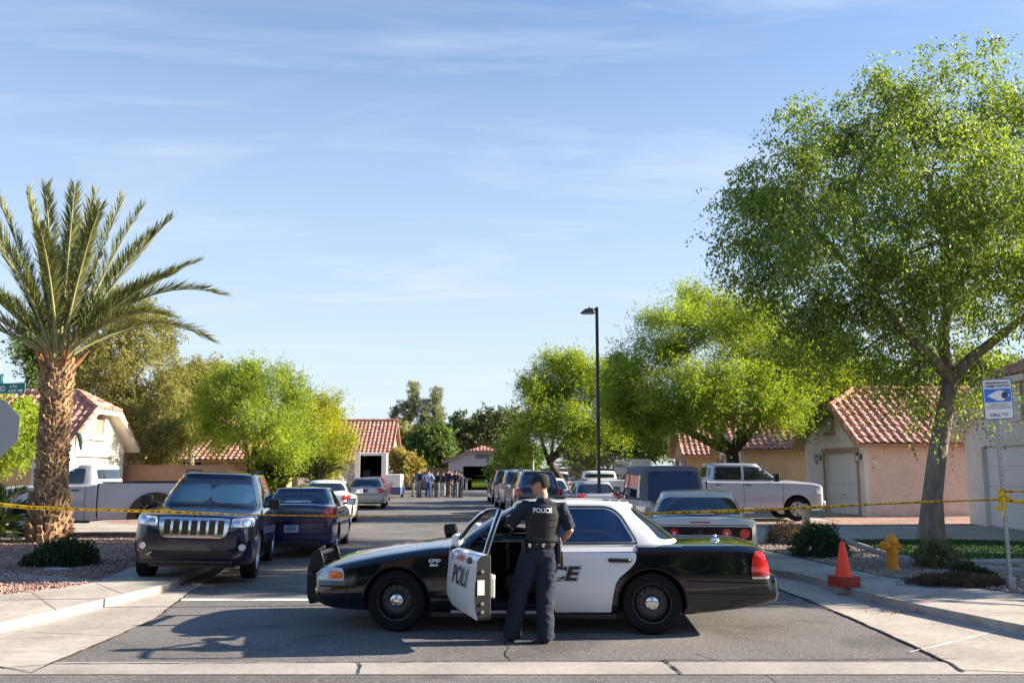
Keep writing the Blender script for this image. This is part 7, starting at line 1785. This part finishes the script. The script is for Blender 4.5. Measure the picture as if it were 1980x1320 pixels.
def tape(name, label, P, tw, w=.054, group='yellow police tape', seg=14):
    """ribbon through points, tw = roll angle in degrees at each"""
    Q = []; A = []
    for i in range(len(P) - 1):
        for j in range(seg):
            t = j / seg; Q.append(Vector(P[i]).lerp(Vector(P[i + 1]), t)); A.append(tw[i] + (tw[i + 1] - tw[i]) * t)
    Q.append(Vector(P[-1])); A.append(tw[-1]); v = []; f = []; uv = []; s = 0
    for i, q in enumerate(Q):
        d = (Q[min(i + 1, len(Q) - 1)] - Q[max(i - 1, 0)]).normalized(); a = Vector((0, 0, 1)); sidev = d.cross(a).normalized(); up = (a * math.cos(R(A[i])) + sidev * math.sin(R(A[i]))) * w / 2
        v += [q - up, q + up]; s += (Q[i] - Q[i - 1]).length if i else 0; uv.append(s)
    f = [(2 * i, 2 * i + 2, 2 * i + 3, 2 * i + 1) for i in range(len(Q) - 1)]
    me = bpy.data.meshes.new(name); me.from_pydata([tuple(x) for x in v], [], f); ul = me.uv_layers.new(name='uv')
    for l in me.loops: ul.data[l.index].uv = (uv[l.vertex_index // 2], l.vertex_index % 2)
    o = link(me, name, mt_, None, smooth=180); sol = o.modifiers.new('s', 'SOLIDIFY'); sol.thickness = .0008; return tag(o, label, 'police tape', group)
YP = lambda X: 12.45 + (X + 7.0) * (SB.y - 12.45) / (7.6 + 7.0)
def tp(px, py):
    d = ray(px, py); # meet the vertical plane of the tape line
    k = (SB.y - 12.45) / 14.6; t = (12.45 + 7.0 * k) / (d.y - d.x * k); return Vector((d.x * t, d.y * t, CAM_H + d.z * t))
pts = [(-14, 974), (60, 981), (180, 985), (320, 989), (440, 994), (560, 996), (700, 998), (830, 999), (960, 999), (1090, 997), (1220, 994), (1300, 991), (1400, 988), (1500, 984), (1600, 979), (1700, 974), (1790, 970), (1880, 967), (1934, 965)]
tape('police_tape', 'long yellow tape stretched across the street from the stop sign to the crime watch sign', [tp(*p) for p in pts], [8, 15, 50, 30, 62, 72, 70, 78, 74, 60, 66, 40, 20, 52, 35, 62, 50, 68, 40])
k1 = tp(1938, 966);
tape('police_tape', 'lower yellow tape leaving the crime watch post towards the right edge', [k1, tp(1960, 969) + Vector((0, -.1, 0)), tp(1990, 969) + Vector((.0, -.3, 0)), k1 + Vector((2.5, -1.4, .02))], [10, 20, 30, 40])
tape('police_tape', 'upper yellow tape leaving the crime watch post towards the right edge', [tp(1938, 950), tp(1962, 949) + Vector((0, -.1, 0)), tp(1990, 950) + Vector((0, -.3, 0)), k1 + Vector((2.5, -1.3, .16))], [30, 60, 70, 70])
kn = thing('tape_knot', 'crumpled yellow tape knot tied round the crime watch post', 'tape knot', k1)
f = MB(); rr_ = random.Random(5)
for k in range(16):
    a = rr_.uniform(0, 6.28); z = rr_.uniform(-.12, .14); p = Vector((.05 * math.cos(a), .05 * math.sin(a) - .01, z)); e = p + Vector((rr_.uniform(-.08, .08), rr_.uniform(-.06, .02), rr_.uniform(-.09, .06)))
    w = Vector((rr_.uniform(-.03, .03), 0, .035)); f.add([p - w, e - w * .6, e + w * .6, p + w], [(0, 1, 2, 3)])
f.tube([(.045 * math.cos(a), .045 * math.sin(a), .015 * math.sin(3 * a)) for a in [i / 12 * 6.283 for i in range(13)]], [(.035, .005)] * 13, 6, ref=(0, 0, 1)); f.tube([(.045 * math.cos(a), .045 * math.sin(a), .11 + .01 * math.sin(2 * a)) for a in [i / 12 * 6.283 for i in range(13)]], [(.025, .005)] * 13, 6, ref=(0, 0, 1))
f.add([(-.02, -.06, -.02), (.01, -.07, -.02), (-.035, -.08, -.26), (-.06, -.08, -.24)], [(0, 1, 2, 3)])
f.build('wrap', mt_, kn, smooth=0, fix=False)

# ------------------------------------------------------------------ people
def hand(mb, wrist, direc, palm_n, side, curl=.5, scale=1.0):
    """palm, four unequal bent fingers and a side thumb; direc = towards fingertips, palm_n = where the palm faces, side = thumb side"""
    d = Vector(direc).normalized(); n = Vector(palm_n); n = (n - d * n.dot(d)).normalized(); t = Vector(side); t = (t - d * t.dot(d) - n * t.dot(n)).normalized(); w = Vector(wrist); S = scale
    mb.tube([w - d * .01, w + d * .03 * S, w + d * .085 * S], [(.027 * S, .018 * S), (.040 * S, .017 * S), (.041 * S, .014 * S)], 12, ref=tuple(t))
    for k, (off, ln) in enumerate(((.030, .070), (.010, .080), (-.010, .074), (-.030, .058))):
        p = w + d * .082 * S + t * off * S; a0 = curl * .5; pts = [p]; a = a0;
        for j, fr_ in enumerate((.42, .32, .26)):
            p = p + (d * math.cos(a) + n * math.sin(a)) * ln * fr_ * S; pts.append(p); a += curl * .7
        mb.tube(pts, [.0090 * S, .0085 * S, .0078 * S, .006 * S], 8)
    p = w + d * .025 * S + t * .032 * S; q = p + (d * .6 + t * .65 + n * .25).normalized() * .038 * S; r2 = q + (d * .85 + t * .15 + n * .35).normalized() * .032 * S
    mb.tube([p, q, r2], [.0125 * S, .0105 * S, .008 * S], 8)
def head_mesh(mb, c, fwd, left, S=1.0, face=True):
    """skull, jaw, nose, brow, ears; c = head centre"""
    f = Vector(fwd).normalized(); l = Vector(left).normalized(); u = f.cross(l).normalized(); s0 = len(mb.v)
    mb.ball((0, 0, .02), (.095, .076, .105), 18, 14); mb.ball((.028, 0, -.045), (.062, .056, .068), 14, 10); mb.ball((.055, 0, -.085), (.030, .032, .026), 10, 8)
    if face:
        mb.tube([(.088, 0, .022), (.108, 0, -.012), (.100, 0, -.026)], [.010, .014, .010], 8); mb.ball((.085, 0, -.055), (.014, .026, .008), 10, 6); mb.ball((.080, 0, .040), (.018, .05, .010), 10, 6)
        for s in (1, -1): mb.ball((.045, s * .045, -.02), (.03, .02, .03), 8, 6)
    for s in (1, -1): mb.ball((-.005, s * .076, -.002), (.018, .010, .032), 8, 8)
    m = Matrix(((f.x, l.x, u.x), (f.y, l.y, u.y), (f.z, l.z, u.z)))
    for i in range(s0, len(mb.v)): mb.v[i] = tuple(Vector(c) + m @ (Vector(mb.v[i]) * S))
def wrinkle(me, amp, fr_):
    from mathutils import noise
    for v in me.vertices:
        c = v.co; q = Vector((c.x * fr_[0] + c.z * 5, c.y * fr_[1], c.z * fr_[2])); k = noise.noise(q) + .5 * noise.noise(q * 2.1); k = 1 - abs(k) * 2.2
        v.co = c + v.normal * amp * (k - .4)
    me.update(); return me
def officer():
    # local frame equals the world's: +Y away from the camera, -X his left
    O = Vector((.21, 10.08, 0)); root = thing('person', "person in dark uniform and cap with POLICE across the vest, at the open car door", 'person', O)
    V3 = Vector
    ank = {1: V3((-.215, .04, .09)), -1: V3((.155, -.06, .09))}; kn_ = {1: V3((-.135, .03, .52)), -1: V3((.15, -.02, .53))}; hip = {1: V3((-.005, 0, .93)), -1: V3((.185, .0, .93))}
    pel = V3((.10, 0, 1.0)); wai = V3((.125, -.005, 1.14)); che = V3((.145, -.01, 1.38)); nk = V3((.13, -.01, 1.53)); hd = V3((.105, .015, 1.705))
    sh = {1: V3((-.065, 0, 1.465)), -1: V3((.345, -.01, 1.455))}; el = {1: V3((-.235, .08, 1.27)), -1: V3((.435, -.02, 1.205))}; wr = {1: V3((-.24, .36, 1.34)), -1: V3((.335, .17, 1.06))}
    hf = V3((-1, .22, -.06)).normalized(); hl = V3((-.22, -1, 0)).normalized()
    b = MB()
    b.tube([pel - V3((0, 0, .1)), pel, wai, che, che + V3((0, 0, .08)), nk - V3((0, 0, .02))], [(.12, .10), (.165, .12), (.145, .105), (.18, .125), (.15, .10), (.06, .06)], 18, ref=(1, 0, 0))
    b.tube([nk - V3((0, 0, .05)), nk + V3((0, .01, .08)), hd - V3((0, 0, .03))], [.066, .058, .055], 14)
    head_mesh(b, hd, hf, hl, 1.02)
    for s in (1, -1):
        b.tube([hip[s], hip[s].lerp(kn_[s], .4), kn_[s], kn_[s].lerp(ank[s], .35), ank[s]], [.085, .082, .056, .056, .04], 14)
        b.tube([ank[s] + V3((0, -.03, -.05)), ank[s] + V3((-.02 * s, .16, -.06))], [.035, .03], 10)
        b.tube([che + (sh[s] - che) * .5 + V3((0, 0, .03)), sh[s], sh[s].lerp(el[s], .5), el[s], el[s].lerp(wr[s], .4), wr[s]], [.055, .056, .050, .040, .040, .026], 14)
    hand(b, wr[1], (-.1, .9, .05), (0, 0, -1), (1, .3, 0), .45); hand(b, wr[-1], (-.75, .35, -.5), (-.2, -1, .1), (0, .2, 1), .6)
    me = remeshed(b, .0075, 3); link(me, 'body', M['skin'], root, smooth=180)
    # trousers
    t = MB(); t.tube([pel + V3((0, 0, .10)), pel, pel - V3((0, 0, .09)), pel - V3((0, 0, .16))], [(.165, .12), (.19, .145), (.185, .14), (.12, .10)], 18, ref=(1, 0, 0))
    for s in (1, -1): t.tube([hip[s] + V3((0, 0, .03)), hip[s].lerp(kn_[s], .35), kn_[s], kn_[s].lerp(ank[s], .4), kn_[s].lerp(ank[s], .9), ank[s] + V3((0, .01, -.045))], [.116, .122, .104, .102, .096, .102], 16)
    for i in range(10):
        s = 1 if i % 2 else -1; p = kn_[s].lerp(ank[s], random.uniform(-.3, .95)); t.tube([p + V3((-.085, -.02, random.uniform(-.03, .03))), p + V3((0, -.085, 0)), p + V3((.085, -.02, random.uniform(-.03, .03)))], .010, 6)
    link(wrinkle(remeshed(t, .011, 3), .008, (5, 5, 11)), 'trousers', M['uniform'], root, smooth=180)
    # short sleeved shirt
    s_m = MB(); s_m.tube([pel + V3((0, 0, .04)), wai, che, che + V3((0, 0, .085)), nk - V3((0, 0, .0))], [(.165, .125), (.165, .125), (.20, .145), (.17, .12), (.075, .075)], 18, ref=(1, 0, 0))
    for s in (1, -1): s_m.tube([che + (sh[s] - che) * .45 + V3((0, 0, .03)), sh[s] + V3((0, 0, .0)), sh[s].lerp(el[s], .5), sh[s].lerp(el[s], 1.0 if s == 1 else .93)], [.075, .080, .074, .070], 14)
    s_m.tube([el[1], el[1].lerp(wr[1], .55)], [.066, .05], 12)
    s_m.tube([nk - V3((0, 0, .03)), nk + V3((0, .005, .035))], [(.078, .078), (.070, .070)], 14)
    link(wrinkle(remeshed(s_m, .010, 3), .008, (10, 10, 17)), 'shirt', M['uniform'], root, smooth=180)
    # vest
    v = MB(); v.tube([wai - V3((0, 0, .055)), wai + V3((0, 0, .04)), wai + V3((0, 0, .14)), che + V3((0, 0, .02)), che + V3((0, 0, .085)), che + V3((0, 0, .115))], [(.185, .145), (.188, .152), (.196, .162), (.190, .165), (.165, .145), (.115, .11)], 22, ref=(1, 0, 0))
    vest = link(remeshed(v, .011, 2), 'vest', M['vest'], root, smooth=180)
    vb = bvh_of(vest.data)
    def pr(poly, off, nm, m, step=.03):
        V_, F_ = tri_poly(poly, step); V_, F_ = project(vb, V_, F_, 'y', -1, off); MB().add(V_, F_).build(nm, m, vest, smooth=60, fix=False)
    pr(rpoly([(che.x - .135, 1.385), (che.x + .135, 1.385), (che.x + .135, 1.475), (che.x - .135, 1.475)], .01), .004, 'name_panel', M['vest'])
    T_, Fq = text2d('POLICE', .052, .03, 0, 1.0); w_ = max(p[0] for p in T_) - min(p[0] for p in T_)
    V_, F_ = project(vb, [(che.x - .022 + p[0] * .20 / w_, 1.432 + p[1]) for p in T_], Fq, 'y', -1, .008); MB().add(V_, F_).build('lettering', M['white'], vest, smooth=0, fix=False)
    for k in range(11): pr([(che.x - .11 + .021 * k, 1.122), (che.x - .10 + .021 * k, 1.122), (che.x - .10 + .021 * k, 1.130), (che.x - .11 + .021 * k, 1.130)], .004, 'stitching', M['grey_cloth'])
    for z_ in (1.33, 1.25):
        V_, F_ = project(vb, [(che.x - .16 + .02 * i, z_) for i in range(17)], [], 'y', -1, .0); MB().tube([q for q in V_ if q.length > .1], .005, 5).build('vest_seam', M['belt'], vest)
    # belt with holster, radio, keys
    bl = MB(); bl.lathe([(.0, 0)] * 0 + [(1.0, -.026), (1.04, -.02), (1.04, .02), (1.0, .026)], 'z', 32, closed=True); bl.xf(Matrix.Translation(pel + V3((.0, 0, .055))) @ Matrix.Diagonal((.182, .145, 1, 1))); belt = bl.build('belt', M['belt'], root)
    hx = pel.x + .205
    MB().box((hx, -.02, .955), (.05, .11, .22), taper=1.15).build('holster', M['belt'], belt, bevel=.015); MB().box((hx + .01, -.03, 1.085), (.045, .06, .11), Matrix.Rotation(R(-14), 3, 'Y')).build('pistol_grip', M['grey_cloth'], belt, bevel=.012)
    MB().box((hx + .035, -.045, .88), (.03, .05, .20)).build('holster_strap', M['dark'], belt, bevel=.008)
    for dx, mm_ in ((-.12, M['chrome']), (-.05, M['belt']), (.03, M['chrome']), (.10, M['belt'])): MB().box((pel.x + dx, -.155, pel.z + .055), (.028, .02, .045)).build('belt_keeper', mm_, belt, bevel=.004)
    MB().box((pel.x - .185, -.06, pel.z + .04), (.05, .07, .14)).build('radio', M['belt'], belt, bevel=.01)
    # boots, cap, hair, glasses
    for s in (1, -1):
        bt_ = MB(); a = ank[s]; bt_.tube([a + V3((0, -.01, .03)), a + V3((0, -.015, -.03))], [(.056, .065), (.052, .06)], 14, ref=(1, 0, 0)); bt_.tube([a + V3((0, -.075, -.052)), a + V3((-.005, .02, -.045)), a + V3((-.02 * s, .12, -.055)), a + V3((-.03 * s, .19, -.062))], [(.042, .036), (.046, .042), (.05, .034), (.034, .026)], 14, ref=(1, 0, 0))
        link(remeshed(bt_, .009, 2), 'boot', M['belt'], root, smooth=180)
    Rm = Matrix(((hf.x, hl.x, 0), (hf.y, hl.y, 0), (hf.z, hl.z, 1))).to_4x4(); Mt = Matrix.Translation(hd) @ Rm
    cp = MB(); cp.lathe([(.094, .040), (.096, .055), (.095, .080), (.083, .108), (.055, .126), (.01, .134)], 'z', 26);
    for i in range(len(cp.v)): cp.v[i] = (cp.v[i][0] * 1.06, cp.v[i][1] * .86, cp.v[i][2])
    cp.xf(Mt); cap = cp.build('cap', M['vest'], root, smooth=60)
    br = MB(); n = 12; top = [];
    for i in range(n + 1):
        a = R(-90 + 180 * i / n); top.append((.072 + .108 * math.cos(a), .080 * math.sin(a), .060 - .050 * math.cos(a) - .010 * abs(math.sin(a))))
    br.add([(p[0], p[1], p[2]) for p in top] + [(p[0] * .98, p[1], p[2] - .014) for p in top], [tuple(range(n + 1)), tuple(range(n + 1, 2 * n + 2))[::-1]] + [(i, i + 1, n + 2 + i, n + 1 + i) for i in range(n)]); br.xf(Mt); br.build('cap_peak', M['belt'], cap, smooth=60)
    hr = MB(); hr.ball((-.024, 0, .016), (.084, .081, .076), 16, 12); hr.xf(Mt); link(remeshed(hr, .008, 2), 'hair', M['hair'], root, smooth=180)
    gl = MB(); gl.box((.098, .032, .022), (.012, .048, .030)); gl.box((.098, -.032, .022), (.012, .048, .030)); gl.box((.055, .077, .026), (.09, .005, .008)); gl.box((.055, -.077, .026), (.09, .005, .008)); gl.xf(Mt); gl.build('sunglasses', M['black_gloss'], root, bevel=.003)
    # short sleeve hem shows skin below; wrist watch
    MB().lathe([(.030, -.012), (.033, 0), (.030, .012), (.026, 0)], 'z', 16, closed=True).xf(Matrix.Translation(wr[-1]) @ (V3((wr[-1] - el[-1])).to_track_quat('Z', 'Y').to_matrix().to_4x4())).build('watch', M['dark'], root)
    return root
officer().scale = (.975, .975, .975)

def bystander(i, px, Y, top, legs, H=1.76, face=0, arms='down', label='', lean=0, hat=None, top_name='shirt'):
    c = at(px, 905, Y); root = thing('person', label, 'person', (c.x, Y, 0), group='people gathered at the end of the street', rz=R(face))
    k = H / 1.76; b = MB(); V3 = Vector; rr_ = random.Random(i); st = rr_.uniform(.08, .13)
    hd = V3((.02, 0, 1.64));
    b.tube([(0, 0, .88), (0, 0, .98), (0, 0, 1.12), (.0, 0, 1.36), (0, 0, 1.44), (0, 0, 1.5)], [(.10, .08), (.115, .15), (.10, .135), (.12, .17), (.09, .15), (.055, .06)], 12, ref=(1, 0, 0))
    b.tube([(0, 0, 1.45), (.01, 0, 1.58)], .055, 10); head_mesh(b, hd, (1, 0, 0), (0, 1, 0), 1.0)
    A = {}
    for s in (1, -1):
        f_ = rr_.uniform(-.06, .06); b.tube([(0, s * .085, .92), (f_ * .5 + .02, s * (.09 + st * .2), .49), (f_, s * st, .08)], [.082, .056, .04], 12); b.tube([(f_ - .06, s * st, .04), (f_ + .17, s * (st + .02), .035)], [.036, .03], 10)
        sh = V3((0, s * .19, 1.42))
        if arms == 'folded' or (arms == 'one' and s == 1): e = V3((.04, s * .27, 1.14)); w = V3((.22, s * .03, 1.18))
        elif arms == 'hips': e = V3((-.06, s * .38, 1.18)); w = V3((.04, s * .20, 1.02))
        else: e = V3((-.02, s * .26, 1.13)); w = V3((.05, s * .27, .88))
        A[s] = (sh, e, w); b.tube([(0, s * .1, 1.43), sh, e, w], [.05, .052, .038, .026], 10); dd = (w - e).normalized(); hand(b, w, dd, (0, -s, 0), (1, 0, 0), .6)
    link(remeshed(b, .013, 2), 'body', M['skin'], root, smooth=180)
    t = MB(); t.tube([(0, 0, 1.03), (0, 0, .94), (0, 0, .84)], [(.125, .16), (.125, .17), (.10, .13)], 12, ref=(1, 0, 0))
    rr_ = random.Random(i); rr_.uniform(.08, .13)
    for s in (1, -1):
        f_ = rr_.uniform(-.06, .06); t.tube([(0, s * .085, .93), (f_ * .5 + .02, s * (.09 + st * .2), .49), (f_, s * st, .07)], [.105, .082, .078], 12)
    link(remeshed(t, .018, 2), 'trousers', legs, root, smooth=180)
    t = MB(); t.tube([(0, 0, .98), (0, 0, 1.14), (.0, 0, 1.36), (0, 0, 1.45), (0, 0, 1.50)], [(.135, .175), (.125, .16), (.145, .195), (.11, .16), (.07, .075)], 14, ref=(1, 0, 0))
    for s in (1, -1): sh, e, w = A[s]; t.tube([(0, s * .1, 1.42), sh, e, e.lerp(w, .6)], [.07, .07, .058, .048], 10)
    link(remeshed(t, .018, 2), top_name, top, root, smooth=180)
    for s in (1, -1): pass
    hr = MB(); hr.ball((hd.x - .022, 0, hd.z + .045), (.095, .084, .088), 12, 8); hr.build('hair' if not hat else 'cap', hat or M['hair'], root, smooth=180)
    sh_ = MB(); rr_ = random.Random(i); rr_.uniform(.08, .13)
    for s in (1, -1):
        f_ = rr_.uniform(-.06, .06); q = MB(); q.box((f_ + .05, s * (st + .008), .04), (.29, .105, .08)); q.build('shoe', M['belt'], root, bevel=.03)
    root.scale = (k, k, k); return root
C = M
crowd = [(798, 63.5, C['green_cloth'], C['khaki'], 200, 'down', 'person in dark green top and tan trousers, leftmost of the crowd'),
         (812, 62.5, C['navy_cloth'], C['grey_cloth'], 60, 'folded', 'person in navy jacket and grey trousers, second from the left of the crowd'),
         (826, 61.5, C['light_blue_cloth'], C['jeans'], 90, 'hips', 'person in light blue shirt and blue jeans, seen from behind'),
         (836, 65.0, C['black_cloth'], C['khaki'], 120, 'down', 'person in black top just right of the light blue shirt'),
         (847, 62.5, C['black_cloth'], C['grey_cloth'], 80, 'folded', 'person in black top and pale grey trousers in the middle of the crowd'),
         (856, 64.5, C['black_cloth'], C['white_cloth'], 100, 'one', 'person in black top and whitish trousers, middle of the crowd'),
         (862, 66.5, C['green_cloth'], C['green_cloth'], -60, 'down', 'person all in dark green half hidden in the middle of the crowd'),
         (868, 63.0, C['navy_cloth'], C['khaki'], 70, 'one', 'person in navy top and khaki trousers right of the crowd middle'),
         (874, 65.5, C['white_cloth'], C['navy_cloth'], 200, 'down', 'person in white shirt and navy trousers among the dark jackets'),
         (881, 62.8, C['black_cloth'], C['grey_cloth'], 100, 'folded', 'person in black jacket and grey trousers, third from the right'),
         (887, 65.0, C['navy_cloth'], C['green_cloth'], 150, 'down', 'person in navy top and dark green trousers, second from the right'),
         (893, 61.8, C['navy_cloth'], C['black_cloth'], 110, 'hips', 'person in navy top and black trousers, rightmost of the crowd')]
for i, (px, Y, t_, l_, fc, ar__, lab) in enumerate(crowd): bystander(i, px + random.Random(i).uniform(-3, 3), Y + random.Random(i + 40).uniform(-1.5, 1.5), t_, l_, 1.66 + .045 * ((i * 5) % 6) , fc + random.Random(i + 9).uniform(-40, 40), ar__, lab)
bystander(50, 606 + 50, 56, M['white_cloth'], M['jeans'], 1.75, 90, 'down', 'person in a white shirt standing just left of the silver-beige sedan')
n_ = 70; rl = np.random.default_rng(9); lc_ = G(1752, 1186); lp_ = np.c_[rl.normal(lc_.x, .28, n_), rl.normal(lc_.y, .06, n_), np.full(n_, .016)]
dl_ = unit(np.c_[rl.normal(0, 1, n_), rl.normal(0, 1, n_), np.abs(rl.normal(0, .2, n_))]); tag(leaf_mesh('fallen_leaves', lp_, dl_, unit(np.cross(dl_, [[0, .2, 1]])), rl.uniform(.03, .07, n_), .03, M['palm_orange']), 'scatter of dry orange leaves in the right gutter', 'fallen leaves', kind='stuff')
# driver figures are not visible; small white dog-height items by the grey house
wp = thing('mailbox', 'small white mailbox on a post right of the crowd', 'mailbox', (at(902, 930, 66).x, 66, 0)); MB().box((0, 0, .5), (.16, .16, 1.0)).build('post', M['white'], wp, bevel=.02); MB().box((0, 0, 1.1), (.26, .42, .28)).build('box', M['khaki'], wp, bevel=.05)
# ------------------------------------------------------------------ added wall and trees behind the photographer, unseen: they darken reflections in glossy paint
wall_between('garden_wall', 'added unseen block wall behind the photographer, darkening reflections in the car paint', (-45, -13), (45, -13), 2.1, M['block_wall'])
for i, (x, s) in enumerate(((-24, 1.0), (-9, 1.15), (6, .95), (20, 1.1))):
    tree('shade_tree', ('far left', 'centre left', 'centre right', 'far right')[i] + ' added unseen tree beyond the block wall, darkening reflections in the car paint', (x, -17, 0), [(x - 3, -17, 3.4 * s, 4.2, 2.5, 1.9 * s), (x + 3.5, -17, 3.2 * s, 4.2, 2.5, 1.8 * s), (x, -17, 4.2 * s, 3.4, 2.5, 1.8 * s)], M['leaf_dark'], nclump=70, cr=1.5, per=70, leaf=(.8, .5), seed=60 + i, group='added trees behind the photographer', barkm=M['bark'], spray=10)
